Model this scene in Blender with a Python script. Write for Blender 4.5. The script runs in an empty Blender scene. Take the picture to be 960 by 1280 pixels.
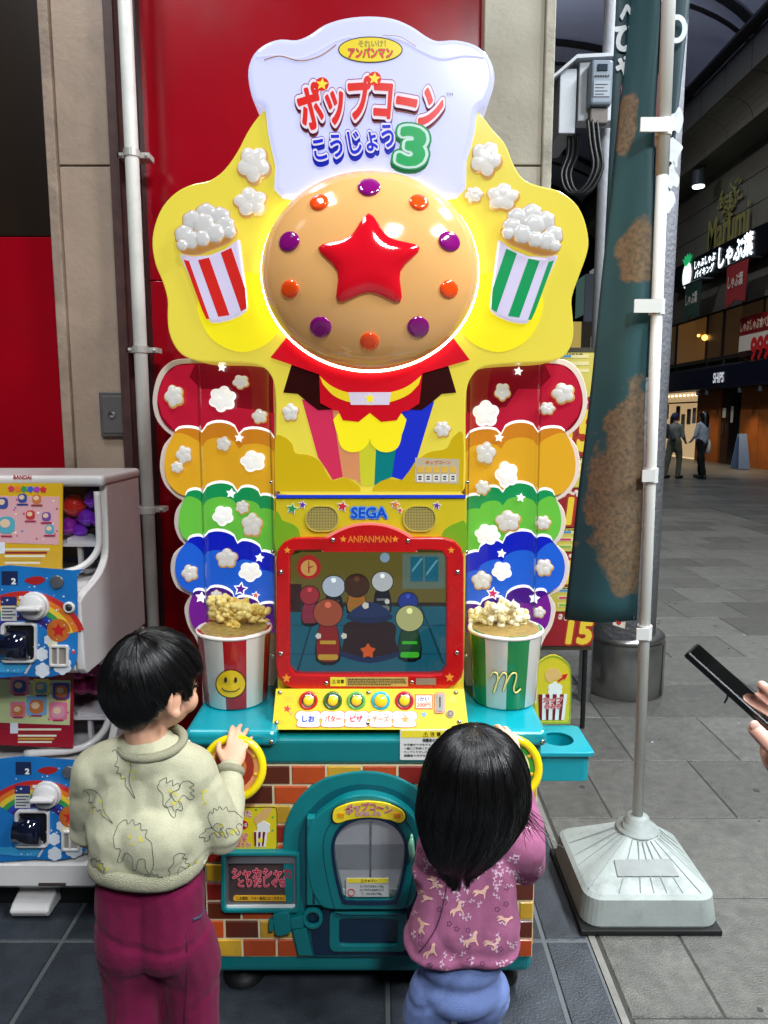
import bpy, bmesh, math, random
from mathutils import Vector, Matrix, noise
from mathutils.bvhtree import BVHTree
random.seed(7)
PI = math.pi
sc = bpy.context.scene
COL = sc.collection

# ------------------------------------------------------------------ camera
H, F, PITCH = 1.5, 887.0, math.radians(7.7)
cam = bpy.data.cameras.new('camera')
cam.sensor_fit = 'VERTICAL'; cam.sensor_height = 36.0; cam.lens = 36.0 * F / 1280.0
cam.clip_start = 0.05; cam.clip_end = 400
co = bpy.data.objects.new('camera', cam); COL.objects.link(co)
co.location = (0, 0, H); co.rotation_euler = (PI/2 - PITCH, 0, 0)
sc.camera = co
# ------------------------------------------------------------------ world: a night sky above the arcade
w = bpy.data.worlds.new('World'); sc.world = w; w.use_nodes = True
nt = w.node_tree; bg = nt.nodes['Background']
sky = nt.nodes.new('ShaderNodeTexSky'); sky.sky_type = 'NISHITA'; sky.sun_disc = False
sky.sun_elevation = math.radians(35); sky.sun_rotation = math.radians(120)
nt.links.new(sky.outputs[0], bg.inputs[0]); bg.inputs[1].default_value = 0.004
sun = bpy.data.lights.new('sun', 'SUN'); sun.energy = 0.03; sun.angle = math.radians(8); sun.color = (.9, .95, 1)
so = bpy.data.objects.new('sun', sun); COL.objects.link(so); so.rotation_euler = (math.radians(50), 0, math.radians(-60))
sc.view_settings.view_transform = 'Standard'; sc.view_settings.look = 'None'
sc.view_settings.exposure = 0.0; sc.view_settings.gamma = 1.0; sc.view_settings.use_curve_mapping = False
sc.cycles.max_bounces = 6; sc.cycles.transparent_max_bounces = 12; sc.cycles.caustics_reflective = False
sc.cycles.sample_clamp_indirect = 4

# ------------------------------------------------------------------ measuring: a pixel of the photograph at ground distance Y
CP, SP = math.cos(PITCH), math.sin(PITCH)
def ray(px, py):
    dx, dy = (px - 480) / F, (640 - py) / F
    return Vector((dx, CP + dy * SP, -SP + dy * CP))
def at(px, py, Y):
    d = ray(px, py); return Vector((0, 0, H)) + d * (Y / d.y)
def atx(px, py, X):
    d = ray(px, py); return Vector((0, 0, H)) + d * (X / d.x)
def atz(px, py, Z=0):
    d = ray(px, py); return Vector((0, 0, H)) + d * ((Z - H) / d.z)
def mpp(Y, py=640):
    return (at(481, py, Y) - at(480, py, Y)).x     # metres per photo pixel

# ------------------------------------------------------------------ materials
EM = .45
def lin(c):
    return tuple((x/255/12.92 if x/255 <= .04045 else ((x/255+.055)/1.055)**2.4) for x in c)
def mat(name, c, rough=.5, metal=0., em=0., emc=None, var=0., vs=12., bump=0., bs=120., coat=0., rnd=0., spec=.5, grime=0., gs=5., speck=0., ss=420.):
    m = bpy.data.materials.new(name); m.use_nodes = True
    n = m.node_tree.nodes; l = m.node_tree.links; b = n['Principled BSDF']
    col = lin(c)
    b.inputs['Base Color'].default_value = (*col, 1); b.inputs['Roughness'].default_value = rough
    b.inputs['Metallic'].default_value = metal; b.inputs['Specular IOR Level'].default_value = spec
    if coat: b.inputs['Coat Weight'].default_value = coat; b.inputs['Coat Roughness'].default_value = .08
    if em:
        em *= EM if em < .95 and 'glow' not in name and 'lamp' not in name else 1
        b.inputs['Emission Color'].default_value = (*(lin(emc) if emc else col), 1); b.inputs['Emission Strength'].default_value = em
    geo = n.new('ShaderNodeNewGeometry') if (var or bump or grime or speck) else None
    last = None
    if var or rnd or grime:
        hsv = n.new('ShaderNodeHueSaturation'); hsv.inputs['Color'].default_value = (*col, 1); val = None
        if var:
            t = n.new('ShaderNodeTexNoise'); t.inputs['Scale'].default_value = vs; t.inputs['Detail'].default_value = 6
            l.new(geo.outputs['Position'], t.inputs['Vector'])
            mr = n.new('ShaderNodeMapRange'); mr.inputs[1].default_value = .3; mr.inputs[2].default_value = .7
            mr.inputs[3].default_value = 1 - var; mr.inputs[4].default_value = 1 + var
            l.new(t.outputs[0], mr.inputs[0]); val = mr.outputs[0]
        if rnd:
            oi = n.new('ShaderNodeObjectInfo'); mr = n.new('ShaderNodeMapRange')
            mr.inputs[3].default_value = 1 - rnd; mr.inputs[4].default_value = 1 + rnd
            l.new(oi.outputs['Random'], mr.inputs[0])
            if val:
                mu = n.new('ShaderNodeMath'); mu.operation = 'MULTIPLY'; l.new(val, mu.inputs[0]); l.new(mr.outputs[0], mu.inputs[1]); val = mu.outputs[0]
            else: val = mr.outputs[0]
        if val: l.new(val, hsv.inputs['Value'])
        last = hsv.outputs[0]
        if grime:
            t = n.new('ShaderNodeTexNoise'); t.inputs['Scale'].default_value = gs; t.inputs['Detail'].default_value = 8; t.inputs['Roughness'].default_value = .7
            l.new(geo.outputs['Position'], t.inputs['Vector'])
            mr = n.new('ShaderNodeMapRange'); mr.inputs[1].default_value = .5; mr.inputs[2].default_value = .72; mr.inputs[4].default_value = grime
            l.new(t.outputs[0], mr.inputs[0])
            mx = n.new('ShaderNodeMixRGB'); mx.inputs[2].default_value = (*[x*.35+.008 for x in col], 1)
            l.new(mr.outputs[0], mx.inputs[0]); l.new(last, mx.inputs[1]); last = mx.outputs[0]
            ro = n.new('ShaderNodeMapRange'); ro.inputs[3].default_value = rough; ro.inputs[4].default_value = min(1, rough+.3)
            l.new(mr.outputs[0], ro.inputs[0]); l.new(ro.outputs[0], b.inputs['Roughness'])
        l.new(last, b.inputs['Base Color'])
    if speck:                                    # fine light and dark grains in the stone
        t = n.new('ShaderNodeTexNoise'); t.inputs['Scale'].default_value = ss; t.inputs['Detail'].default_value = 3; t.inputs['Roughness'].default_value = .8
        l.new(geo.outputs['Position'], t.inputs['Vector']); mr = n.new('ShaderNodeMapRange'); mr.inputs[1].default_value = .32; mr.inputs[2].default_value = .68; mr.inputs[3].default_value = 1-speck; mr.inputs[4].default_value = 1+speck
        l.new(t.outputs[0], mr.inputs[0]); mx = n.new('ShaderNodeVectorMath'); mx.operation = 'SCALE'; l.new(last, mx.inputs[0]); l.new(mr.outputs[0], mx.inputs['Scale']); l.new(mx.outputs[0], b.inputs['Base Color'])
    if bump:
        t = n.new('ShaderNodeTexNoise'); t.inputs['Scale'].default_value = bs; t.inputs['Detail'].default_value = 4
        l.new(geo.outputs['Position'], t.inputs['Vector'])
        bp = n.new('ShaderNodeBump'); bp.inputs['Strength'].default_value = bump; bp.inputs['Distance'].default_value = .01
        l.new(t.outputs[0], bp.inputs['Height']); l.new(bp.outputs[0], b.inputs['Normal'])
    return m
def clear(name, tint=(255, 255, 255), gl=.12, rough=.02):
    m = bpy.data.materials.new(name); m.use_nodes = True
    n = m.node_tree.nodes; l = m.node_tree.links; n.clear()
    o = n.new('ShaderNodeOutputMaterial'); t = n.new('ShaderNodeBsdfTransparent'); g = n.new('ShaderNodeBsdfGlossy')
    t.inputs[0].default_value = (*lin(tint), 1); g.inputs['Roughness'].default_value = rough
    f = n.new('ShaderNodeLayerWeight'); f.inputs[0].default_value = .5
    p = n.new('ShaderNodeMath'); p.operation = 'POWER'; p.inputs[1].default_value = 4; l.new(f.outputs['Facing'], p.inputs[0])
    a = n.new('ShaderNodeMath'); a.operation = 'MULTIPLY_ADD'; a.inputs[1].default_value = .6; a.inputs[2].default_value = .02 + gl*.12
    l.new(p.outputs[0], a.inputs[0]); mx = n.new('ShaderNodeMixShader')
    l.new(a.outputs[0], mx.inputs[0]); l.new(t.outputs[0], mx.inputs[1]); l.new(g.outputs[0], mx.inputs[2]); l.new(mx.outputs[0], o.inputs[0])
    return m
_mc = {}
def pm(c, **k):                                  # a plain paint or print of that colour, cached
    key = (tuple(c), tuple(sorted(k.items())))
    if key not in _mc:
        _mc[key] = mat('paint', c, **({'rough': .4} | k))
    return _mc[key]
def glow(c, em=.6, rough=.25, **k):              # back-lit acrylic: most of its light comes from inside
    key = ('glow', tuple(c), em, tuple(sorted(k.items())))
    if key not in _mc: _mc[key] = mat('acrylic_glow', [x*.62 for x in c], rough, em=em*1.25, emc=c, coat=.3, **k)
    return _mc[key]

# ------------------------------------------------------------------ shapes
def bmnew(): return bmesh.new()
def _link(name, me, mats, parent, smooth, bevel, seg):
    for m in (mats if isinstance(mats, (list, tuple)) else [mats]): me.materials.append(m)
    o = bpy.data.objects.new(name, me); COL.objects.link(o)
    if parent is not None:
        while parent.parent is not None and parent.parent.parent is not None: parent = parent.parent   # thing > part > sub-part
        o.parent = parent
        if parent.type == 'EMPTY': o.matrix_parent_inverse = Matrix.Translation(-Vector(parent.location))
    if smooth:
        for p in me.polygons: p.use_smooth = True
    if bevel:
        md = o.modifiers.new('bevel', 'BEVEL'); md.width = bevel; md.segments = seg; md.limit_method = 'ANGLE'; md.angle_limit = math.radians(50)
    return o
def obj(name, bm, mats, parent=None, smooth=False, bevel=0, seg=2):
    bmesh.ops.recalc_face_normals(bm, faces=bm.faces)
    me = bpy.data.meshes.new(name); bm.to_mesh(me); bm.free()
    return _link(name, me, mats, parent, smooth, bevel, seg)
def thing(name, label, cat, loc=(0, 0, 0), group=None):
    o = bpy.data.objects.new(name, None); COL.objects.link(o); o.location = loc
    return tag(o, label, cat, group)
def tag(o, label=None, cat=None, group=None, kind=None):
    if label: o['label'] = label
    if cat: o['category'] = cat
    if group: o['group'] = group
    if kind: o['kind'] = kind
    return o
def box(bm, x0, x1, y0, y1, z0, z1, mi=0):
    v = [bm.verts.new(p) for p in ((x0,y0,z0),(x1,y0,z0),(x1,y1,z0),(x0,y1,z0),(x0,y0,z1),(x1,y0,z1),(x1,y1,z1),(x0,y1,z1))]
    for f in ((3,2,1,0),(4,5,6,7),(0,1,5,4),(1,2,6,5),(2,3,7,6),(3,0,4,7)):
        bm.faces.new([v[i] for i in f]).material_index = mi
    return bm
def bx(*a): return box(bmnew(), *a)
def prism(bm, pts, d, mi=0):                     # polygon + the same polygon moved by d
    d = Vector(d); a = [bm.verts.new(p) for p in pts]; b = [bm.verts.new(Vector(p) + d) for p in pts]; n = len(a)
    bm.faces.new(a).material_index = mi; bm.faces.new(b[::-1]).material_index = mi
    for i in range(n): bm.faces.new((a[i], b[i], b[(i+1) % n], a[(i+1) % n])).material_index = mi
    return bm
def ringprism(bm, A, Bp, d, mi=0):               # frame between two outlines with the same count
    d = Vector(d); n = len(A)
    L = [[bm.verts.new(Vector(p)) for p in A], [bm.verts.new(Vector(p)) for p in Bp]]
    L += [[bm.verts.new(Vector(p) + d) for p in A], [bm.verts.new(Vector(p) + d) for p in Bp]]
    for i in range(n):
        j = (i+1) % n
        for q in ((L[0][i], L[0][j], L[1][j], L[1][i]), (L[2][i], L[3][i], L[3][j], L[2][j]), (L[0][i], L[2][i], L[2][j], L[0][j]), (L[1][i], L[1][j], L[3][j], L[3][i])):
            bm.faces.new(q).material_index = mi
    return bm
def tube(bm, pts, r, n=8, mi=0, closed=False, cap=True):
    pts = [Vector(p) for p in pts]; N = len(pts); rr = r if isinstance(r, (list, tuple)) else [r] * N; rings = []
    up = Vector((0, 0, 1)); prev = None
    for i, p in enumerate(pts):
        a = pts[(i-1) % N] if (closed or i > 0) else p; b = pts[(i+1) % N] if (closed or i < N-1) else p
        t = (b - a).normalized() if (b - a).length > 1e-9 else up
        if prev is None: x = t.orthogonal().normalized()
        else:
            x = prev - t * prev.dot(t); x = x.normalized() if x.length > 1e-6 else t.orthogonal().normalized()
        prev = x; y = t.cross(x)
        rings.append([bm.verts.new(p + (x * math.cos(2*PI*k/n) + y * math.sin(2*PI*k/n)) * rr[i]) for k in range(n)])
    for i in range(N if closed else N-1):
        A, Bq = rings[i], rings[(i+1) % N]
        sh = 0
        if closed and i == N-1:
            sh = min(range(n), key=lambda s: (A[0].co - Bq[s].co).length)
        for k in range(n): bm.faces.new((A[k], A[(k+1) % n], Bq[(k+1+sh) % n], Bq[(k+sh) % n])).material_index = mi
    if cap and not closed:
        bm.faces.new(rings[0][::-1]).material_index = mi; bm.faces.new(rings[-1]).material_index = mi
    return bm
def lathe(bm, prof, c, n=32, ax='Z', mi=0):      # profile of (radius, height)
    c = Vector(c); rings = []
    for r, h in prof:
        ring = []
        for k in range(n):
            a = 2*PI*k/n; u, v = max(r, 1e-4)*math.cos(a), max(r, 1e-4)*math.sin(a)
            ring.append(bm.verts.new(c + (Vector((u, v, h)) if ax == 'Z' else Vector((u, -h, v)) if ax == 'Y' else Vector((h, u, v)))))
        rings.append(ring)
    for i in range(len(rings)-1):
        for k in range(n): bm.faces.new((rings[i][k], rings[i][(k+1) % n], rings[i+1][(k+1) % n], rings[i+1][k])).material_index = mi(k) if callable(mi) else mi
    bm.faces.new(rings[0][::-1]); bm.faces.new(rings[-1])
    return bm
def ell(bm, c, r, seg=12, rot=None, mi=0):
    r = (r, r, r) if not hasattr(r, '__len__') else r
    M = Matrix.Translation(c) @ (rot.to_4x4() if rot else Matrix()) @ Matrix.Diagonal((*r, 1))
    g = bmesh.ops.create_uvsphere(bm, u_segments=seg, v_segments=max(6, seg*2//3), radius=1, matrix=M)
    for v in g['verts']:
        for f in v.link_faces: f.material_index = mi
    return bm
def cone(bm, a, b, r0, r1, n=10, mi=0): return tube(bm, [a, b], [r0, r1], n, mi)

# ------------------------------------------------------------------ outlines in photo pixels
def smooth(pts, k=6, closed=True):
    out = []; n = len(pts)
    for i in range(n if closed else n-1):
        p0, p1, p2, p3 = [pts[j % n] if closed else pts[min(max(j, 0), n-1)] for j in (i-1, i, i+1, i+2)]
        for s in range(k):
            t = s/k
            out.append(tuple(.5*((2*b)+(-a+c)*t+(2*a-5*b+4*c-d)*t*t+(-a+3*b-3*c+d)*t**3) for a, b, c, d in zip(p0, p1, p2, p3)))
    if not closed: out.append(pts[-1])
    return out
def circ(cx, cy, rx, ry=None, n=28, a0=0):
    ry = rx if ry is None else ry
    return [(cx + rx*math.cos(a0+2*PI*k/n), cy + ry*math.sin(a0+2*PI*k/n)) for k in range(n)]
def rrect(x0, y0, x1, y1, r=0, n=5):
    if r <= 0: return [(x0,y0),(x1,y0),(x1,y1),(x0,y1)]
    out = []
    for cx, cy, a in ((x1-r,y0+r,-PI/2),(x1-r,y1-r,0),(x0+r,y1-r,PI/2),(x0+r,y0+r,PI)):
        out += [(cx + r*math.cos(a+PI/2*k/n), cy + r*math.sin(a+PI/2*k/n)) for k in range(n+1)]
    return out
def star(cx, cy, r, ri=.45, rot=0):
    return [(cx + (r if k % 2 == 0 else r*ri)*math.sin(rot+PI*k/5), cy - (r if k % 2 == 0 else r*ri)*math.cos(rot+PI*k/5)) for k in range(10)]
def puff(cx, cy, r, lobes=5, rot=0, n=40, dep=.13):
    return [(cx + r*(1-dep+dep*abs(math.sin(lobes*(a-rot)/2))*1.6)*math.cos(a), cy + r*(1-dep+dep*abs(math.sin(lobes*(a-rot)/2))*1.6)*math.sin(a)) for a in [2*PI*k/n for k in range(n)]]
def scallop(cusps, hs, k=8):                     # cloud edge: bulge of height h between cusps
    out = []
    for (a, b), h in zip(zip(cusps, cusps[1:]), hs):
        dx, dy = b[0]-a[0], b[1]-a[1]; L = math.hypot(dx, dy); nx, ny = dy/L, -dx/L
        for s in range(k):
            t = s/k; hh = h*math.sqrt(max(0, 1-(2*t-1)**2))
            out.append((a[0]+dx*t+nx*hh, a[1]+dy*t+ny*hh))
    out.append(cusps[-1]); return out
def plate(name, pts, Y, m, parent, th=.004, bevel=0, seg=2, smoothf=False):
    """flat piece with its front at distance Y, th thick away from the viewer"""
    return obj(name, prism(bmnew(), [at(x, y, Y) for x, y in pts], (0, th, 0)), m, parent, smoothf, bevel, seg)
def plates(name, polys, Y, m, parent, th=.003):
    bm = bmnew()
    for p in polys: prism(bm, [at(x, y, Y) for x, y in p], (0, th, 0))
    return obj(name, bm, m, parent)
def crop(x0, y0, s): return lambda pts: [(x0 + x/s, y0 + y/s) for x, y in pts]

# ------------------------------------------------------------------ lettering
_tc = {}
def tmesh(body, off, res=3, shear=0.):
    key = (body, off, res, shear)
    if key not in _tc:
        c = bpy.data.curves.new('t', 'FONT'); c.body = body; c.size = 1; c.offset = off; c.resolution_u = res; c.shear = shear; c.align_x = 'CENTER'
        o = bpy.data.objects.new('t', c); COL.objects.link(o)
        dg = bpy.context.evaluated_depsgraph_get(); me = bpy.data.meshes.new_from_object(o.evaluated_get(dg))
        vs = [tuple(v.co[:2]) for v in me.vertices]; fs = [tuple(p.vertices) for p in me.polygons]
        bpy.data.objects.remove(o); bpy.data.curves.remove(c); bpy.data.meshes.remove(me)
        _tc[key] = (vs, fs)
    return _tc[key]
_sc = {}
def stroke(body, off, res=3, shear=0.):
    """the glyphs fattened by off with round joins"""
    key = (body, off, res, shear)
    if key in _sc: return _sc[key]
    vs, fs = tmesh(body, 0, res, shear); V, Fc, D = list(vs), list(fs), [0.]*len(vs); R = random.Random(1); E = {}
    for f in fs:
        for a, b in zip(f, f[1:]+f[:1]): E[(a, b)] = 1
    edges = [(a, b) for a, b in E if (b, a) not in E]; n = 8 if len(edges) > 60 else 10
    for a, b in edges:
        (x1, y1), (x2, y2) = vs[a], vs[b]; L = math.hypot(x2-x1, y2-y1)
        if L < 1e-6: continue
        nx, ny = (y2-y1)/L*off, -(x2-x1)/L*off; d = .05 + .95*R.random(); k = len(V)
        V += [(x1, y1), (x2, y2), (x2+nx, y2+ny), (x1+nx, y1+ny)]; D += [d]*4; Fc.append((k, k+1, k+2, k+3))
    for a in sorted({a for e in edges for a in e}):
        d = .05 + .95*R.random(); k = len(V); V += [(vs[a][0]+off*math.cos(2*PI*i/n), vs[a][1]+off*math.sin(2*PI*i/n)) for i in range(n)]; D += [d]*n; Fc.append(tuple(range(k, k+n)))
    _sc[key] = (V, Fc, D); return _sc[key]
def text(body, px, py, wpx, hpx, Y, layers, parent, name='lettering', rot=0, arc=0, th=.002, res=3, shear=0., P=None, step=.0015, dy=0, tv=None):
    """layers: [(bold offset, material)] front to back, fitted to wpx x hpx photo pixels about (px, py); arc bends the line up in the middle"""
    base, _ = tmesh(body, 0, res, shear)
    x0, x1 = min(v[0] for v in base), max(v[0] for v in base); y0, y1 = min(v[1] for v in base), max(v[1] for v in base)
    cx, cy = (x0+x1)/2, (y0+y1)/2; sx, sy = wpx/(x1-x0), hpx/(y1-y0); cr, sr = math.cos(rot), math.sin(rot); last = None
    for i, (off, m) in enumerate(layers):
        if off >= .018: vs, fs, dep = stroke(body, off, res, shear)
        else: (vs, fs), dep = tmesh(body, off, res, shear), None
        out = []
        for vx, vy in vs:
            u, v = (vx-cx)*sx, -(vy-cy)*sy
            if arc:
                t = u/(wpx/2); v += arc*(t*t-.5)
                sl = 2*arc*t/(wpx/2); u -= sl*(-(vy-cy)*sy)*.8
            v += dy*i
            out.append((px + u*cr - v*sr, py + u*sr + v*cr))
        yy = Y + step*i
        jt = min(step, th)*.3
        pts = [(P or at)(a, b, yy - (dep[j]*jt if dep else 0)) for j, (a, b) in enumerate(out)]
        n = len(pts); me = bpy.data.meshes.new(name)
        edge = {}
        for f in fs:
            for a, b in zip(f, f[1:]+f[:1]): edge[(a, b)] = 1
        side = [(a, b, b+n, a+n) for a, b in edge if (b, a) not in edge]
        if dep: me.from_pydata(pts, [], list(fs))
        else: me.from_pydata(pts + [Vector(p)+Vector(tv or (0, th, 0)) for p in pts], [], list(fs) + [tuple(x+n for x in f[::-1]) for f in fs] + side)
        o = _link(name, me, m, parent, False, 0, 0); last = last or o
    return last
def printlines(x0, y0, x1, y1, n, Y, m, parent, fill=.45, name='fine_print'):
    bm = bmnew(); R = random.Random(int(x0*7+y0)); dy = (y1-y0)/n
    for i in range(n):
        x = x0; yy = y0 + dy*(i+.5)
        while x < x1 - 1:
            wd = min(R.uniform(.5, 1.6)*dy, x1-x)
            prism(bm, [at(a, b, Y) for a, b in rrect(x, yy-dy*fill/2, x+wd, yy+dy*fill/2)], (0, .0008, 0)); x += wd + R.uniform(.25, .5)*dy
            if i == n-1 and x > x0+(x1-x0)*.7: break
    return obj(name, bm, m, parent)
# ================================================================== LIGHT: the arcade's ceiling lamps, with added uplights and one added lamp
def struct(o): o['kind'] = 'structure'; return o
LAMP = mat('lamp_diffuser', (240, 246, 255), .4, em=4.0)
HOUS = mat('lamp_housing', (70, 74, 80), .5)
def arcade_lamp(x, y, z, watts, label, rx=0.):
    t = thing('arcade_lamp', label, 'ceiling lamp', (x, y, z), 'arcade ceiling lamps')
    obj('housing', bx(x-.32, x+.32, y-.7, y+.7, z+.02, z+.12), HOUS, t, bevel=.01)
    obj('diffuser', bx(x-.29, x+.29, y-.66, y+.66, z+.005, z+.018), LAMP, t)
    b = bmnew(); tube(b, [(x, y, z+.12), (x, y, z+3)], .012, 6); obj('drop_rod', b, HOUS, t)
    l = bpy.data.lights.new('lamp_light', 'AREA'); l.shape = 'RECTANGLE'; l.size = .55; l.size_y = 1.2; l.energy = watts; l.color = (.92, .97, 1)
    if z > 8:                                    # unseen uplight added to brighten the vault
        u = bpy.data.lights.new('added_uplight', 'AREA'); u.shape = 'RECTANGLE'; u.size = .5; u.size_y = 1.2; u.energy = 170; u.color = (.82, .88, 1)
        uo = bpy.data.objects.new('added_uplight', u); COL.objects.link(uo); uo.location = (x, y, z+.14); uo.rotation_euler = (PI, 0, 0); uo.parent = t; uo.matrix_parent_inverse = Matrix.Translation((-x, -y, -z))
    lo = bpy.data.objects.new('lamp_light', l); COL.objects.link(lo); lo.location = (x, y, z); lo.parent = t; lo.matrix_parent_inverse = Matrix.Translation((-x, -y, -z))
for a in ((2.9, -.3, 4.4, 240, 'long white ceiling lamp above the photographer beside the machine'), (1.0, -2.2, 4.5, 260, 'long white ceiling lamp behind the photographer'),
          (-1.5, .7, 5.0, 80, 'added ceiling lamp brightening the wall over the capsule toy machines'), (2.7, 1.9, 4.9, 190, 'long white ceiling lamp over the flag stand'), (4.2, 4.5, 8.2, 520, 'long white ceiling lamp above the round column'), (5.2, 11.0, 10.6, 420, 'long white ceiling lamp further along the arcade'), (3.2, 19.0, 10.6, 380, 'long white ceiling lamp far along the arcade')): arcade_lamp(*a)  # the lamp over the capsule machines is added to brighten the left wall

# ================================================================== GROUND
STONE = mat('paving_stone', (91, 90, 85), .38, rnd=.27, var=.22, vs=26, bump=.5, bs=190, grime=.7, gs=2.0, speck=.42, ss=260)
def paving_far():
    m = bpy.data.materials.new('far_paving'); m.use_nodes = True; n, l = m.node_tree.nodes, m.node_tree.links; b = n['Principled BSDF']; b.inputs['Roughness'].default_value = .42
    g = n.new('ShaderNodeNewGeometry'); mp = n.new('ShaderNodeMapping'); br = n.new('ShaderNodeTexBrick')
    br.offset = .5; br.inputs['Scale'].default_value = 1; br.inputs['Brick Width'].default_value = .90; br.inputs['Row Height'].default_value = .45; br.inputs['Mortar Size'].default_value = .011
    c = lin((84, 86, 84)); br.inputs['Color1'].default_value = (*c, 1); br.inputs['Color2'].default_value = (*[x*.72 for x in c], 1); br.inputs['Mortar'].default_value = (.02, .02, .02, 1)
    no = n.new('ShaderNodeTexNoise'); no.inputs['Scale'].default_value = 1.3; no.inputs['Detail'].default_value = 8
    mx = n.new('ShaderNodeMixRGB'); mx.blend_type = 'MULTIPLY'; mx.inputs[0].default_value = .6; rr = n.new('ShaderNodeMapRange'); rr.inputs[1].default_value = .3; rr.inputs[2].default_value = .7; rr.inputs[3].default_value = .6; rr.inputs[4].default_value = 1.15
    l.new(g.outputs['Position'], mp.inputs[0]); l.new(mp.outputs[0], br.inputs['Vector']); l.new(g.outputs['Position'], no.inputs['Vector']); l.new(no.outputs[0], rr.inputs[0])
    l.new(br.outputs[0], mx.inputs[1]); l.new(rr.outputs[0], mx.inputs[2]); l.new(mx.outputs[0], b.inputs['Base Color'])
    return m
FARP = paving_far()
gnd = struct(obj('street', bx(-30, 60, -12, 150, -.3, -.012), mat('dark_joint', (48, 48, 46), .8), None))
rows = 23; DY = .4485; YS0 = 1.15
far = struct(obj('street_paving', bx(.615, 11.6, YS0+rows*DY, 150, -.008, 0), FARP))
near = struct(obj('near_paving', bx(.615, 11.6, -12, YS0, -.008, 0), FARP))
side = struct(obj('side_paving', bx(5.35, 11.6, YS0, YS0+rows*DY-.002, -.008, -.0005), FARP))
b_ = bx(-.5, .5, -.5, .5, -.011, 0); slabs = {}
pv = struct(obj('pavement', bx(.615, 5.35, YS0, YS0+rows*DY, -.0115, -.0035), mat('joint_sand', (56, 56, 53), .9), None)); RS = random.Random(3); b_.free()
def slab_mesh(wd, dp, nm, m):
    k = (round(wd, 3), round(dp, 3), nm)
    if k not in slabs:
        b = bx(-wd/2, wd/2, -dp/2, dp/2, -.0102, 0); bmesh.ops.bevel(b, geom=[e for e in b.edges if e.verts[0].co.z > -.001 and e.verts[1].co.z > -.001], offset=.003, segments=1, affect='EDGES')
        me = bpy.data.meshes.new(nm); b.to_mesh(me); b.free(); me.materials.append(m); slabs[k] = me
    return slabs[k]
def slab(nm, x, y, wd, dp, m, parent, z=0):
    o = bpy.data.objects.new(nm, slab_mesh(wd, dp, nm, m)); COL.objects.link(o); o.parent = parent; o.location = (x, y, z)
    o.rotation_euler = (RS.uniform(-.0012, .0012), RS.uniform(-.0012, .0012), RS.choice((0, PI))); return o
for r in range(rows):
    y = YS0 + DY*(r+.5); wide = r % 3 == 2; wd = .946 if wide else .473; x = .622 - (wd/2 if (r % 2) else 0)
    while x < 5.3:
        a, e = max(x, .622), min(x+wd, 5.345)
        if e-a > .08: slab('paving_slab', (a+e)/2, y, round(e-a-.005, 3), DY-.005, STONE, pv)
        x += wd
b = bmnew(); RG0 = random.Random(31)               # trodden gum and drips on the slabs
for k in range(150):
    x, y, r = RG0.uniform(.7, 4.6), RG0.uniform(1.3, 8.5), RG0.uniform(.004, .016)*(1 if RG0.random() < .8 else 1.6)
    prism(b, [(x+r*RG0.uniform(.75, 1.1)*math.cos(a), y+r*RG0.uniform(.75, 1.1)*math.sin(a), .0016) for a in [2*PI*i/9 for i in range(9)]], (0, 0, -.0012))
tag(obj('gum_spot', b, mat('old_gum', (48, 48, 46), .7, var=.4, vs=5)), kind='stuff')
b = bmnew()
for k in range(60):
    x, y, r = RG0.uniform(.7, 4.6), RG0.uniform(1.3, 8.5), RG0.uniform(.002, .006)
    prism(b, [(x+r*math.cos(a), y+r*math.sin(a), .0018) for a in [2*PI*i/7 for i in range(7)]], (0, 0, -.0012))
tag(obj('pale_speck', b, mat('pale_fleck', (190, 190, 184), .7)), kind='stuff')
# shop-front apron: bluish slate tiles with pale joints
SLATE = mat('slate_tile', (52, 57, 64), .42, rnd=.16, var=.3, vs=16, bump=.25, bs=160, grime=.3, gs=4, speck=.35, ss=260)
ap = struct(obj('apron_paving', bx(-6, .592, -3, 2.8, -.0115, -.0035), mat('pale_joint', (92, 96, 98), .8), None))
xs = [-2.03, -1.44, -.93, -.475, .010, .462, .590]; ys = [-.06+.641*k for k in range(5)]
for i in range(len(xs)-1):
    for j in range(len(ys)-1):
        slab('slate_tile', (xs[i]+xs[i+1])/2, (ys[j]+ys[j+1])/2, xs[i+1]-xs[i]-.012, ys[j+1]-ys[j]-.009, SLATE, ap)
struct(obj('edge_strip', bx(.594, .613, -12, 2.8, -.0110, .0005), mat('edge_stone', (120, 118, 112), .6, var=.2, vs=20), None))
struct(obj('shop_floor', bx(-30, .61, 2.8, 150, -.0115, -.006), mat('shop_floor', (60, 60, 60), .6), None))

# ================================================================== SHOP FRONT BEHIND THE MACHINES
YW = 2.74; REDP = mat('red_lacquer_panel', (158, 4, 24), .20, var=.08, vs=3, coat=.15, grime=.12, gs=2.5)
front = thing('shop_front', 'glossy dark red shop front panels behind the arcade machine', 'shop front', (-.3, YW, 0))
xe = at(600, 300, YW).x; xl = at(182, 300, YW).x
def seampanel(x0, x1, z0, z1, nm, m, y=YW): return obj(nm, bx(x0, x1, y, y+.04, z0, z1), m, front, bevel=.003)
seampanel(xl, xe-.002, .02, 2.0, 'red_panel', REDP); seampanel(xl, xe-.002, 2.003, 4.2, 'red_panel', REDP)
xp0, xp1 = at(100, 560, 2.70).x, at(176, 560, 2.70).x
seampanel(-3.2, xp0-.02, .02, at(40, 296, YW).z, 'red_panel', REDP)
seampanel(-3.2, xp0-.02, at(40, 296, YW).z+.004, 4.2, 'dark_panel', mat('dark_brown_panel', (34, 22, 12), .35, var=.2, vs=1.5), YW+.006)
obj('building_block', bx(-8, .55, YW+.045, 14, 0, 6.2), mat('building_block', (60, 58, 55), .8), front)
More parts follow.
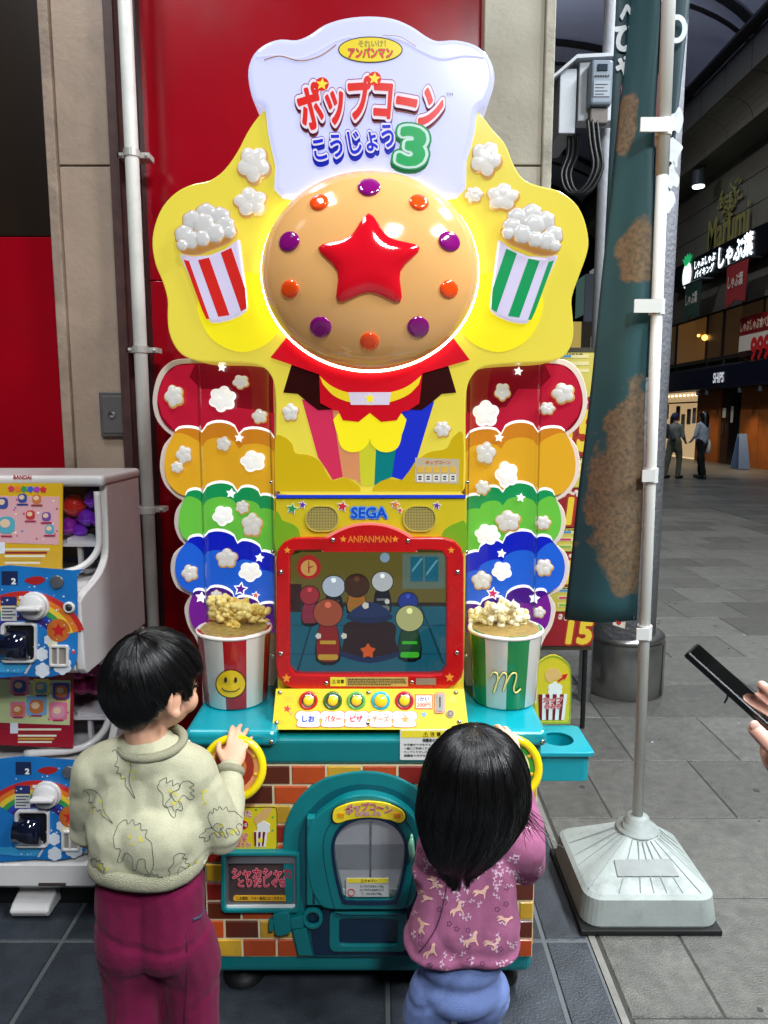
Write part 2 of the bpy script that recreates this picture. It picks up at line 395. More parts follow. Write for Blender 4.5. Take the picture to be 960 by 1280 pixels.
obj('upper_wall', bx(-8, .56, YW-.05, YW+.044, 4.2, 6.4), mat('upper_wall', (74, 70, 66), .8), front)
def pillar(x0, x1, label, c, lip, joints):
    t = thing('stone_pillar', label, 'pillar', ((x0+x1)/2, 2.70, 0)); m = mat('pillar_stone', c, .55, var=.13, vs=4, bump=.2, bs=60, grime=.4, gs=2.6)
    zs = [0] + joints + [5.2]
    for a, b2 in zip(zs, zs[1:]): obj('stone_panel', bx(x0, x1, 2.66, 2.80, a+.003, b2-.003), m, t, bevel=.003)
    obj('pillar_core', bx(x0+.004, x1-.004, 2.672, 2.80, 0, 5.2), mat('joint_mortar', (60, 54, 46), .9), t)
    for s, wd in lip:
        obj('edge_trim', bx(s, s+wd, 2.64, 2.80, 0, 5.2), mat('pillar_trim', [x*.92 for x in c], .6, var=.25, vs=8, bump=.4, bs=40, grime=.6, gs=5), t, bevel=.004)
    return t
pillar(xp0, xp1-.03, 'weathered brown stone pillar behind the white drainpipe left of the machine', (168, 146, 128), [(xp0-.036, .036)], [at(130, 207, 2.66).z-1.18, at(130, 207, 2.66).z])
xr0, xr1 = at(601, 300, 2.66).x, at(684, 300, 2.66).x
pillar(xr0, xr1-.03, 'pale grey stone pillar right of the glowing sign, at the shop corner', (176, 170, 152), [(xr1-.030, .034)], [at(650, 207, 2.66).z-1.2, at(650, 207, 2.66).z, at(650, 207, 2.66).z+1.2])
obj('corner_channel', bx(xp1-.028, xp1+.004, 2.60, 2.80, 0, 5), mat('rusty_channel', (70, 46, 42), .5, var=.3, vs=20), front)
obj('corner_channel', bx(xp1+.006, xl+.012, 2.69, 2.80, 0, 5), mat('dark_channel', (22, 17, 18), .4), front)
b = bmnew(); xpip = at(175, 400, 2.585).x - .003
tube(b, [(xpip, 2.585, 0), (xpip, 2.585, 5)], .0235, 16)
t = thing('drainpipe', 'white vertical drainpipe with clamps on the brown pillar', 'pipe', (xpip, 2.585, 0)); obj('pipe', b, mat('white_pipe', (226, 224, 218), .4, grime=.3, gs=6), t, True)
for py in (192, 437, 638):
    z = at(175, py, 2.585).z; b = bmnew(); tube(b, [(xpip, 2.585, z-.012), (xpip, 2.585, z+.012)], .0275, 16); box(b, xpip-.055, xpip+.055, 2.60, 2.655, z-.009, z+.009)
    for s in (-1, 1): ell(b, (xpip+s*.044, 2.598, z), .007, 8)
    obj('pipe_clamp', b, mat('clamp_metal', (190, 188, 182), .4, .3), t)
q0, q1 = at(125, 490, 2.655), at(164, 546, 2.655)
t = thing('junction_plate', 'grey metal junction plate with a keyhole on the brown pillar', 'cover plate', ((q0.x+q1.x)/2, 2.655, q1.z))
obj('cover', bx(q0.x, q1.x, 2.640, 2.659, q1.z, q0.z), mat('grey_plate', (108, 104, 104), .42, .5, var=.12), t, bevel=.004)
obj('inner_plate', bx(q0.x+.012, q1.x-.012, 2.637, 2.641, q1.z+.014, q0.z-.014), mat('grey_plate_face', (118, 114, 114), .4, .5), t, bevel=.002)
b = bmnew(); lathe(b, [(.012, 0), (.012, .006), (.005, .008), (.005, .003)], ((q0.x+q1.x)/2-.006, 2.637, (q0.z+q1.z)/2), 16, 'Y'); obj('key_lock', b, mat('lock_steel', (170,170,170), .3, 1), t)

# ================================================================== RIGHT: COLUMN, METER BOX, FLAG STAND
XC, YC = 1.327, 3.80
t = thing('arcade_column', 'round grey arcade column with a polished steel base', 'column', (XC, YC, 0))
GCOL = mat('rough_grey_paint', (176, 178, 188), .6, var=.06, vs=3, bump=.7, bs=42, grime=.15)
b = bmnew(); tube(b, [(XC-.028, YC, .30), (XC-.028, YC, 7.5)], .190, 40); obj('shaft', b, GCOL, t, True)
b = bmnew(); lathe(b, [(.213,.0),(.218,.004),(.218,.285),(.21,.30),(.214,.300),(.214,.318),(.200,.330),(.18,.335)], (XC, YC, .0), 48); obj('steel_base', b, mat('brushed_steel', (150,150,148), .28, .9, var=.25, vs=4, bump=.1, bs=30), t, True)
b = bmnew()
for a in (-1.35,): box(b, XC-.002+.16, XC+.003+.16, YC-.150, YC-.145, .01, .29)
obj('base_seam', b, mat('seam_black', (20,20,20), .6), t)
# white painted pole beside the column that carries the meter
XQ = at(764, 60, 3.60).x
t = thing('service_pole', 'slim white service pole beside the column carrying the meter box', 'pole', (XQ, 3.62, 0))
b = bmnew(); tube(b, [(XQ, 3.62, 0), (XQ, 3.62, 7)], .034, 20); obj('pole_shaft', b, mat('white_pole_paint', (196, 198, 206), .5, var=.05, bump=.3, bs=40, grime=.15), t, True)
m0, m1 = at(700, 185, 3.50), at(774, 70, 3.50); mx0 = at(724, 120, 3.46).x; zt, zb = at(740, 74, 3.46).z, at(740, 150, 3.46).z
t = thing('meter_box', 'white hooded cabinet with a grey electricity meter high on the pole', 'meter cabinet', ((mx0+m1.x)/2, 3.5, zb)); WBX = mat('meter_white', (196, 200, 206), .5, var=.06, grime=.3, gs=6)
obj('back_board', bx(mx0, m1.x, 3.47, 3.555, zb, zt), WBX, t, bevel=.004)
obj('side_cabinet', bx(mx0-.085, mx0-.008, 3.48, 3.80, zb-.05, zt-.03), WBX, t, bevel=.004)
b = bmnew(); prism(b, [(mx0-.125, 3.44, zt-.075), (mx0-.02, 3.44, zt+.012), (m1.x+.01, 3.44, zt+.022), (m1.x+.01, 3.44, zt+.008), (mx0-.02, 3.44, zt-.004), (mx0-.12, 3.44, zt-.085)], (0, .40, 0)); obj('hood', b, WBX, t)
ma, mb = at(734, 136, 3.45), at(764, 79, 3.45)
mt_ = obj('meter', bx(ma.x, mb.x, 3.41, 3.47, ma.z, mb.z), mat('meter_grey', (120, 132, 146), .35), t, bevel=.014, seg=3)
dx = mb.x-ma.x; dz = mb.z-ma.z
obj('meter_display', bx(ma.x+dx*.28, mb.x-dx*.28, 3.405, 3.4105, ma.z+dz*.74, ma.z+dz*.88), mat('meter_lcd', (40, 52, 66), .15), mt_)
obj('meter_plate', bx(ma.x+dx*.14, mb.x-dx*.14, 3.406, 3.4105, ma.z+dz*.18, ma.z+dz*.52), mat('meter_label', (150, 160, 172), .4), mt_)
b = bmnew()
for k in range(6): lathe(b, [(.004, 0), (.004, .004)], (ma.x+dx*(.22+.11*k), 3.409, ma.z+dz*.63), 8, 'Y')
for k in range(4): box(b, ma.x+dx*.2, ma.x+dx*(.75 if k % 2 else .6), 3.4045, 3.4055, ma.z+dz*(.22+.07*k), ma.z+dz*(.235+.07*k))
obj('meter_key', b, mat('meter_ink', (30, 34, 40), .5), mt_)['kind'] = 'stuff'
obj('terminal_cover', bx(ma.x+.01, mb.x-.01, 3.43, 3.47, ma.z-.07, ma.z-.004), mat('terminal_brown', (112, 104, 98), .6, grime=.5, gs=12), t, bevel=.006)
b = bmnew()
for s, r in ((0, .010), (.022, .009), (-.02, .008)):
    P = [(ma.x+.02+s, 3.44, ma.z-.05), (ma.x+.03+s, 3.42, ma.z-.16), (ma.x+.045+s, 3.41, ma.z-.27), (ma.x+s, 3.42, ma.z-.36), (ma.x-.06+s, 3.44, ma.z-.365), (ma.x-.085+s, 3.47, ma.z-.28), (ma.x-.05+s, 3.50, ma.z-.18), (ma.x-.045+s, 3.52, ma.z-.09)]
    tube(b, smooth(P, 5, False), r, 8)
obj('cable_loop', b, mat('black_cable', (14, 14, 16), .45), t, True)

# flag stand
PX, PY = .817, 2.135
t = thing('flag_stand', 'white plastic flag stand with weighted ribbed base and tall pole', 'flag stand', (.78, 2.08, 0))
WPL = mat('white_plastic_base', (160, 168, 164), .5, var=.10, vs=10, bump=.06, bs=90, grime=.5, gs=12, spec=.3)
def rr3(x0, x1, y0, y1, r, z, n=6):
    return [Vector((a, c, z)) for a, c in rrect(x0, y0, x1, y1, r, n)]
b = bmnew(); L = [(.585,.985,1.895,2.275,.05,.016),(.583,.987,1.893,2.277,.05,.022),(.592,.978,1.902,2.268,.05,.098),(.604,.966,1.914,2.256,.045,.108)]
rings = [[b.verts.new(p) for p in rr3(*l)] for l in L]
n = len(rings[0]); hub = [b.verts.new((PX+.062*math.cos(math.atan2(v.co.y-PY, v.co.x-PX)), PY+.062*math.sin(math.atan2(v.co.y-PY, v.co.x-PX)), .182)) for v in rings[-1]]
rings.append(hub)
for A, B2 in zip(rings, rings[1:]):
    for i in range(n): b.faces.new((A[i], A[(i+1) % n], B2[(i+1) % n], B2[i]))
b.faces.new(rings[0][::-1]); b.faces.new(hub); obj('base_block', b, WPL, t)
def topz(x, y):                                  # the sloping top of the base between rim and hub
    d = math.hypot(x-PX, y-PY); a = math.atan2(y-PY, x-PX); c, s = math.cos(a), math.sin(a)
    e = min(((.966-PX)/c if c > 1e-6 else (.604-PX)/c if c < -1e-6 else 9), ((2.256-PY)/s if s > 1e-6 else (1.914-PY)/s if s < -1e-6 else 9))
    k = min(1, max(0, (d-.062)/(e-.062))); return .182 + (.108-.182)*k
b = bmnew()
for ang in [math.radians(v) for v in (-170, -158, -147, -137, -120, -106, -96, -86, -74, -62, -50, -42, -28, -12, 8, 172)]:
    c, s = math.cos(ang), math.sin(ang); e = min(((.962-PX)/c if c > 0 else (.608-PX)/c), ((2.25-PY)/s if s > 0 else (1.918-PY)/s)); pts = [(PX+c*r, PY+s*r, topz(PX+c*r, PY+s*r)+.0006) for r in [.07+(e-.07)*k/8 for k in range(9)]]
    tube(b, pts, .0017, 5)
obj('base_rib', b, mat('rib_grey', (140, 146, 144), .5), t)
b = bmnew(); prism(b, [(x, y, topz(x, y)+.004) for x, y in ((.70,1.962),(.885,1.962),(.878,2.012),(.705,2.012))], (0, 0, -.006)); obj('base_plate', b, mat('plate_grey', (112, 118, 116), .45, var=.12, vs=30), t, bevel=.001)
b = bmnew(); lathe(b, [(.066,.176),(.066,.186),(.045,.188),(.045,.204),(.036,.206),(.036,.222),(.024,.226),(.0185,.228)], (PX, PY, 0), 28); obj('hub_collar', b, WPL, t, True)
b = bmnew(); tube(b, [(PX, PY, .21), (PX-.024, PY, 2.2)], .0165, 16); tube(b, [(PX-.0238, PY, 2.18), (PX-.037, PY, 3.3)], .0185, 16); obj('pole', b, mat('white_pole', (206, 204, 198), .35, grime=.12, gs=5), t, True)
obj('shadow_mat', bx(.574, .985, 1.880, 2.280, .001, .017), mat('black_shadow_mat', (10, 10, 10), .7), t, bevel=.003)  # black sheet, mostly standing in for the shadow under the base
for py in (160, 384, 594, 790):
    z = at(825, py, PY).z; b = bmnew(); xq_ = PX-.012*(z-.2); tube(b, [(xq_, PY, z-.022), (xq_, PY, z+.022)], .0225, 14); box(b, xq_-.075, xq_+.004, PY-.026, PY-.020, z-.019, z+.019) if py < 400 else box(b, xq_-.034, xq_+.004, PY-.026, PY-.020, z-.018, z+.018)
    obj('pole_clip', b, mat('white_clip', (214, 214, 210), .4), t)
# teal flag hanging from the pole and curling behind it
vb = lambda py: (at(770, py, PY).z - at(755, 778, PY).z)/(3.05 - at(755, 778, PY).z)
def flag():
    m = bpy.data.materials.new('flag_cloth'); m.use_nodes = True; n, l = m.node_tree.nodes, m.node_tree.links; b = n['Principled BSDF']; b.inputs['Roughness'].default_value = .55
    uvn = n.new('ShaderNodeUVMap'); sep = n.new('ShaderNodeSeparateXYZ'); l.new(uvn.outputs[0], sep.inputs[0]); no = n.new('ShaderNodeTexNoise'); gq = n.new('ShaderNodeNewGeometry'); no.inputs['Scale'].default_value = 17; no.inputs['Detail'].default_value = 5; l.new(gq.outputs['Position'], no.inputs['Vector'])
    base = None
    def blot(cx, cy, rx, ry, amp):
        vs = n.new('ShaderNodeVectorMath'); vs.operation = 'SUBTRACT'; vs.inputs[1].default_value = (cx, cy, 0); l.new(uvn.outputs[0], vs.inputs[0])
        vd = n.new('ShaderNodeVectorMath'); vd.operation = 'DIVIDE'; vd.inputs[1].default_value = (rx, ry, 1); l.new(vs.outputs[0], vd.inputs[0])
        ln = n.new('ShaderNodeVectorMath'); ln.operation = 'LENGTH'; l.new(vd.outputs[0], ln.inputs[0])
        ad = n.new('ShaderNodeMath'); ad.operation = 'MULTIPLY_ADD'; ad.inputs[1].default_value = amp; l.new(no.outputs[0], ad.inputs[0]); l.new(ln.outputs['Value'], ad.inputs[2])
        lt_ = n.new('ShaderNodeMapRange'); lt_.inputs[1].default_value = 1 + amp*.5 + .05; lt_.inputs[2].default_value = 1 + amp*.5 - .10; lt_.inputs[4].default_value = .9; l.new(ad.outputs[0], lt_.inputs[0]); return lt_.outputs[0]
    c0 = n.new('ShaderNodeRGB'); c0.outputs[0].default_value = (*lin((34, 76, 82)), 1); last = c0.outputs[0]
    n2 = n.new('ShaderNodeTexNoise'); n2.inputs['Scale'].default_value = 90; n2.inputs['Detail'].default_value = 6; l.new(gq.outputs['Position'], n2.inputs['Vector'])
    tan = n.new('ShaderNodeValToRGB'); tan.color_ramp.elements[0].position = .3; tan.color_ramp.elements[0].color = (*lin((88, 76, 58)), 1); tan.color_ramp.elements[1].position = .62; tan.color_ramp.elements[1].color = (*lin((138, 110, 80)), 1); l.new(n2.outputs[0], tan.inputs[0])
    for a in ((.15, vb(612), .74, vb(470)-vb(600), 1.1), (.25, vb(312), .52, vb(270)-vb(312), .8), (.80, vb(140), .30, vb(100)-vb(140), 1.0)):
        mx = n.new('ShaderNodeMixRGB'); l.new(blot(*a), mx.inputs[0]); l.new(last, mx.inputs[1]); l.new(tan.outputs[0], mx.inputs[2]); last = mx.outputs[0]
    l.new(last, b.inputs['Base Color']); return m
FLG = flag()
zb_, zt_ = at(755, 778, PY).z, 3.05; NU, NV = 18, 40
b = bmnew(); uvl = b.loops.layers.uv.new('UVMap'); grid = []
for j in range(NV+1):
    v = j/NV; z = zb_ + (zt_-zb_)*v; zl = (z-zb_)/(at(790, 0, PY).z-zb_)
    wl = .205 - .142*min(1.1, zl)**.9; rowv = []
    for i in range(NU+1):
        u = i/NU; x = PX-.012*(z-.2)-.016 - wl*u; y = PY + .020 + .085*u*u + .010*math.sin(u*6+z*2.1)*u + .006*math.sin(z*9+u*3)
        zz = z + (.022*u if j == 0 else 0)*(-1)
        rowv.append((b.verts.new((x, y, zz)), (u, v)))
    grid.append(rowv)
for j in range(NV):
    for i in range(NU):
        q = (grid[j][i], grid[j][i+1], grid[j+1][i+1], grid[j+1][i]); f = b.faces.new([x[0] for x in q])
        for lp_, x in zip(f.loops, q): lp_[uvl].uv = x[1]
fl = thing('banner_flag', 'teal banner flag with brown paint splashes tied to the white pole', 'banner', (PX, PY, zb_))
fo = obj('cloth', b, FLG, fl, True); md = fo.modifiers.new('solid', 'SOLIDIFY'); md.thickness = .0015
b = bmnew(); uvl = b.loops.layers.uv.new('UVMap'); grid = []     # the folded-back half with its white lettering
for j in range(NV+1):
    v = j/NV; z = at(800, 470, PY).z + (zt_-at(800, 470, PY).z)*v; t_ = min(1, max(0, v*1.15)); rowv = []
    for i in range(NU+1):
        u = i/NU; x = PX-.012*(z-.2)-.13+(.018*t_) + (.145+.068*t_)*u; y = PY + .115 - .03*u + .012*math.sin(u*7+z*1.7)
        rowv.append((b.verts.new((x, y, z)), (2+u, v)))
    grid.append(rowv)
for j in range(NV):
    for i in range(NU):
        q = (grid[j][i], grid[j][i+1], grid[j+1][i+1], grid[j+1][i]); f = b.faces.new([x[0] for x in q])
        for lp_, x in zip(f.loops, q): lp_[uvl].uv = x[1]
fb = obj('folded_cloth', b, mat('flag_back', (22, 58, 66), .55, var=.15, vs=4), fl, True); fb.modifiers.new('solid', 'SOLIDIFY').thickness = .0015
FW = mat('flag_white_print', (214, 218, 222), .6, var=.1, vs=60)
for s, x, y, w_, h_ in (('へ', 786, 18, 20, 22), ('ひ', 783, 48, 26, 30), ('や', 783, 86, 24, 30)): text(s, x, y, w_, h_, PY+.092, [(.05, FW)], fl, th=.0008)
text('!', 782, 130, 6, 48, PY+.092, [(.06, pm((200, 60, 80)))], fl, th=.0008)
b = bmnew(); c_ = at(846, 36, PY+.05); ringprism(b, [c_+Vector((.030*math.cos(a), 0, .038*math.sin(a))) for a in [2*PI*k/28 for k in range(28)]], [c_+Vector((.016*math.cos(a), 0, .024*math.sin(a))) for a in [2*PI*k/28 for k in range(28)]], (0,.001,0)); obj('ring_print', b, FW, fl)
RF = random.Random(9)
for cx, cy, r in ((845,152,11),(841,190,13),(838,222,12),(836,250,9)):
    plate('brush_print', smooth([(cx+r*RF.uniform(.5,1.2)*math.cos(a), cy+r*1.5*RF.uniform(.6,1.3)*math.sin(a)) for a in [2*PI*k/11 for k in range(11)]], 3), PY+.055, FW, fl, .001)
plate('red_print', smooth([(819,100),(828,98),(829,150),(827,182),(818,180)], 3), PY+.06, pm((120, 40, 44)), fl, .001)
sg_ = plate('white_tag', [(768,765),(783,771),(781,786),(766,781)], PY+.030, pm((214, 206, 190)), fl, .0015); plate('tag_mark', smooth([(773,768),(777,774),(775,781),(771,779),(771,773)], 3), PY+.0285, pm((190, 40, 40)), fl, .001)

# number posters on a board behind the flag
pa, pb = at(690, 440, 3.25), at(739, 808, 3.25); xw0, xw1 = .69, pb.x
t = thing('poster_board', 'tall board of red and yellow number posters behind the rainbow tower', 'poster board', ((xw0+xw1)/2, 3.25, 0))
obj('board', bx(xw0, xw1+.005, 3.256, 3.28, pb.z-.02, pa.z+.02), pm((60, 56, 40)), t)
b = bmnew()
for x in (xw1-.02,): tube(b, [(x, 3.275, 0), (x, 3.275, pb.z)], .012, 8)
obj('board_leg', b, mat('leg_black', (20,20,20), .5), t)
for i, (ya, yb) in enumerate(((440, 497), (497, 572), (572, 610), (610, 660), (660, 690), (690, 733), (733, 765), (765, 808))):
    za, zb2 = at(715, ya, 3.25).z, at(715, yb, 3.25).z
    sheet = obj('poster', bx(xw0+.004, xw1, 3.250, 3.2555, zb2+.003, za-.003), pm((206, 190, 84) if i % 2 == 0 else (150, 24, 34), rough=.5), t)
    xm = 480+(xw0+.6*(xw1-xw0))*F/3.3
    if i % 2: text('15', 724, (ya+yb)/2+4, 31, (yb-ya)*.62, 3.2475, [(.05, pm((232, 200, 60))), (.11, pm((170, 50, 30)))], sheet, step=.0008, th=.0005, shear=.15); plates('poster_spot', [circ(698+RF.uniform(0,40), ya+4+RF.uniform(0,5), 2.5) for _ in range(14)], 3.2490, pm((226, 210, 190)), sheet, .0005)
    else:
        yy = ya+3
        for c in ((70,140,190),(200,60,110),(130,180,60)):
            if yy+7 < yb: plate('price_bar', rrect(697, yy, 736, yy+4.5), 3.2488, pm((228, 216, 150)), sheet, .0005); plate('price_tab', rrect(699, yy+1, 714, yy+3.6), 3.248, pm(c), sheet, .0005)
            yy += 9
        printlines(698, ya+1, 738, ya+4, 1, 3.2478, pm((60,30,20)), sheet)

# ================================================================== ACROSS THE STREET
FX = 10.8
fz = lambda px, py, X=FX: atx(px, py, X).z
zs_ = fz(905, 211); p1 = atz(905, 178, zs_); X1 = p1.x; X2 = X1-.75; zc_ = fz(905, 122, X2); zf = fz(905, 82, X2-.02)
dep = thing('department_store', 'long pale tiled department store with wood shop front across the street', 'building', (FX, 22, 0))
WALLT = mat('facade_tile', (112, 106, 96), .6, rnd=.05, var=.06, vs=2)
obj('wall', bx(FX+.03, FX+6, 13, 33.5, 0, zf+2), mat('facade_core', (50, 48, 45), .9), dep)
zsg1, zsg0 = fz(905, 312), fz(905, 345)
zw1, zw0 = fz(880, 393), fz(880, 452); zb1, zb0 = fz(905, 458), fz(905, 487)
hz = (zs_-zsg1)/3; ly = 2.6; cache2 = {}
for r in range(3):
    y = 13.0 - (r % 2)*1.3
    while y < 33.5:
        k = 'p'
        if k not in cache2:
            me = bpy.data.meshes.new('facade_panel'); b = bx(-.03, .03, -ly/2+.012, ly/2-.012, -hz/2+.012, hz/2-.012); b.to_mesh(me); b.free(); me.materials.append(WALLT); cache2[k] = me
        o = bpy.data.objects.new('facade_panel', cache2[k]); COL.objects.link(o); o.parent = dep; o.matrix_parent_inverse = Matrix.Translation((-FX, -22, 0)); o.location = (FX, y+ly/2, zsg1+hz*(r+.5)); y += ly
obj('spandrel', bx(FX-.02, FX+.03, 13, 33.5, zw1, zsg1), mat('spandrel_tile', (92, 86, 78), .6, var=.08, vs=2), dep)
obj('string_course', bx(FX-.10, FX+.03, 13, 33.5, zw1-.06, zw1+.10), mat('string_stone', (84, 78, 72), .6), dep)
obj('soffit', bx(X1, FX+.03, 13, 33.5, zs_, zs_+.12), mat('soffit', (104, 100, 92), .7), dep)
y = 13.0; CM = mat('cove_tile', (122, 116, 104), .6, rnd=.05); FM = mat('fascia_tile', (92, 90, 84), .6, rnd=.06)
while y < 33.5:
    b = bmnew(); P = [(X1 + (X2-X1)*(1-math.cos(a)), zs_+.02 + (zc_-zs_-.02)*math.sin(a)) for a in [PI/2*k/6 for k in range(7)]]
    prism(b, [(x, y+.02, z) for x, z in P] + [(X1+.1, y+.02, zc_), (X1+.1, y+.02, zs_+.02)], (0, 1.36, 0)); obj('cove_panel', b, CM, dep, False)
    obj('fascia_panel', bx(X2-.05, X2+.2, y+.015, y+1.385, zc_+.002, zf), FM, dep, bevel=.006); y += 1.4
b = bmnew(); tube(b, [(X2-.16, 13, zf+.12), (X2-.16, 33.5, zf+.12)], .16, 10); obj('gutter', b, mat('gutter_dark', (36, 36, 38), .5), dep)
# first-floor windows
WF = mat('window_frame', (52, 46, 40), .4, .4)
def fbox(nm, pxa, pxb, z0, z1, x0, x1, m, parent, **k): return obj(nm, bx(x0, x1, atx(pxb, 400, FX).y, atx(pxa, 400, FX).y, z0, z1), m, parent, **k)
WARM = mat('warm_window', (130, 88, 42), .3, em=.5); WARMD = mat('warm_window_dim', (74, 52, 30), .25, em=.35)
for pa_, pb_, m in ((850, 886, WARM), (888, 906, WARMD), (909, 956, WARMD), (958, 985, WARMD), (822, 848, WARMD)):
    f = fbox('window_frame', pa_, pb_, zw0, zw1-.06, FX-.05, FX+.02, WF, dep); fbox('pane', pa_+.7, pb_-.7, zw0+.07, zw1-.13, FX-.056, FX-.052, m, f)
    fbox('sill', pa_, pb_, zw0-.06, zw0+.003, FX-.09, FX+.02, WF, f)
b = bmnew(); q = atx(881, 422, FX-.1); ell(b, q, .10, 10); ell(b, q+Vector((0, .5, .12)), .05, 8); obj('hanging_lamp', b, mat('lamp_glow', (255, 190, 90), .3, em=3), dep, True)
obj('name_band', bx(FX-.16, FX+.03, 13, 33.5, zb0, zb1), mat('navy_band', (12, 14, 36), .35), dep)
def ftext(s, ycen, zcen, wm, hm, X, layers, parent, **k):
    return text(s, 0, 0, wm, hm, 0, layers, parent, P=lambda a, b2, yy: Vector((X+yy, ycen-a, zcen-b2)), step=.01, th=.012, tv=(.02, 0, 0), **k)
q = atx(905, 472, FX); ftext('SHIPS', q.y, q.z, abs(atx(911, 472, FX).y-atx(898, 472, FX).y), .30, FX-.18, [(.03, mat('white_sign', (235, 238, 245), .4, em=.9))], dep)
# ground floor
WOOD = mat('lit_wood', (150, 84, 34), .45, var=.12, vs=3)
fbox('shop_back', 826, 880, 0, zb0, FX+.02, FX+.03, mat('shop_interior', (236, 214, 178), .6, em=1.0, emc=(226,190,140)), dep)
gl_ = fbox('shop_window', 826, 879, .06, zb0-.02, FX-.045, FX-.035, clear('shop_glass', (240, 240, 240), .3), dep)
RG = random.Random(2)
for k in range(6):
    px = 838+k*7; b = bmnew(); z = RG.uniform(.9, 1.4); fb_ = fbox('garment', px, px+4.5, z, z+.55, FX-.03, FX+.015, pm(RG.choice(((230,228,220),(200,190,176),(70,72,80),(236,236,236),(150,140,130)))), dep, bevel=.03); b.free()
fbox('shelf', 830, 878, 1.95, 2.0, FX-.03, FX+.015, pm((120, 90, 60)), dep)
b = bmnew()
for k in range(9): ell(b, (FX-.03, atx(836+k*5, 500, FX).y, zb0-.10), .045, 8)
obj('shop_spotlight', b, mat('spot_glow', (255, 236, 200), .3, em=2.4), dep, True)
fbox('wood_panel', 880, 909, 0, zb0, FX-.06, FX+.03, WOOD, dep); fbox('wood_panel', 936, 960, 0, zb0, FX-.06, FX+.03, WOOD, dep); fbox('wood_panel', 960.5, 985, 0, zb0, FX-.06, FX+.03, WOOD, dep); fbox('wood_panel', 985.5, 1080, 0, zb0, FX-.06, FX+.03, WOOD, dep)
dr = fbox('door', 911, 920, 0, zb0-.1, FX-.03, FX+.03, mat('dark_wood', (58, 34, 20), .4), dep); fbox('door_handle', 914, 915, .9, 1.3, FX-.09, FX-.06, mat('door_steel', (190,190,180), .3, 1), dr)
fbox('door', 921.5, 931, 0, zb0-.1, FX-.03, FX+.03, mat('dark_glass', (26, 20, 18), .15), dep); fbox('notice', 912, 916, 1.45, 1.75, FX-.036, FX-.031, pm((215, 205, 185), em=.15), dep); fbox('notice', 922.5, 925.5, 1.3, 1.8, FX-.036, FX-.031, pm((200, 196, 186), em=.1), dep)
for px, w_ in ((893, 34), (948, 55), (975, 50), (905, 20)):
    y = atx(px, 500, FX).y; l = bpy.data.lights.new('shop_lamp_light', 'SPOT'); l.energy = w_*2.2; l.color = (1, .72, .40); l.spot_size = 1.9; l.spot_blend = .8; l.shadow_soft_size = .05
    b = bmnew(); tube(b, [(FX-.55, y, zb0-.02), (FX-.55, y, zb0-.16)], .06, 10); bo_ = obj('canopy_lamp', b, HOUS, dep)
    lo = bpy.data.objects.new('shop_lamp_light', l); COL.objects.link(lo); lo.location = (FX-.55, y, zb0-.18); lo.rotation_euler = (0, math.radians(14), 0); lo.parent = dep; lo.matrix_parent_inverse = Matrix.Translation((-FX, -22, 0))
obj('canopy', bx(FX-.62, FX-.14, 13, 33.5, zb0+.02, zb0+.06), mat('canopy_navy', (14, 15, 30), .5), dep)
# signs
bx0, bx1 = atx(846, 340, FX-.25).y, 13.6
t = thing('restaurant_sign', 'long black illuminated sign with white Japanese letters and a strawberry', 'shop sign', (FX-.3, 20, zsg0))
obj('sign_box', bx(FX-.42, FX-.03, bx1, bx0, zsg0, zsg1), mat('sign_black', (10, 12, 18), .3), t, bevel=.02)
SW = mat('sign_white_glow', (240, 248, 255), .4, em=1.5)
def fq(px, py): q = atx(px, py, FX-.45); return q.y, q.z
def fw(a, b2): return abs(fq(a, 330)[0]-fq(b2, 330)[0])
hs_ = zsg1-zsg0
y_, z_ = fq(879.5, 340); zm = (zsg0+zsg1)/2
ftext('しゃぶしゃぶ', y_, zm+hs_*.17, fw(867, 892), hs_*.30, FX-.44, [(.03, SW)], t); ftext('バイキング', y_, zm-hs_*.20, fw(868, 891), hs_*.30, FX-.44, [(.03, SW)], t)
y_, _ = fq(917, 330); ftext('しゃぶ葉', y_, zm+.02, fw(896, 937), hs_*.78, FX-.44, [(.035, SW)], t)
y_, _ = fq(858, 347); b = bmnew(); ell(b, (FX-.44, y_, zm-.06), (.04, .36, .44), 14); obj('strawberry', b, mat('strawberry_glow', (236, 250, 246), .4, em=1.2), t, True)
b = bmnew()
for k in range(5): a = math.radians(40+25*k); cone(b, (FX-.45, y_, zm+.32), (FX-.45, y_-.5*math.cos(a), zm+.32+.34*math.sin(a)), .10, .01, 6)
obj('strawberry_leaf', b, mat('leaf_glow', (30, 170, 100), .4, em=.7), t)
y_, z_ = fq(899, 309); GOLD = mat('olive_gold', (150, 142, 84), .45)
t = thing('store_lettering', 'olive gold Marumi letters with a tree emblem on the tiled wall', 'wall sign', (FX-.1, y_, z_)); ml = fw(869, 928)
ftext('Marumi', fq(896, 300)[0], zsg1+.58, fw(869, 925)*.85, .95, FX-.16, [(.015, GOLD)], t)
yt, zt2 = fq(898, 266); b = bmnew(); tube(b, [(FX-.1, yt, zt2-1.0), (FX-.1, yt, zt2+.6)], .03, 6)
for k in range(46):
    r, a = RG.uniform(.0, .85), RG.uniform(0, 6.28); yy, zz = yt+r*math.cos(a)*.9, zt2+.35+r*.85*math.sin(a); a2 = RG.uniform(0, PI)
    prism(b, [(FX-.12, yy+.13*math.cos(a2), zz+.13*math.sin(a2)), (FX-.12, yy-.05*math.sin(a2), zz+.05*math.cos(a2)), (FX-.12, yy-.13*math.cos(a2), zz-.13*math.sin(a2)), (FX-.12, yy+.05*math.sin(a2), zz-.05*math.cos(a2))], (.03, 0, 0))
obj('tree_emblem', b, GOLD, t)
q = atx(873, 233, FX-.9)
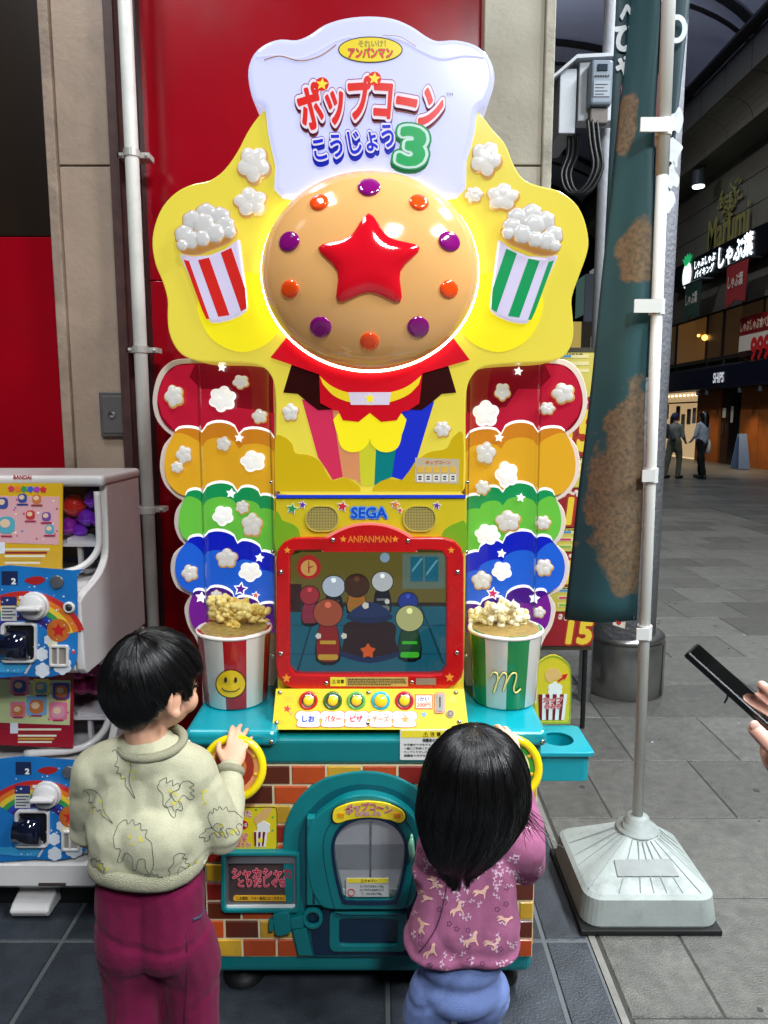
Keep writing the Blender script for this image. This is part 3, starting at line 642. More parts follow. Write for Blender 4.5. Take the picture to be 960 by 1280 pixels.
t = thing('downlight', 'lit round spotlight under the eaves above the gold lettering', 'spotlight', q); b = bmnew(); tube(b, [q+Vector((0,0,.02)), q+Vector((0,0,.45))], .20, 16); obj('can', b, HOUS, t)
b = bmnew(); lathe(b, [(.18, .0), (.17, -.03), (.01, -.04)], q, 16); obj('lens', b, mat('spot_white', (235, 255, 245), .3, em=9), t)
b = bmnew(); tube(b, [q+Vector((0,0,.4)), (q.x+.2, q.y, zs_+.02)], .04, 8); obj('bracket', b, HOUS, t)
l = bpy.data.lights.new('downlight_beam', 'SPOT'); l.energy = 420; l.color = (.9, 1, .95); l.spot_size = 1.5; l.spot_blend = .6; lo = bpy.data.objects.new('downlight_beam', l); COL.objects.link(lo); lo.parent = t; lo.matrix_parent_inverse = Matrix.Translation(-q); lo.location = q-Vector((0,0,.06)); lo.rotation_euler = (0, math.radians(28), 0)
# small hanging flags and the price banner
for px, py, c, s, lab in ((865, 377, (30, 60, 48), 'しゃぶ葉', 'small dark green hanging flag under the black sign'), (920, 355, (140, 30, 34), 'しゃぶ葉', 'small red hanging flag under the black sign')):
    q = atx(px, py, FX-.7); t = thing('hanging_flag', lab, 'flag', q, 'flags under the restaurant sign'); hw, hh = (.62, .62)
    b = bmnew(); prism(b, [(q.x, q.y+hw, q.z+hh), (q.x, q.y-hw, q.z+hh), (q.x, q.y-hw*.9, q.z-hh*.9), (q.x, q.y, q.z-hh*.7), (q.x, q.y+hw*.9, q.z-hh)], (.02, 0, 0)); obj('flag_cloth', b, pm(c, rough=.8), t)
    b = bmnew(); tube(b, [(q.x, q.y+hw*1.2, q.z+hh), (q.x, q.y-hw*1.2, q.z+hh)], .03, 6); tube(b, [(q.x, q.y-hw, q.z+hh), (FX-.3, q.y-hw, q.z+hh)], .025, 6); obj('flag_bracket', b, HOUS, t)
    ftext(s, q.y, q.z+.1, hw*1.4, .36, q.x-.03, [(.02, pm((210, 200, 190), em=.1))], t)
ya, yb = fq(911, 400)[0], fq(955, 400)[0]; zA, zB = fz(933, 393)-.1, fz(933, 439)
t = thing('price_banner', 'white and red banner with the price 999 yen in the upper window', 'banner', (FX-.1, (ya+yb)/2, zB))
obj('banner_sheet', bx(FX-.10, FX-.085, yb, ya, zB, zA), mat('banner_white', (205, 190, 176), .6, em=.10), t); obj('banner_head', bx(FX-.112, FX-.102, yb, ya, zA-.52, zA), pm((120, 16, 24), em=.05), t)
ym = (ya+yb)/2; wB = ya-yb
ftext('しゃぶしゃぶ食べ放題', ym, zA-.27, wB*.9, .30, FX-.13, [(.02, pm((226, 200, 170), em=.1))], t); DR = pm((190, 30, 34), em=.12)
ftext('999', ym-.25*wB*.5, zA-.98, wB*.50, .62, FX-.115, [(.04, DR)], t); ftext('円', ym-wB*.43, zA-1.05, .34, .34, FX-.115, [(.02, DR)], t); ftext('小学生', ym+wB*.33, zA-1.12, wB*.24, .26, FX-.115, [(.02, pm((80,40,36)))], t); ftext('(1,099円)', ym-wB*.12, zA-1.62, wB*.55, .32, FX-.115, [(.02, DR)], t)
# a-board by the door
q = atz(930, 576, 0); t = thing('a_board', 'pale blue folding board standing by the shop door', 'a-board', (FX-.6, q.y, 0)); b = bmnew(); ya_ = atx(927, 560, FX-.6).y
for s in (-1, 1): prism(b, [(FX-.72, ya_+s*.02, 1.0), (FX-.5, ya_+s*.02, 1.0), (FX-.45, ya_+s*.22, .02), (FX-.77, ya_+s*.22, .02)], (0, s*.03, 0))
obj('board_panel', b, pm((96, 118, 150), em=.08), t)
# next buildings along the street
cb_ = thing('corner_shop', 'far block of narrow shops with bright white and yellow signs down the street', 'building', (11.5, 41, 0)); obj('wall', bx(11.0, 17, 34, 70, 0, 14), mat('far_wall', (50, 50, 54), .8), cb_)
for k in range(9):
    y = 34.6+k*2.6
    for r in range(3):
        f = obj('window', bx(10.93, 11.0, y, y+1.9, .3+3.3*r, 2.6+3.3*r), WF, cb_); obj('pane', bx(10.90, 10.93, y+.1, y+1.8, .4+3.3*r, 2.5+3.3*r), mat('far_pane', RG.choice(((250,214,130),(210,220,220),(80,80,90),(230,190,80),(120,160,150))), .3, em=RG.choice((.1,.5,.9,.04))), f)
for pa_, pb_, y0, y1, c, e, lab in ((733, 746, 342, 402, (128,138,150), .25, 'tall grey hanging sign far down the street'), (738, 748, 420, 452, (214,218,226), .5, 'white box sign far down the street'), (719, 734, 455, 469, (120,110,30), .25, 'dull yellow sign board far down the street'), (716, 726, 402, 436, (236,206,110), .9, 'bright yellow lit sign far down the street'), (727, 739, 402, 448, (118,108,90), .05, 'beige hanging sign far down the street'), (703, 718, 438, 455, (176,206,226), .7, 'pale blue lit sign far down the street'), (722, 735, 470, 492, (190,200,205), .6, 'white lit sign with dark stripe far down the street')):
    Yd = 33.0; A, B2 = at(pa_, y0, Yd), at(pb_, y1, Yd); t = thing('street_sign', lab, 'sign', ((A.x+B2.x)/2, Yd, B2.z)); obj('sign_face', bx(A.x, B2.x, Yd, Yd+.25, B2.z, A.z), pm(c, em=e), t, bevel=.02)
    b = bmnew(); tube(b, [(B2.x, Yd+.12, (A.z+B2.z)/2), (11.05, 34.5, (A.z+B2.z)/2)], .05, 6); obj('bracket', b, HOUS, t)
eb = thing('end_building', 'dark building closing the far end of the arcade', 'building', (0, 100, 0)); obj('wall', bx(-30, 20, 100, 104, 0, 25), mat('end_wall', (58, 58, 62), .8), eb)
for k in range(12): obj('window', bx(-2+k*1.6, -1+k*1.6, 99.9, 100, 3+3*(k % 3), 4.8+3*(k % 3)), mat('end_pane', (220, 200, 150), .3, em=.5), eb)
# vaulted arcade roof
VX, VW, VZ, VR = 4.6, 6.1, zf+.2, 3.0; RIB = mat('roof_rib', (22, 22, 26), .5)
def arch(rz, rx, n=28): return [(VX-rx*math.cos(PI*k/n), VZ+rz*math.sin(PI*k/n)) for k in range(n+1)]
b = bmnew(); A = [[b.verts.new((x, y, z)) for x, z in arch(VR, VW)] for y in (-6, 100)]
for k in range(28): b.faces.new((A[0][k], A[0][k+1], A[1][k+1], A[1][k]))
rf = thing('arcade_roof', 'dark vaulted arcade roof with curved ribs over the street', 'roof', (VX, 0, VZ)); vs_ = obj('roof_sheet', b, mat('roof_sheet', (196, 200, 222), .6, var=.05), rf, True); vs_.modifiers.new('solid', 'SOLIDIFY').thickness = .05
for k in range(20):
    y = 4+4.2*k; b = bmnew(); tube(b, [(x, y, z) for x, z in arch(VR-.25, VW-.2)], .11, 6); tube(b, [(x, y, z) for x, z in arch(VR-.9, VW-.5)], .06, 6); obj('roof_rib', b, RIB, rf)
obj('eaves_wall', bx(-2, .56, YW+.05, 14, 6.2, VZ+.3), mat('eaves_wall', (48, 47, 50), .8), front)
# ================================================================== POPCORN MACHINE
Y0 = 1.666
mach = thing('popcorn_machine', 'tall glowing yellow and rainbow popcorn arcade machine with a teal brick-patterned cabinet', 'arcade machine', (-.036, Y0, 0))
TEAL = mat('teal_paint', (8, 120, 124), .34, var=.12, vs=9, coat=.2, grime=.34, gs=9)
TEALB = mat('bright_teal_plastic', (12, 150, 165), .26, var=.05, vs=9, coat=.3, grime=.08, gs=9)
TEALD = mat('deep_teal_print', (4, 84, 96), .3, coat=.3, grime=.1)
NAVY = mat('navy_print', (4, 38, 66), .25, coat=.3)
CREAM = mat('cream_joint_print', (235, 222, 180), .4, grime=.25, gs=9)
YEL = pm((240, 215, 40), rough=.3, coat=.3)
STEEL = mat('steel', (190, 190, 190), .25, 1.0)
DSTEEL = mat('grey_steel', (140, 142, 146), .42, .6, var=.12, vs=6)
BLK = mat('black_rubber', (12, 12, 13), .6)
WHITE = pm((236, 236, 232)); RED = pm((205, 20, 28)); DKRED = pm((120, 10, 20)); INK = pm((25, 22, 22))
ORG = pm((240, 130, 30)); GRN = pm((20, 165, 80)); BLU = pm((20, 60, 205)); PNK = pm((235, 120, 150)); YEL2 = pm((246, 226, 60))

# --- lower cabinet
XL, XR = -.457, .385
obj('cabinet', bx(XL, XR, Y0, 2.5, .062, .70), TEAL, mach, bevel=.022, seg=4)
for x in (XL+.08, XR-.08):
    for y in (Y0+.07, 2.42):
        b = bmnew(); lathe(b, [(.05, 0), (.056, .006), (.03, .02), (.012, .03), (.012, .07)], (x, y, .001), 20); obj('levelling_foot', b, BLK, mach, True)
plate_z = (.117, .642)
panel = obj('brick_panel', bx(XL+.003, XR-.003, Y0-.004, Y0, *plate_z), CREAM, mach)
c8 = crop(240, 930, 3)
arch_o = smooth(c8([(395,797),(375,720),(347,560),(340,400),(350,300),(400,205),(480,140),(570,112),(645,105),(720,112),(800,140),(870,190),(925,270),(955,360),(962,450),(955,600),(937,720),(920,797)]), 5, False)
archW = [at(x, y, Y0) for x, y in arch_o]
def inside(x, z, poly):
    r = False; n = len(poly)
    for i in range(n):
        a, b2 = poly[i], poly[(i+1) % n]
        if (a.z > z) != (b2.z > z) and x < (b2.x-a.x)*(z-a.z)/(b2.z-a.z)+a.x: r = not r
    return r
BR = [mat('brick_print', c, .33, rnd=.1, var=.12, vs=14, coat=.2, grime=.3, gs=11) for c in ((186,74,26),(96,40,20),(206,160,44),(140,36,26),(168,60,30))]
pz = (plate_z[1]-plate_z[0])/10; pw = .0885; cache = {}
def brick_mesh(w, h, m, d=.004):
    k = (round(w, 4), id(m))
    if k not in cache:
        b = bx(-w/2, w/2, -d, 0, -h/2, h/2); bmesh.ops.bevel(b, geom=[e for e in b.edges if abs(e.verts[0].co.y-e.verts[1].co.y) < 1e-6 and e.verts[0].co.y < -d/2], offset=.0022, segments=1, affect='EDGES')
        me = bpy.data.meshes.new('brick'); b.to_mesh(me); b.free(); me.materials.append(m); cache[k] = me
    return cache[k]
RB = random.Random(5)
order = [[0,0,1,0,2,0,3,1,0,2],[2,1,0,2,0,1,3,0,1,2],[3,0,2,1,0,2,1,0,2,1],[0,2,3,0,1,0,2,3,0,2],[3,1,0,2,3,0,1,2,0,1],[2,0,3,1,0,2,0,1,3,0],[3,2,0,1,2,0,3,1,2,1],[1,0,2,0,3,1,2,0,2,2],[0,1,2,0,1,2,0,1,2,1],[2,0,0,2,1,0,2,3,1,0]]
for r in range(10):
    zc = plate_z[1] - pz*(r+.5); x = XL + .004 - (0 if r % 2 else pw/2); k = 0
    while x < XR - .01:
        a, e = max(x, XL+.004), min(x+pw, XR-.002)
        if e-a > .02:
            xc, wd = (a+e)/2, e-a-.006
            hid = inside(xc, zc, archW) and inside(a, zc, archW) and inside(e, zc, archW)
            if not hid:
                o = bpy.data.objects.new('brick', brick_mesh(wd, pz-.006, BR[order[r][(k + (0 if x < 0 else 0)) % 10]])); COL.objects.link(o)
                o.parent = panel; o.location = (xc, Y0-.004, zc)
        x += pw; k += 1
sidep = obj('side_brick_panel', bx(XR, XR+.003, Y0+.03, 2.48, *plate_z), CREAM, mach)
for r in range(10):
    zc = plate_z[1] - pz*(r+.5); y = Y0+.03 + (0 if r % 2 else pw/2)
    while y < 2.40:
        o = bpy.data.objects.new('brick', brick_mesh(pw-.006, pz-.006, BR[RB.randrange(5)])); COL.objects.link(o); o.parent = sidep
        o.location = (XR+.003, y+pw/2, zc); o.rotation_euler = (0, 0, PI/2); y += pw
# --- arch and popcorn door
plate('door_arch', arch_o, Y0-.014, TEAL, mach, .014, .004)
arch_i = smooth(c8([(450,797),(424,640),(402,520),(398,420),(405,320),(450,240),(520,182),(600,155),(650,152),(720,160),(790,187),(850,237),(895,312),(908,420),(900,600),(882,797)]), 5, False)
plate('arch_recess', arch_i, Y0-.0165, TEALD, mach, .004)
plate('base_navy_panel', c8([(432,620),(875,620),(872,792),(458,792)]), Y0-.0185, NAVY, mach, .003)  # navy panel across the lower part of the arch
win = smooth(c8([(548,500),(536,430),(536,370),(560,322),(610,291),(665,283),(720,292),(768,322),(794,370),(796,430),(785,500),(765,572),(742,588),(590,588),(568,574)]), 4)
door_out = smooth(c8([(470,590),(440,520),(430,420),(432,330),(455,285),(510,240),(570,206),(645,192),(720,203),(790,235),(840,285),(862,345),(868,430),(850,520),(826,595),(790,620),(640,622),(510,620)]), 5)
def resample(p, n):
    L = [0]; m = p + [p[0]]
    for a, b2 in zip(m, m[1:]): L.append(L[-1]+math.dist(a, b2))
    out = []; j = 0
    for i in range(n):
        s = L[-1]*i/n
        while L[j+1] < s: j += 1
        t = (s-L[j])/(L[j+1]-L[j]); out.append((m[j][0]+(m[j+1][0]-m[j][0])*t, m[j][1]+(m[j+1][1]-m[j][1])*t))
    return out
def polar_ring(p, c, n=72):                      # the same directions about c, so that two outlines pair up
    out = []
    for i in range(n):
        a = 2*PI*i/n; d = (math.cos(a), math.sin(a)); best = None
        for (x1, y1), (x2, y2) in zip(p, p[1:]+p[:1]):
            ex, ey = x2-x1, y2-y1; det = d[0]*(-ey)+ex*d[1]
            if abs(det) < 1e-9: continue
            rx, ry = x1-c[0], y1-c[1]; t = (rx*(-ey)+ex*ry)/det; s = (d[0]*ry-d[1]*rx)/det
            if t > 0 and -1e-6 <= s <= 1+1e-6 and (best is None or t > best): best = t
        out.append((c[0]+d[0]*best, c[1]+d[1]*best))
    return out
cw = c8([(665, 420)])[0]
def ring(name, outer, inner, c, Y, th, m, parent, bevel=0):
    A, B2 = polar_ring(outer, c), polar_ring(inner, c)
    return obj(name, ringprism(bmnew(), [at(x, y, Y) for x, y in A], [at(x, y, Y) for x, y in B2], (0, th, 0)), m, parent, False, bevel)
def grow(p, c, k): return [(c[0]+(x-c[0])*k, c[1]+(y-c[1])*k) for x, y in p]
door = ring('door', door_out, win, cw, Y0-.045, .030, TEAL, mach, .004)
ring('door_trim', grow(win, cw, 1.09), win, cw, Y0-.048, .004, NAVY, door)
ring('door_seam', grow(win, cw, 1.33), grow(win, cw, 1.315), cw, Y0-.0462, .002, NAVY, door)
plate('hinge_post', c8(rrect(430, 278, 484, 606, 4)), Y0-.040, TEAL, door, .022, .003)
plate('hinge_groove', c8(rrect(452, 284, 460, 600)), Y0-.0412, NAVY, door, .002)
plate('cavity_back', c8([(525,275),(805,275),(805,600),(525,600)]), Y0-.0205, mat('self_lit_cavity', (165, 167, 172), .5, 0, var=.12, vs=5, em=.45), door, .003)  # emission stands in for a lamp inside the cavity
plate('cavity_shelf', c8([(530,378),(800,378),(800,470),(530,470)]), Y0-.0235, mat('self_lit_shelf', (130, 134, 140), .5, 0, var=.1, em=.35), door, .003)  # same stand-in emission, a little weaker
plate('cavity_floor', c8([(560,545),(775,545),(790,595),(545,595)]), Y0-.030, WHITE, door, .004)
plate('cavity_rail', c8([(667,290),(674,290),(672,520),(666,520)]), Y0-.0275, STEEL, door, .003)
plate('window_pane', grow(win, cw, .995), Y0-.038, clear('door_pane', (250, 250, 250), .25), door, .003)
cs = plate('caution_sticker', c8(rrect(578, 502, 738, 573, 4)), Y0-.0395, pm((205, 208, 205)), door, .001)
plate('caution_band', c8(rrect(581, 505, 735, 521, 2)), Y0-.0405, YEL2, cs, .001)
text('⚠ちゅうい', *c8([(662, 513)])[0], 20, 4, Y0-.0412, [(.02, INK)], cs, th=.0006)
for i, s in enumerate(('カップのうえをもってね。', 'カップの下には水がついて', 'て、さわらないでね。')):
    text(s, c8([(674, 0)])[0][0], c8([(0, 534+i*14)])[0][1], 30 if i < 2 else 26, 3.1, Y0-.0406, [(.01, INK)], cs, th=.0005, res=2)
ring('forbidden_mark', c8(circ(597, 558, 14)), c8(circ(597, 558, 11)), c8([(597, 558)])[0], Y0-.0408, .001, RED, cs)
sg = smooth(c8([(527,270),(538,243),(590,224),(660,216),(730,224),(783,246),(799,268),(795,287),(775,297),(740,285),(660,276),(590,285),(550,297),(531,290)]), 4)
ds = plate('door_sign', sg, Y0-.052, YEL, door, .006, .001)
plate('door_sign_edge', grow(sg, c8([(663, 255)])[0], 1.04), Y0-.0495, INK, door, .004)
text('ポップコーン', *c8([(663, 243)])[0], 57, 10, Y0-.0545, [(.015, RED), (.06, WHITE), (.09, DKRED)], ds, arc=5, step=.0006, th=.0006)
text('とりだしぐち', *c8([(660, 262)])[0], 31, 5, Y0-.0545, [(.02, PNK), (.07, WHITE), (.1, DKRED)], ds, step=.0006, th=.0006)
for sx in (556, 768): plates('cup_print', [c8([(sx+i*7-10, 260), (sx+i*7-6, 260), (sx+i*6-7, 278), (sx+i*6-10, 278)]) for i in range(4)], Y0-.0535, ORG, ds, .001)
b = bmnew(); hp = [at(x, y, Y0-.058) for x, y in c8([(824,352),(822,375),(825,405),(823,440)])]; tube(b, hp, [.004,.008,.008,.004], 10)
for i in (0, 3): tube(b, [hp[i], hp[i]+Vector((0,.014,0))], .004, 8)
obj('door_handle', b, pm((140, 215, 180), rough=.2, coat=.5), door, True)
lp = c8([(660, 705)])[0]
ch = ring('chute_frame', c8(rrect(514, 632, 806, 781, 22)), c8(rrect(552, 657, 770, 756, 10)), lp, Y0-.030, .014, TEAL, mach, .003)
plate('chute_flap', c8(rrect(548, 652, 774, 760, 10)), Y0-.0215, NAVY, ch, .004)
lt = plate('latch_bar', c8([(368,655),(420,648),(420,690),(372,697)]), Y0-.028, TEAL, mach, .012, .002)
plate('latch_head', c8(smooth([(304,645),(362,636),(370,690),(366,712),(318,722),(308,690)], 3)), Y0-.033, TEAL, lt, .02, .003)
plate('latch_tip', c8(rrect(288, 662, 306, 704, 4)), Y0-.031, TEAL, lt, .016, .002)
ring('latch_ring', c8(circ(452, 658, 39)), c8(circ(452, 658, 24)), c8([(452, 658)])[0], Y0-.032, .012, TEAL, lt, .003)
plate('latch_leg', c8([(378,700),(430,690),(452,795),(398,795)]), Y0-.0245, TEAL, lt, .008, .002)
# --- shaker tray
cc = c8([(256, 520)])[0]
tr = ring('shaker_tray', c8(rrect(108, 408, 405, 635, 14)), c8(rrect(124, 422, 389, 621, 4)), cc, Y0-.026, .022, TEAL, mach, .003)
ring('tray_liner', c8(rrect(122, 420, 391, 623, 4)), c8(rrect(135, 448, 381, 600, 2)), cc, Y0-.017, .012, DSTEEL, tr)
plate('tray_back', c8(rrect(130, 425, 385, 612)), Y0-.0095, mat('brown_tray_back', (74, 58, 58), .5, var=.15), tr, .003)
plate('tray_lip', c8([(130,606),(386,604),(389,621),(124,621)]), Y0-.020, pm((225, 228, 228), rough=.2), tr, .006)
text('シャカシャカ', *c8([(262, 487)])[0], 74, 13, Y0-.0145, [(.02, pm((190, 25, 55))), (.075, pm((232, 150, 165))), (.1, DKRED)], tr, step=.0008, th=.0006)
text('とりだしぐち', *c8([(262, 521)])[0], 59, 10, Y0-.0145, [(.02, pm((190, 25, 55))), (.075, pm((232, 150, 165))), (.1, DKRED)], tr, step=.0008, th=.0006)
st = plate('tray_strip', c8(rrect(154, 569, 363, 589, 10)), Y0-.012, pm((225, 170, 40)), tr, .002)
text('しお風味、バター風味にはつきません', *c8([(259, 579)])[0], 60, 4.2, Y0-.0126, [(.02, INK)], st, th=.0005, res=2)
# --- how-to sticker
hs = plate('opening_sticker', c8(rrect(124, 236, 320, 398, 9)), Y0-.0095, pm((225, 205, 30), rough=.3, coat=.3), mach, .003)
ring('sticker_edge', c8(rrect(124, 236, 320, 398, 9)), c8(rrect(126.5, 238.5, 317.5, 395.5, 8)), c8([(222, 317)])[0], Y0-.0102, .001, INK, hs)
text('あけかた', *c8([(176, 262)])[0], 31, 8, Y0-.0108, [(.02, pm((200, 40, 60))), (.09, WHITE)], hs, step=.0005, th=.0005)
plate('red_oval', c8(circ(186, 304, 25, 18)), Y0-.0103, pm((175, 20, 35)), hs, .001)
text('ミシン目', *c8([(186, 304)])[0], 13, 4.5, Y0-.0111, [(.02, WHITE)], hs, th=.0005)
for i, (s, yy, w_) in enumerate((('あくちの', 342, 22), ('したを', 358, 19), ('ひっぱろう!', 378, 29))):
    text(s, *c8([(176, yy)])[0], w_, 5.5, Y0-.0108, [(.02, pm((195, 60, 50))), (.09, pm((240, 190, 190)))], hs, step=.0005, th=.0005)
SKINP = pm((225, 180, 110))
plate('hand_print', c8(smooth([(300,240),(288,268),(262,300),(246,305),(234,292),(236,272),(252,262),(268,244)], 4)), Y0-.0105, SKINP, hs, .001)
plate('popcorn_print', c8(puff(268, 315, 25, 6)), Y0-.0109, WHITE, hs, .001)
plates('cup_print', [c8([(232+i*17, 330), (241+i*17, 330), (241+i*13.5, 384), (235+i*13.5, 384)]) for i in range(3)], Y0-.0113, DKRED, hs, .001)
plate('cup_paper', c8([(230,328),(283,328),(276,386),(237,386)]), Y0-.0107, WHITE, hs, .001)
plate('smile_print', c8(circ(256, 362, 9)), Y0-.0117, YEL2, hs, .001)
plates('star_print', [c8(star(240, 247, 6)), c8(star(303, 275, 5)), c8(star(302, 324, 6))], Y0-.0103, GRN, hs, .001)

# --- deck above the bricks
obj('deck_front', bx(XL-.008, XR+.004, Y0-.010, 2.5, .646, .712), TEAL, mach, bevel=.010, seg=3)
for x0, x1 in ((-.487, -.262), (.190, .398)):
    dk = obj('deck_shelf', bx(x0, x1, Y0-.030, 2.05, .700, .742), TEALB, mach, bevel=.014, seg=4)
    b = bmnew()
    for xx, yy in ((x0+.012, Y0-.004), (x1-.012, Y0-.004)): ell(b, (xx, yy-.027, .715), (.006, .004, .006), 10)
    obj('screw', b, STEEL, dk, True)
wp = plate('warning_sticker', rrect(500, 912, 580, 950, 2), Y0-.0125, pm((225, 226, 222)), mach, .002)
plate('warning_band', rrect(501.5, 913.5, 578.5, 922, 1), Y0-.0132, YEL2, wp, .001)
text('⚠ 注 意', 540, 918, 22, 6, Y0-.0138, [(.02, INK)], wp, th=.0005)
text('保護者の方へ', 540, 925.5, 24, 4.5, Y0-.0134, [(.03, INK)], wp, th=.0005, res=2)
for i, s in enumerate(('お子様がケガをすることがありますので、', '一緒にご利用ください。カップをとるとき', 'カップとりだし口に手をはさまないように', '保護者の方がお手伝いください。ご注意')):
    text(s, 540, 931+i*4.5, 70, 3.2, Y0-.0134, [(.02, INK)], wp, th=.0005, res=1)
# --- shaking wheels
TILT = Matrix.Rotation(math.radians(-14), 3, 'X')
for px, cols in ((292, ((225, 150, 90), (150, 45, 30), (215, 120, 60))), (637, ((60, 160, 60), (235, 225, 150), (120, 185, 70)))):
    c = at(px, 960, 1.590); R0 = .069
    b = bmnew(); tube(b, [c + TILT @ Vector((R0*math.cos(a), 0, R0*math.sin(a))) for a in [2*PI*k/40 for k in range(40)]], .0098, 12, 0, True)
    wh = obj('hand_wheel', b, pm((238, 214, 16), rough=.22, coat=.6), mach, True)
    for j, (r1, col) in enumerate(zip((.062, .048, .030), cols)):
        b = bmnew(); n = 32
        for s in (0,): prism(b, [c + TILT @ Vector((r1*math.cos(2*PI*k/n), -.002*j+.004, r1*math.sin(2*PI*k/n))) for k in range(n)], TILT @ Vector((0, .006, 0)))
        obj(('wheel_disc', 'wheel_ring', 'wheel_hub')[j], b, pm(col, rough=.3, coat=.3), wh)
    b = bmnew(); tube(b, [c + TILT @ Vector((0, .008, 0)), Vector((c.x, Y0+.01, c.z+.005))], .022, 16); obj('wheel_shaft', b, BLK, wh, True)
    b = bmnew()
    for a in (.5, 1.6, 2.7, 3.8, 4.9, 6): ell(b, c + TILT @ Vector((.054*math.cos(a), .002, .054*math.sin(a))), (.005, .002, .005), 8)
    obj('wheel_stud', b, pm((240, 190, 60)), wh, True)

# --- centre cabinet: speaker panel, screen bezel, control panel
XA, XB = at(344, 740, 1.765).x, at(582, 740, 1.765).x
ctr = obj('screen_cabinet', bx(XA, XB, 1.775, 2.42, .70, at(460, 622, 1.775).z), pm((226, 200, 60), rough=.4), mach)
YB = 1.757
sp = plate('speaker_panel', rrect(345, 621, 582, 690), YB, pm((214, 190, 36), rough=.28, coat=.4), mach, .015)
plate('blue_seam', rrect(345, 619, 582, 622.5), YB-.004, BLU, sp, .01)
for xx, pts in ((0, [(345,690),(345,640),(353,650),(360,653),(369,657),(374,665),(376,690)]), (1, [(582,690),(582,653),(570,654),(560,659),(553,667),(550,690)])):
    plate('cloud_print', smooth(pts, 3), YB-.0012, pm((120, 170, 30)), sp, .002)
GR = bpy.data.materials.new('speaker_mesh'); GR.use_nodes = True
n_, l_ = GR.node_tree.nodes, GR.node_tree.links; g_ = n_.new('ShaderNodeNewGeometry'); v_ = n_.new('ShaderNodeTexVoronoi'); v_.inputs['Scale'].default_value = 260; v_.inputs['Randomness'].default_value = 0
cr_ = n_.new('ShaderNodeValToRGB'); cr_.color_ramp.elements[0].position = .42; cr_.color_ramp.elements[0].color = (.01, .01, .008, 1); cr_.color_ramp.elements[1].position = .5; cr_.color_ramp.elements[1].color = (*lin((190, 170, 90)), 1)
l_.new(g_.outputs['Position'], v_.inputs['Vector']); l_.new(v_.outputs['Distance'], cr_.inputs[0]); l_.new(cr_.outputs[0], n_['Principled BSDF'].inputs['Base Color'])
for cx in (402.5, 524.5):
    s = plate('speaker_grille', smooth(rrect(cx-20, 633, cx+20, 664, 14), 2), YB-.002, GR, sp, .003)
    ring('grille_rim', rrect(cx-21, 632, cx+21, 665, 15), rrect(cx-19.5, 633.5, cx+19.5, 663.5, 14), (cx, 648.5), YB-.004, .003, pm((200, 180, 70), rough=.3), s)
text('SEGA', 461.5, 641, 44, 13, YB-.0028, [(.035, pm((15, 70, 190), em=.25)), (.085, pm((120, 190, 235))), (.11, BLU)], sp, step=.0007, th=.0006)
for cx, cy, r, c in ((365,636,6.5,(40,150,60)),(378,631,4.5,(110,50,160)),(428,633,6.5,(215,35,50)),(494,631,5.5,(225,120,50)),(546,632,4.5,(110,50,160)),(500,638,3,(215,60,40))):
    s = plate('star_print', star(cx, cy, r+1.5, .5, .2), YB-.0012, WHITE, sp, .001); plate('star_print', star(cx, cy, r, .45, .2), YB-.002, pm(c), s, .001)
bo = rrect(345, 672, 580, 862, 26, 8); bi = rrect(362, 688, 558, 844, 11, 8); bc = (461, 766)
BEZ = mat('bezel_red', (196, 18, 22), .25, coat=.4, var=.10, vs=14, grime=.22, gs=11)
bez = ring('screen_bezel', bo, bi, bc, YB-.016, .030, BEZ, mach, .004)
hump = smooth([(404,690),(408,676),(420,667),(440,659),(461,656.5),(483,659),(503,667),(515,676),(520,690)], 4, False)
hump2 = smooth([(402,690),(406,673),(419,664),(440,656),(461,653.5),(483,656),(504,664),(517,673),(522,690)], 4, False)
plate('bezel_hump', hump, YB-.0165, BEZ, bez, .012); plate('bezel_hump_edge', hump2, YB-.0120, pm((245, 140, 130)), bez, .006)
text('ANPANMAN', 462, 674, 54, 8, YB-.0172, [(.025, pm((235, 120, 40)))], bez, th=.0006)
plates('star_print', [star(429, 674, 4.5), star(494, 674, 4.5), star(359, 688, 4.5), star(564, 688, 4.5), star(358, 848, 6), star(562, 847, 6)], YB-.0172, pm((240, 150, 50)), bez, .001)
b = bmnew()
for x, y in ((416,675),(510,676),(351,715),(572,715),(351,817),(571,816),(408,854),(515,853)): ell(b, at(x, y, YB-.017), (.006, .004, .006), 10)
obj('bezel_screw', b, STEEL, bez, True)
s = plate('caution_sticker', rrect(412.5, 846.5, 510, 858), YB-.0172, pm((205, 170, 90)), bez, .001)
plate('caution_band', rrect(413, 847, 432, 857.5), YB-.0178, YEL2, s, .001); text('⚠注意', 422.5, 852, 15, 5, YB-.0184, [(.02, INK)], s, th=.0004)
printlines(435, 848, 508, 857, 4, YB-.0178, INK, s)
plate('serial_plate', rrect(520, 848, 545, 856), YB-.0172, pm((150, 130, 110)), bez, .001)
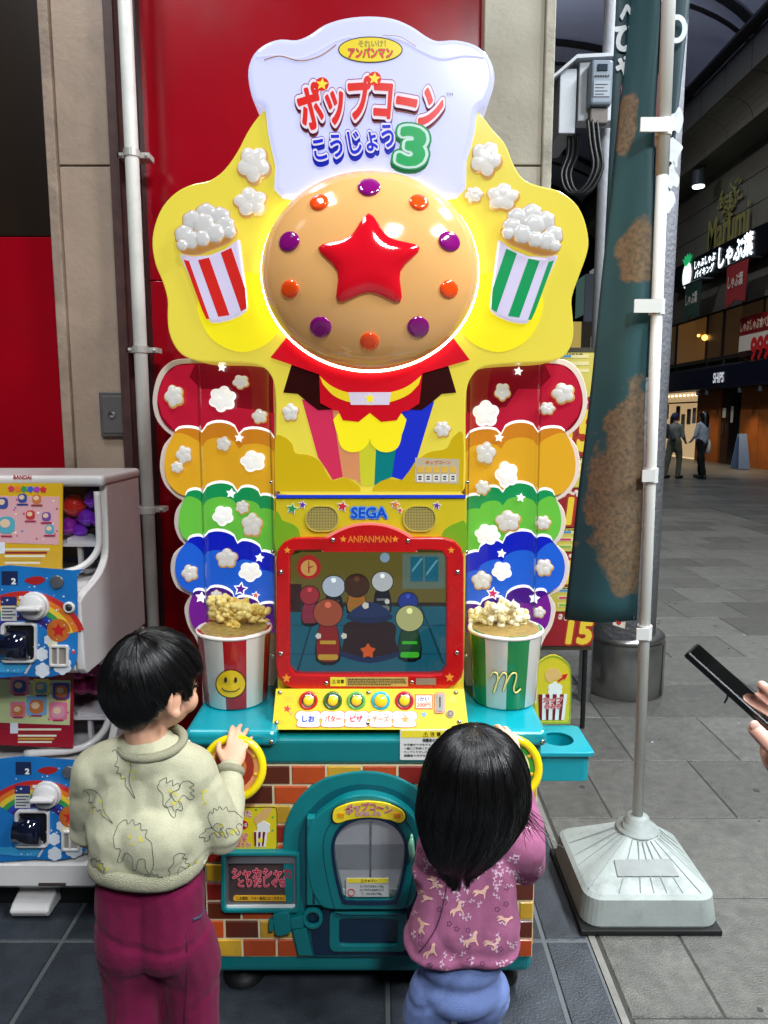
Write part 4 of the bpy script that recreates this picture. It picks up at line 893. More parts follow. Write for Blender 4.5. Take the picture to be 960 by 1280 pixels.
# screen: a kitchen with a big popcorn pot, people left out as plain lidded jars
YS = YB+.012
scr = plate('screen', rrect(361, 687, 559, 845), YS, pm((12, 16, 18), rough=.2), mach, .006)
_lc = {}
def lit(c):                                       # a lit patch of the screen picture
    if c not in _lc: _lc[c] = mat('screen_glow', (4, 4, 5), .3, em=1.05, emc=c)
    return _lc[c]
plate('screen_wall', rrect(362, 688, 558, 758), YS-.0006, lit((96, 84, 30)), scr, .0005)
plate('screen_floor', rrect(362, 757, 558, 844), YS-.0010, lit((20, 84, 100)), scr, .0005)
plates('screen_floor_line', [[(362,781),(558,781),(558,782),(362,782)],[(362,817),(558,817),(558,818),(362,818)],[(395,758),(397,758),(372,844),(369,844)],[(525,758),(527,758),(556,830),(553,830)]], YS-.0014, lit((10, 50, 64)), scr, .0004)
plate('screen_skirting', rrect(362, 753, 558, 758), YS-.0014, lit((40, 28, 16)), scr, .0004)
w0 = plate('screen_window', rrect(503, 692, 556, 736), YS-.0014, lit((90, 105, 90)), scr, .0004)
plates('screen_pane', [rrect(513, 696, 529, 727), rrect(531, 696, 548, 727)], YS-.0018, lit((20, 92, 112)), w0, .0004)
plates('screen_glint', [[(515,712),(526,698),(529,698),(515,716)],[(533,716),(545,700),(548,700),(533,720)]], YS-.0021, lit((90, 150, 160)), w0, .0003)
ck = plate('screen_clock', circ(386, 709, 15), YS-.0014, lit((170, 30, 30)), scr, .0004); plate('clock_face', circ(386, 710, 10), YS-.0018, lit((200, 150, 80)), ck, .0004); plates('clock_hand', [[(385,716),(387,716),(386.5,701),(385.5,701)],[(386,709),(386,711),(392,708),(392,707)]], YS-.0021, lit((150, 30, 20)), ck, .0003)
plate('screen_lamp', circ(481, 697, 6), YS-.0014, lit((130, 150, 170)), scr, .0004)
plate('screen_cupboard', rrect(362, 730, 377, 765), YS-.0016, lit((50, 20, 14)), scr, .0004)
def jar(cx, cy, r, h, lid, body, base, Y):
    plate('screen_jar_outline', smooth([(cx-r*.5,cy+r*.5),(cx+r*.5,cy+r*.5),(cx+r*.85,cy+h+4),(cx-r*.85,cy+h+4)], 3), Y, lit((8, 8, 12)), scr, .0003); plate('screen_jar_outline', circ(cx, cy, r+1, r*.94+1), Y-.00045, lit((8, 8, 12)), scr, .0001)
    plate('screen_jar', smooth([(cx-r*.45,cy+r*.5),(cx+r*.45,cy+r*.5),(cx+r*.75,cy+h),(cx-r*.75,cy+h)], 3), Y-.0002, lit(body), scr, .0003)
    plate('screen_jar_base', rrect(cx-r*.7, cy+h-4, cx+r*.7, cy+h+3, 3), Y-.0004, lit(base), scr, .0003)
    jl = plate('screen_jar_lid', circ(cx, cy, r, r*.94), Y-.0006, lit(lid), scr, .0001); plate('screen_jar_band', rrect(cx-r*.55, cy+h*.62, cx+r*.55, cy+h*.70), Y-.0004, lit(base), scr, .0001)
    plate('screen_jar_knob', circ(cx, cy-r*.55, r*.22), Y-.0008, lit(tuple(min(255, int(v*1.35+18)) for v in lid)), scr, .0001)
for k, a in enumerate(((387,744,12,32,(150,40,50),(130,36,60),(120,40,50)),(417,733,14,28,(170,178,190),(20,22,30),(90,60,40)),(446,732,15,30,(62,30,14),(160,96,24),(140,100,30)),(478,727,13,34,(180,182,180),(16,18,26),(110,110,110)),(510,752,12,22,(30,50,130),(150,40,30),(60,90,110)))):
    jar(*a, YS-.0018 - .0002*k)
b = plate('screen_pot', smooth([(434,778),(490,778),(494,800),(498,818),(478,824),(446,824),(427,818),(430,800)], 4), YS-.0032, lit((40, 14, 16)), scr, .0004)
plates('screen_pot_rim', [circ(462, 771, 29, 8), smooth([(427,815),(462,822),(498,815),(497,821),(462,829),(428,821)], 3)], YS-.0036, lit((22, 34, 70)), b, .0004)
plate('screen_pot_flame', smooth(star(460, 814, 10, .6), 2), YS-.0038, lit((200, 80, 20)), b, .0003)
plate('screen_pot_lid', smooth([(436,768),(462,752),(488,766),(462,772)], 3), YS-.0040, lit((30, 44, 84)), b, .0003)
jar(410, 766, 18, 56, (150,70,44), (130,20,20), (180,140,40), YS-.0032); jar(512, 773, 17, 46, (170,170,110), (24,60,34), (60,170,40), YS-.0032)
plates('screen_popcorn', [puff(457, 757, 4), puff(430, 795, 3.5), puff(484, 752, 3), puff(398, 795, 3.5), puff(420, 842, 0.1)], YS-.0046, lit((200, 195, 180)), scr, .0003)
plate('screen_glass', rrect(361, 687, 559, 845, 10), YB-.006, clear('screen_glass', (245, 248, 250), .12, .01), mach, .003)
# control panel, tipped back towards the screen
def tilt_at(px, py, Y):                          # a point on the sloping control panel
    d = ray(px, py); a, bq = at(460, 912, 1.672), at(460, 861, 1.728); nrm = (bq-a).cross(Vector((1, 0, 0))).normalized()
    o = Vector((0, 0, H)); t = (a-o).dot(nrm)/d.dot(nrm); return o + d*(t - (Y))
CPZ = lambda lift: (lambda x, y: tilt_at(x, y, lift))
def tplate(name, pts, lift, m, parent, th=.003, bevel=0):
    P = [tilt_at(x, y, lift) for x, y in pts]; return obj(name, prism(bmnew(), P, Vector((0, CP, -SP))*th), m, parent, False, bevel)
b = bmnew(); A = [tilt_at(*p, 0) for p in ((340,912),(586,912),(580,861),(345,861))]
for k in range(1): prism(b, A, (0, .08, -.03))
cpn = obj('control_panel', b, pm((226, 200, 36), rough=.45, spec=.3), mach)
def ttext(s, px, py, w_, h_, lift, layers, parent, **k):
    text(s, px, py, w_, h_, lift, layers, parent, P=lambda a, b2, yy: tilt_at(a, b2, lift*2-yy), **k)
labels = (('しお', (20,60,190)), ('バター', (225,90,30)), ('ピザ', (215,40,60)), ('チーズ', (235,130,40)), (None, (240,150,60)))
rims = ((215,40,30),(60,110,40),(110,190,90),(60,190,215),(215,40,60))
for i, cx in enumerate((385.5, 416, 445.5, 476, 505.5)):
    P0 = tilt_at(cx, 876, 0); nn = (tilt_at(cx, 876, .01)-P0).normalized(); q = nn.to_track_quat('Z', 'Y').to_matrix().to_4x4()
    def lz(prof, m, par, nm):
        b = bmnew(); lathe(b, prof, (0, 0, 0), 28); bmesh.ops.transform(b, matrix=Matrix.Translation(P0) @ q, verts=b.verts); return obj(nm, b, m, par, True)
    rb = lz([(.0235, -.002), (.0235, .004), (.0215, .006), (.016, .006), (.016, 0)], pm(rims[i], rough=.2, coat=.5), cpn, 'button_rim')
    lz([(.0165, 0), (.0165, .007), (.014, .009), (.0125, .009)], STEEL if i != 3 else pm((70,200,225), rough=.2), rb, 'button_collar')
    lz([(.013 if i != 3 else .0165, .004), (.0125 if i != 3 else .016, .010), (.008, .0125), (.001, .013)], pm((250, 200, 40), em=.45, rough=.15, coat=.8), rb, 'push_button')
    br = smooth([(cx-15,892),(cx-10,889),(cx,890),(cx+10,889),(cx+15,892),(cx+16,897),(cx+13,900),(cx+13,908),(cx-13,908),(cx-13,900),(cx-16,897)], 3)
    e = tplate('label_edge', grow(br, (cx, 898), 1.07), .001, pm((225, 110, 50)), cpn, .001); lb = tplate('label_plate', br, .0018, pm((230, 230, 236)), e, .001)
    if labels[i][0]: ttext(labels[i][0], cx, 898.5, 15 if i in (0,2) else 20, 7.5, .0026, [(.035, pm(labels[i][1]))], lb, th=.0004)
    else: tplate('star_print', star(cx+1, 899, 6), .0026, pm(labels[i][1]), lb, .0005)
    if i > 1: ttext('シーズニング', cx, 893, 14, 2.5, .0026, [(.02, INK)], lb, th=.0003, res=1)
pt = tplate('price_frame', rrect(518.5, 868, 541, 886.5), .001, pm((225, 80, 40)), cpn, .001); tplate('price_plate', rrect(520, 869.5, 539.5, 885), .0016, pm((235, 228, 190)), pt, .001)
ttext('1かい', 529.5, 873.5, 14, 5, .0024, [(.03, pm((90, 60, 170)))], pt, th=.0004); ttext('200円', 529.5, 881, 17, 5.5, .0024, [(.03, pm((215, 80, 70)))], pt, th=.0004)
cn = tplate('coin_slot', rrect(543.5, 866, 556.5, 891, 2), .004, pm((225, 90, 40), rough=.3), cpn, .004); tplate('slot_plate', rrect(545.5, 868, 554.5, 889, 1), .006, pm((150,146,132), rough=.5), cn, .002); tplate('slot_hole', rrect(549.2, 871, 550.8, 884), .0066, BLK, cn, .001)
for r, m, lf in ((5, pm((170,160,140), rough=.5), .003), (3.8, pm((90, 60, 30)), .0036), (2, pm((150,140,120), rough=.5), .0042)): tplate('key_lock', circ(563, 892, r), lf, m, cn, .001)
for cx, cy, r, c in ((359,886,5,(215,40,60)),(364,892,3,(240,170,90)),(530,893,4.5,(110,160,200)),(362,873,6,(230,190,30)),(352,902,4,(230,190,30)),(523,900,3,(240,190,90)),(566,874,7,(228,190,30))): tplate('star_print', star(cx, cy, r, .45, .2), .0008, pm(c), cpn, .0008)
b = bmnew()
for x, y in ((350,865.5),(460.5,865.5),(570,865.5),(346,903),(460,904),(574,902)): ell(b, tilt_at(x, y, .001), (.006, .005, .005), 10)
obj('panel_screw', b, STEEL, cpn, True)

# --- popcorn pieces on the back-lit panels
TAN = glow((232, 178, 96), .40); PUFF = glow((238, 234, 228), .42); PUFFG = glow((252, 250, 246), .62); HALO = glow((255, 255, 255), .78)
def dome_puff(b, pts, c, Y, h, mi, flat=.55):       # a pillow over an outline
    rings = []
    for k, (sc_, lf) in enumerate(((1, 0), (.97, .35), (.88, .68), (.72, .9), (.45, 1.0))): rings.append([b.verts.new(at(c[0]+(x-c[0])*sc_, c[1]+(y-c[1])*sc_, Y - h*lf)) for x, y in pts])
    for A, B2 in zip(rings, rings[1:]):
        for i in range(len(A)): b.faces.new((A[i], A[(i+1) % len(A)], B2[(i+1) % len(A)], B2[i])).material_index = mi
    b.faces.new(rings[-1]).material_index = mi
def popcorn(cx, cy, r, Y, parent, lit_=False, name='popcorn_relief'):
    R = random.Random(int(cx*13+cy*7)); rot = R.uniform(0, 6); lobes = R.choice((5, 5, 6)); b = bmnew(); sx = R.uniform(.92, 1.1)
    el = lambda p: [(cx+(x-cx)*sx, cy+(y-cy)/sx) for x, y in p]
    prism(b, [at(x, y, Y) for x, y in el(puff(cx+.04*r, cy+.09*r, r*1.05, lobes, rot, 40, .15))], (0, .003, 0), 2 if lit_ else 0)
    dome_puff(b, el(puff(cx, cy, r*.94, lobes, rot, 40, .17)), (cx, cy), Y-.0012, .007 + .0002*r, 1)
    for k in range(2):
        a = rot+2*PI*(k*2+.5)/lobes; q = (cx+r*.36*math.cos(a), cy+r*.34*math.sin(a)); dome_puff(b, circ(*q, r*.42, r*.38, 16), q, Y-.006, .0042 + .00012*r, 1)
    return obj(name, b, [TAN, PUFFG if lit_ else PUFF, HALO], parent, True)
def printstar(cx, cy, r, Y, c, parent):
    e = plate('star_print', star(cx, cy, r*1.35, .52, .15), Y, glow((255, 255, 255), .8), parent, .001)
    if c: plate('star_print', star(cx, cy, r, .45, .15), Y-.0008, glow(c, .5), parent, .001)

# --- rainbow towers
YT = 1.93
def tower(flip):
    fx = (lambda p: [(925-x, y) for x, y in p]) if flip else (lambda p: p)
    g7 = crop(180, 430, 2.6667); T = lambda p: fx(g7(p))
    ptsT = lambda p: T(p) if not flip else [(x, y) for x, y in T(p)]
    out = smooth([(160,48),(95,55),(48,100),(28,180),(38,245),(66,285),(92,305)], 4, False) + smooth([(92,305),(62,345),(52,410),(66,465),(100,505),(128,522)], 4, False) + smooth([(128,522),(106,555),(100,600),(114,645),(134,668)], 4, False) + smooth([(134,668),(98,700),(88,755),(108,812),(154,838)], 4, False) + smooth([(154,838),(134,880),(146,940),(172,985),(188,1040),(196,1200)], 4, False) + [(432,1200),(434,120),(400,60),(330,44)]
    tw = plate('rainbow_tower', T(out), YT, mat('cream_rim', (232, 214, 200), .3, em=.10, coat=.3), mach, .09, .012, 3)
    inn = lambda p, c=(240, 500): p
    bands = [((178,20,44), (140,8,30), [(178,64),(430,64)], None, [(178,64),(110,70),(66,108),(44,180),(54,240),(80,278),(104,292)]),
             ((240,178,40), (226,140,34), [(104,292),(193,296),(316,304),(434,316)], (14, 38, 26), [(104,292),(76,350),(68,410),(80,460),(110,494),(138,506)]),
             ((110,205,70), (24,160,90), [(138,506),(196,500),(311,496),(388,508),(434,516)], (16, 34, 24, 6), [(138,506),(120,555),(116,600),(128,640),(146,656)]),
             ((30,100,225), (10,30,205), [(146,656),(198,648),(311,666),(392,694),(434,706)], (10, 32, 20, 4), [(146,656),(112,702),(104,755),(122,805),(164,830)]),
             ((120,20,150), (70,0,140), [(164,830),(204,830),(303,856),(386,872),(434,868)], (8, 30, 18, 4), [(164,830),(150,880),(160,935),(184,962)])]
    for i, (c1, c0, cus, hs, left) in enumerate(bands):
        top = scallop(cus, hs) if hs else cus
        bot = bands[i+1][2] if i < 4 else [(184,962),(434,962)]
        lf = smooth(left, 4, False)
        low = [(434, max(p[1] for p in bot)+ (40 if i < 4 else 0))]
        full = top + low + ([(lf[-1][0]+60, lf[-1][1]+30)] if i < 4 else []) + lf[::-1][:-1]
        y = YT - .004 - .0035*i
        if hs:
            edge = scallop(cus, [h+2 for h in hs]); e2 = [(x, y_-7) for x, y_ in edge]
            plate('cloud_edge', T(e2 + [(434, edge[-1][1]+14)] + [(x, y_+10) for x, y_ in edge[::-1][1:]]), y+.0012, HALO, tw, .002)
        bd = plate('rainbow_band', T(full), y, glow(c0, .42), tw, .003)
        if i < 5:   # the paler cloud in front
            d = (50, 46, 42, 60, 50)[i]; cc2 = [(x, y_+d) for x, y_ in ([(104,292-40),(250,270-40),(434,316-60)] if i == 0 else cus)]
            if i: cc2[0] = (cus[0][0], cus[0][1]+6)
            hs2 = ((-20, -24) if i == 0 else [h*.9 for h in hs])
            if i: plate('pale_cloud', T(scallop(cc2, hs2) + low + ([(lf[-1][0]+60, lf[-1][1]+30)] if i < 4 else []) + lf[::-1][:-2]), y-.0008, glow(c1, .46), bd, .001)
            else: plate('pale_cloud', T([(178,66),(160,100),(190,128),(250,120),(300,100),(330,66)][:0] or [(44,180),(66,108),(110,72),(170,68),(150,110),(190,150),(260,150),(300,210),(434,230),(434,330),(160,320),(104,292),(60,240)]), y-.0008, glow((200, 26, 56), .46), bd, .001)
    if not flip:
        pops = [(100,172,33,0),(260,180,40,1),(322,125,24,0),(385,240,24,0),(133,368,28,0),(110,410,20,0),(265,332,24,0),(362,388,35,1),(262,570,31,1),(328,543,22,0),(360,602,36,0),(152,762,26,0),(275,713,32,0),(352,757,32,1),(240,838,18,0)]
        pops = [(180+x/2.6667, 430+y/2.6667, r/2.6667, g) for x, y, r, g in pops]
        stars = [(260,78,12,None),(317,313,12,None),(290,498,13,None),(385,713,12,None),(190,845,15,None),(322,817,19,(90,20,170)),(372,838,11,(240,110,90)),(268,880,15,(60,180,130))]
        stars = [(180+x/2.6667, 430+y/2.6667, r/2.6667, c) for x, y, r, c in stars]
    else:
        pops = [(628,489,10,0),(607,516,15,1),(704,491,13,0),(684,510,8.5,0),(607,566,13,0),(633,592,14,1),(603,609,9,0),(635,651,14,0),(609,667,13,1),(679,653,9,0),(602,725,11.5,0),(627,713,11,1),(680,709,10.5,0),(597,769,8,0),(674,765,7,0)]
        stars = [(648,464,4.5,None),(624,547,4.5,None),(651,622,4.5,None),(627,692,4.5,None),(668,748,5.5,None),(616,742,6.5,(220,40,110)),(641,756,5.5,(240,110,60)),(614,761,4,(70,40,180))]
    for x, y, r, g in pops: popcorn(x, y, r, YT-.021, tw, g)
    for x, y, r, c in stars: printstar(x, y, r, YT-.0215, c, tw)
    # clear tube
    cx = T([(312, 0)])[0][0]; X = at(cx, 620, YT-.02).x; rt = .094; z0, z1 = .90, at(cx, 455, 1.84).z
    b = bmnew(); n = 20; V = [[b.verts.new((X+rt*math.cos(a), YT-.022-rt*math.sin(a)*.9, z)) for a in [PI*k/n for k in range(n+1)]] for z in (z0, z1)]
    for k in range(n): b.faces.new((V[0][k], V[0][k+1], V[1][k+1], V[1][k]))
    obj('clear_tube', b, clear('tube_plastic', (255, 255, 255), .05, .04), tw, True)
    b = bmnew()
    for s in (-1, 1): box(b, X+s*rt-.0022, X+s*rt+.0022, YT-.030, YT-.024, z0, z1)
    obj('tube_flange', b, clear('flange_plastic', (240, 240, 240), .8, .1), tw)
    # popcorn heap in the tube
    kc = [mat('popcorn', c, .6, em=.10, var=.08, vs=60) for c in (((244,222,140),(244,222,140),(228,196,96)) if not flip else ((238,228,190),(244,238,210),(228,212,160)))]
    kms = []
    for k in range(3):
        b = bmnew(); R = random.Random(k+3)
        for j in range(6): ell(b, (R.uniform(-.008,.008), R.uniform(-.008,.008), R.uniform(-.007,.007)), R.uniform(.006,.010), 8)
        me = bpy.data.meshes.new('popcorn_kernel'); b.to_mesh(me); b.free(); me.materials.append(kc[k])
        for p in me.polygons: p.use_smooth = True
        kms.append(me)
    R = random.Random(11 + flip)
    for k in range(62):
        a, rr = R.uniform(.1, PI-.1), .078*math.sqrt(R.random()); lx, ly = rr*math.cos(a), rr*math.sin(a)
        hgt = .045 + .030*(1-abs(lx/.09)) + (.03 if (lx < -.03 and not flip) else 0)
        o = bpy.data.objects.new('popcorn_kernel', kms[k % 3]); COL.objects.link(o); o.parent = tw
        o.location = (X+lx, YT-.024-ly*.8-.004, .926 + hgt*R.random()**.6); o.rotation_euler = (R.uniform(0,6), R.uniform(0,6), R.uniform(0,6)); o.scale = (R.uniform(.75,1.1),)*3
    # paper cup under the tube
    cy = at(T([(304,0)])[0][0], 845, 1.83); C = Vector((cy.x, 1.836, 0))
    cols = [mat('cup_stripe', (190,18,30) if not flip else (14,140,72), .22, coat=.6), mat('cup_white', (236,226,218), .25, coat=.6)]
    b = bmnew(); lathe(b, [(.080,.743),(.084,.748),(.0955,.925),(.0985,.932),(.0985,.941),(.095,.944),(.088,.940)], C, 60, 'Z', lambda k: 0 if ((k+{0:4,1:4}[flip]) // 6) % 2 == 0 else 1)
    cup = obj('cup', b, cols, tw, True)
    b = bmnew(); tube(b, [C+Vector((.0965*math.cos(a), .0965*math.sin(a), .938)) for a in [2*PI*k/40 for k in range(40)]], .0052, 8, 0, True); obj('cup_rim', b, cols[1], cup, True)
    b = bmnew(); lathe(b, [(.0885,.930),(.0885,.9425),(.001,.9426)], C, 32); obj('cup_fill', b, mat('popcorn_print', (150,124,66), .5, var=.35, vs=70), cup)
    def onc(px, py, lift=.001):
        d = ray(px, py); o = Vector((0,0,H)); t = 1.5
        for _ in range(60):
            p = o+d*t; r = .084+(p.z-.748)/.177*.0115+lift; e = math.hypot(p.x-C.x, p.y-C.y)-r; t += e*.8
            if abs(e) < 1e-5: break
        return o+d*t
    def cplate(nm, pts, lift, m):
        b = bmnew(); P = [onc(x, y, lift) for x, y in pts]; c0 = onc(sum(p[0] for p in pts)/len(pts), sum(p[1] for p in pts)/len(pts), lift); vc = b.verts.new(c0); vv = [b.verts.new(p) for p in P]
        for i in range(len(vv)): b.faces.new((vc, vv[i], vv[(i+1) % len(vv)]))
        r = bmesh.ops.extrude_face_region(b, geom=list(b.faces)); bmesh.ops.translate(b, vec=(0, .001, 0), verts=[v for v in r['geom'] if isinstance(v, bmesh.types.BMVert)])
        return obj(nm, b, m, cup)
    if not flip:
        cplate('smile_edge', circ(288.5, 855, 19.4, 18), .0012, INK); cplate('smile_face', circ(288.5, 855, 18, 16.8), .0022, pm((225,185,30), rough=.25, coat=.5))
        cplate('smile_eye', circ(282, 850, 1.8, 3.4), .0032, INK); cplate('smile_eye', circ(294.5, 850, 1.8, 3.4), .0032, INK)
        b = bmnew(); tube(b, [onc(288.5+12*math.sin(t), 857.5+7*math.cos(t), .003) for t in [1.25-2.5*k/12 for k in range(13)]], .0011, 6); obj('smile_mouth', b, INK, cup)
    else:
        mm = [(613,846),(616,841),(621,842),(622,850),(619,862),(617,866),(620,856),(627,843),(632,842),(633,849),(629,864),(632,856),(639,843),(645,842),(645,849),(642,861),(645,866),(651,861)]
        q = smooth(mm, 5, False)
        b = bmnew(); tube(b, [onc(x, y, .0022) for x, y in q], .0034, 8); obj('letter_edge', b, INK, cup)
        b = bmnew(); tube(b, [onc(x, y, .0040) for x, y in q], .0024, 8); obj('letter_m', b, pm((235,225,140)), cup)
tower(0); tower(1)
# --- tower backs, upper cabinet
obj('upper_cabinet', bx(-.29, .23, 2.03, 2.45, .72, 2.12), pm((150, 20, 30), rough=.4), mach)
b = bmnew()
for x, y in ((339,603),(584,603),(341,690),(583,690),(583,820),(341,820)): ell(b, at(x, y, 1.79), (.005, .004, .005), 8)
obj('cabinet_screw', b, STEEL, mach, True)

# --- glowing sign board
YM = 1.80
yel_out = smooth([(352,105),(338,128),(322,146),(309,165),(296,190),(280,212),(262,225),(240,230),(220,240),(203,258),(193,282),(190,305),(194,330),(203,352),(209,374),(209,395),(211,415),(219,434),(232,446),(255,452),(300,453),(325,457),(338,468),(344,488),(345,530),(344,600),(349,613),(361,619),(462,621),(565,620),(577,614),(582,602),(582,530),(583,490),(590,470),(605,458),(640,454),(690,451),(709,441),(717,420),(716,395),(715,372),(724,345),(733,320),(736,300),(730,272),(718,252),(698,238),(675,232),(655,224),(642,205),(632,180),(617,163),(604,146),(588,128),(574,105)], 3)
LY = mat('backlit_yellow', (156, 142, 44), .22, em=1.0, emc=(190, 176, 62), coat=.4)
sgn = plate('sign_board', yel_out, YM, LY, mach, .15, .03, 5)
hat = smooth([(330,135),(318,128),(311,108),(309,85),(316,65),(331,52),(350,46),(370,47),(387,40),(405,28),(430,20),(461,17),(491,20),(515,30),(533,42),(547,48),(570,47),(594,53),(611,67),(619,88),(617,110),(608,130),(598,138),(594,165),(584,200),(572,245),(462,250),(352,245),(343,205),(334,165)], 3)
HT = mat('backlit_white', (128, 130, 150), .16, em=1.0, emc=(190, 194, 234), coat=.5)
hato = plate('hat_panel', hat, YM-.02, HT, sgn, .16, .026, 5)
b = bmnew(); fold = [(320,72),(345,70),(372,74),(395,66),(420,52),(440,46)]
tube(b, [at(x, y, YM-.0205) for x, y in smooth(fold, 5, False)], .0035, 8); tube(b, [at(925-x, y, YM-.0205) for x, y in smooth(fold, 5, False)], .0035, 8); obj('hat_fold', b, HT, hato, True)
b = bmnew(); tube(b, [at(x, y, YM-.0235) for x, y in smooth([(330,75),(350,70),(375,76),(400,70),(420,56)], 5, False)], .0013, 5)
tube(b, [at(x, y, YM-.0235) for x, y in smooth([(478,44),(500,46),(520,58)], 5, False)], .0006, 5); obj('hat_crack', b, mat('brown_crack', (170, 120, 70), .8), hato)
YH = YM-.0225
ov = plate('logo_edge', circ(463, 62, 40.5, 16.5, 48), YH, INK, hato, .002); plate('logo_oval', circ(463, 62, 39, 15, 48), YH-.001, glow((240, 215, 40), .55), ov, .002)
text('それいけ！', 465, 54.5, 34, 8, YH-.0018, [(.01, pm((170, 150, 30))), (.035, pm((90, 80, 20)))], ov, step=.0004, th=.0004, rot=-.02)
text('アンパンマン', 463, 66, 55, 12, YH-.0024, [(.035, pm((225, 50, 40), em=.3)), (.075, INK)], ov, step=.0005, th=.0004)
PUR = pm((130, 20, 90)); LW = glow((236, 226, 240), .55)
text('ポップコーン', 463, 130.5, 176, 53, YH-.006, [(.045, glow((232, 36, 30), .5)), (.115, LW), (.135, PUR), (.13, pm((200, 150, 170)))], hato, arc=16, step=.0012, th=.001)
text('ポップコーン', 463, 135, 176, 53, YH-.0008, [(.13, DKRED)], hato, arc=16, th=.0006)
for x, y in ((402.5, 105), (468, 98)):
    s = plate('lettering_dot', circ(x, y, 8.5), YH-.0072, glow((232, 36, 30), .5), hato, .001); plate('star_print', star(x, y, 8, .45, .1), YH-.008, glow((250, 220, 70), .6), s, .001)
text('こうじょう', 442, 178, 101, 28, YH-.0075, [(.025, glow((20, 40, 215), .5)), (.10, LW), (.13, glow((30, 70, 215), .4))], hato, arc=0, rot=-.19, step=.0012, th=.001)
text('こうじょう', 442, 184, 101, 28, YH-.0032, [(.125, glow((14, 30, 190), .4))], hato, rot=-.19, th=.0008)
text('3', 515, 183, 28, 44, YH-.0085, [(.05, glow((20, 170, 90), .5)), (.10, glow((200, 235, 225), .5)), (.135, glow((20, 150, 85), .4))], hato, rot=.12, step=.0012, th=.001)
text('3', 514, 188, 28, 44, YH-.004, [(.13, glow((8, 110, 60), .3))], hato, rot=.12, th=.0008)
text('TM', 562, 118, 8, 4, YH-.001, [(0, INK)], hato, th=.0005)
# back-lit yellow rounds for the hands beside the dome, and the striped centre
HY = glow((240, 224, 30), .66)
for cx, cy in ((303, 388), (623, 388)):
    plate('hand_round', smooth([(cx-56, cy-8), (cx-48, cy+22), (cx-30, cy+42), (cx, cy+52), (cx+30, cy+42), (cx+48, cy+20), (cx+56, cy-12), (cx+40, cy-38), (cx, cy-48), (cx-40, cy-38)], 4), YM-.004, HY, sgn, .006)
m7 = crop(330, 420, 3.5556); mir = lambda p: [(940-x, y) for x, y in p]
stripes = ((220,50,90), [(168,280),(310,325),(352,626),(305,640),(275,590),(240,540)]), ((225,150,100), [(305,330),(420,340),(432,665),(408,640),(350,626)]), ((214,214,50), [(415,340),(510,340),(492,664),(430,664)]), ((10,130,130), [(505,340),(618,335),(570,626),(520,645),(490,665)]), ((30,50,210), [(612,335),(757,290),(680,545),(645,600),(614,640),(568,626)])
for k, (c, p) in enumerate(stripes): plate('rainbow_stripe', m7(p), YM-.003-.0002*k, glow(c, .46), sgn, .002)
plate('corner_cloud', m7(smooth([(50,690),(50,460),(90,450),(125,480),(140,520),(200,530),(250,560),(300,640),(360,630),(420,665),(430,690)], 4, False)), YM-.0024, glow((220, 186, 20), .42), sgn, .001)
plate('corner_cloud', m7(smooth([(885,690),(885,440),(840,450),(810,500),(740,515),(690,545),(640,600),(600,640),(540,630),(490,668),(480,690)], 4, False)), YM-.0024, glow((220, 186, 20), .42), sgn, .001)
lobe = [(330,345),(328,440),(345,495),(385,516),(430,510),(462,480),(470,455),(478,480),(510,510),(555,516),(595,495),(612,440),(612,345)]
plate('yellow_lobe', m7(smooth(lobe, 3)), YM-.007, HY, sgn, .004)
fold = [(122,128),(245,165),(250,290),(318,326),(240,330),(190,292),(150,258),(85,252)]
for f in (fold, mir(fold)): plate('dark_drape', m7(f), YM-.0055, glow((66, 8, 8), .12), sgn, .003)
swag = [(28,96),(105,0),(300,100),(640,100),(835,0),(915,106),(705,166),(690,300),(640,332),(615,335),(590,375),(520,382),(470,342),(420,382),(350,375),(330,332),(310,330),(250,298),(245,170)]
plate('red_swag', m7(swag), YM-.010, glow((218, 12, 34), .44), sgn, .004)
band = smooth([(247,178),(300,222),(370,250),(470,260),(570,248),(640,222),(700,175)], 4, False) + smooth([(688,215),(640,262),(560,294),(470,307),(380,294),(310,265),(262,215)], 4, False)
plate('yellow_band', m7(band), YM-.0125, glow((240, 214, 40), .55), sgn, .003)
plate('white_clip', m7([(375,250),(565,250),(556,306),(386,306)]), YM-.014, glow((225, 215, 235), .5), sgn, .002)
plate('band_star', m7(star(470, 278, 24)), YM-.0155, HY, sgn, .002)
for x, y, r in ((317,205,21),(313,252,19),(607,198,20),(628,246,18),(592,243,10.5),(363,515,10.5),(553,536,10)): popcorn(x, y, r, YM-.004, sgn)
# menu card on the board
mc = plate('menu_card', [(519,572),(574,574),(573,605),(518.5,603)], YM-.004, pm((196,180,150)), sgn, .001)
text('ポップコーン', 548, 578, 32, 4.5, YM-.0046, [(.03, pm((215,110,30)))], mc, th=.0004, res=2)
plates('menu_cell', [rrect(521+10.3*i, 583, 529+10.3*i, 591) for i in range(5)], YM-.0046, pm((225,180,70)), mc, .0005)
plates('menu_cell', [rrect(521+10.3*i, 593, 529+10.3*i, 602) for i in range(5)], YM-.0046, pm((228,226,220)), mc, .0005)
plates('menu_mark', [rrect(523+10.3*i, 595+3*j, 527+10.3*i, 596.6+3*j) for i in range(5) for j in range(2)], YM-.0052, INK, mc, .0004)
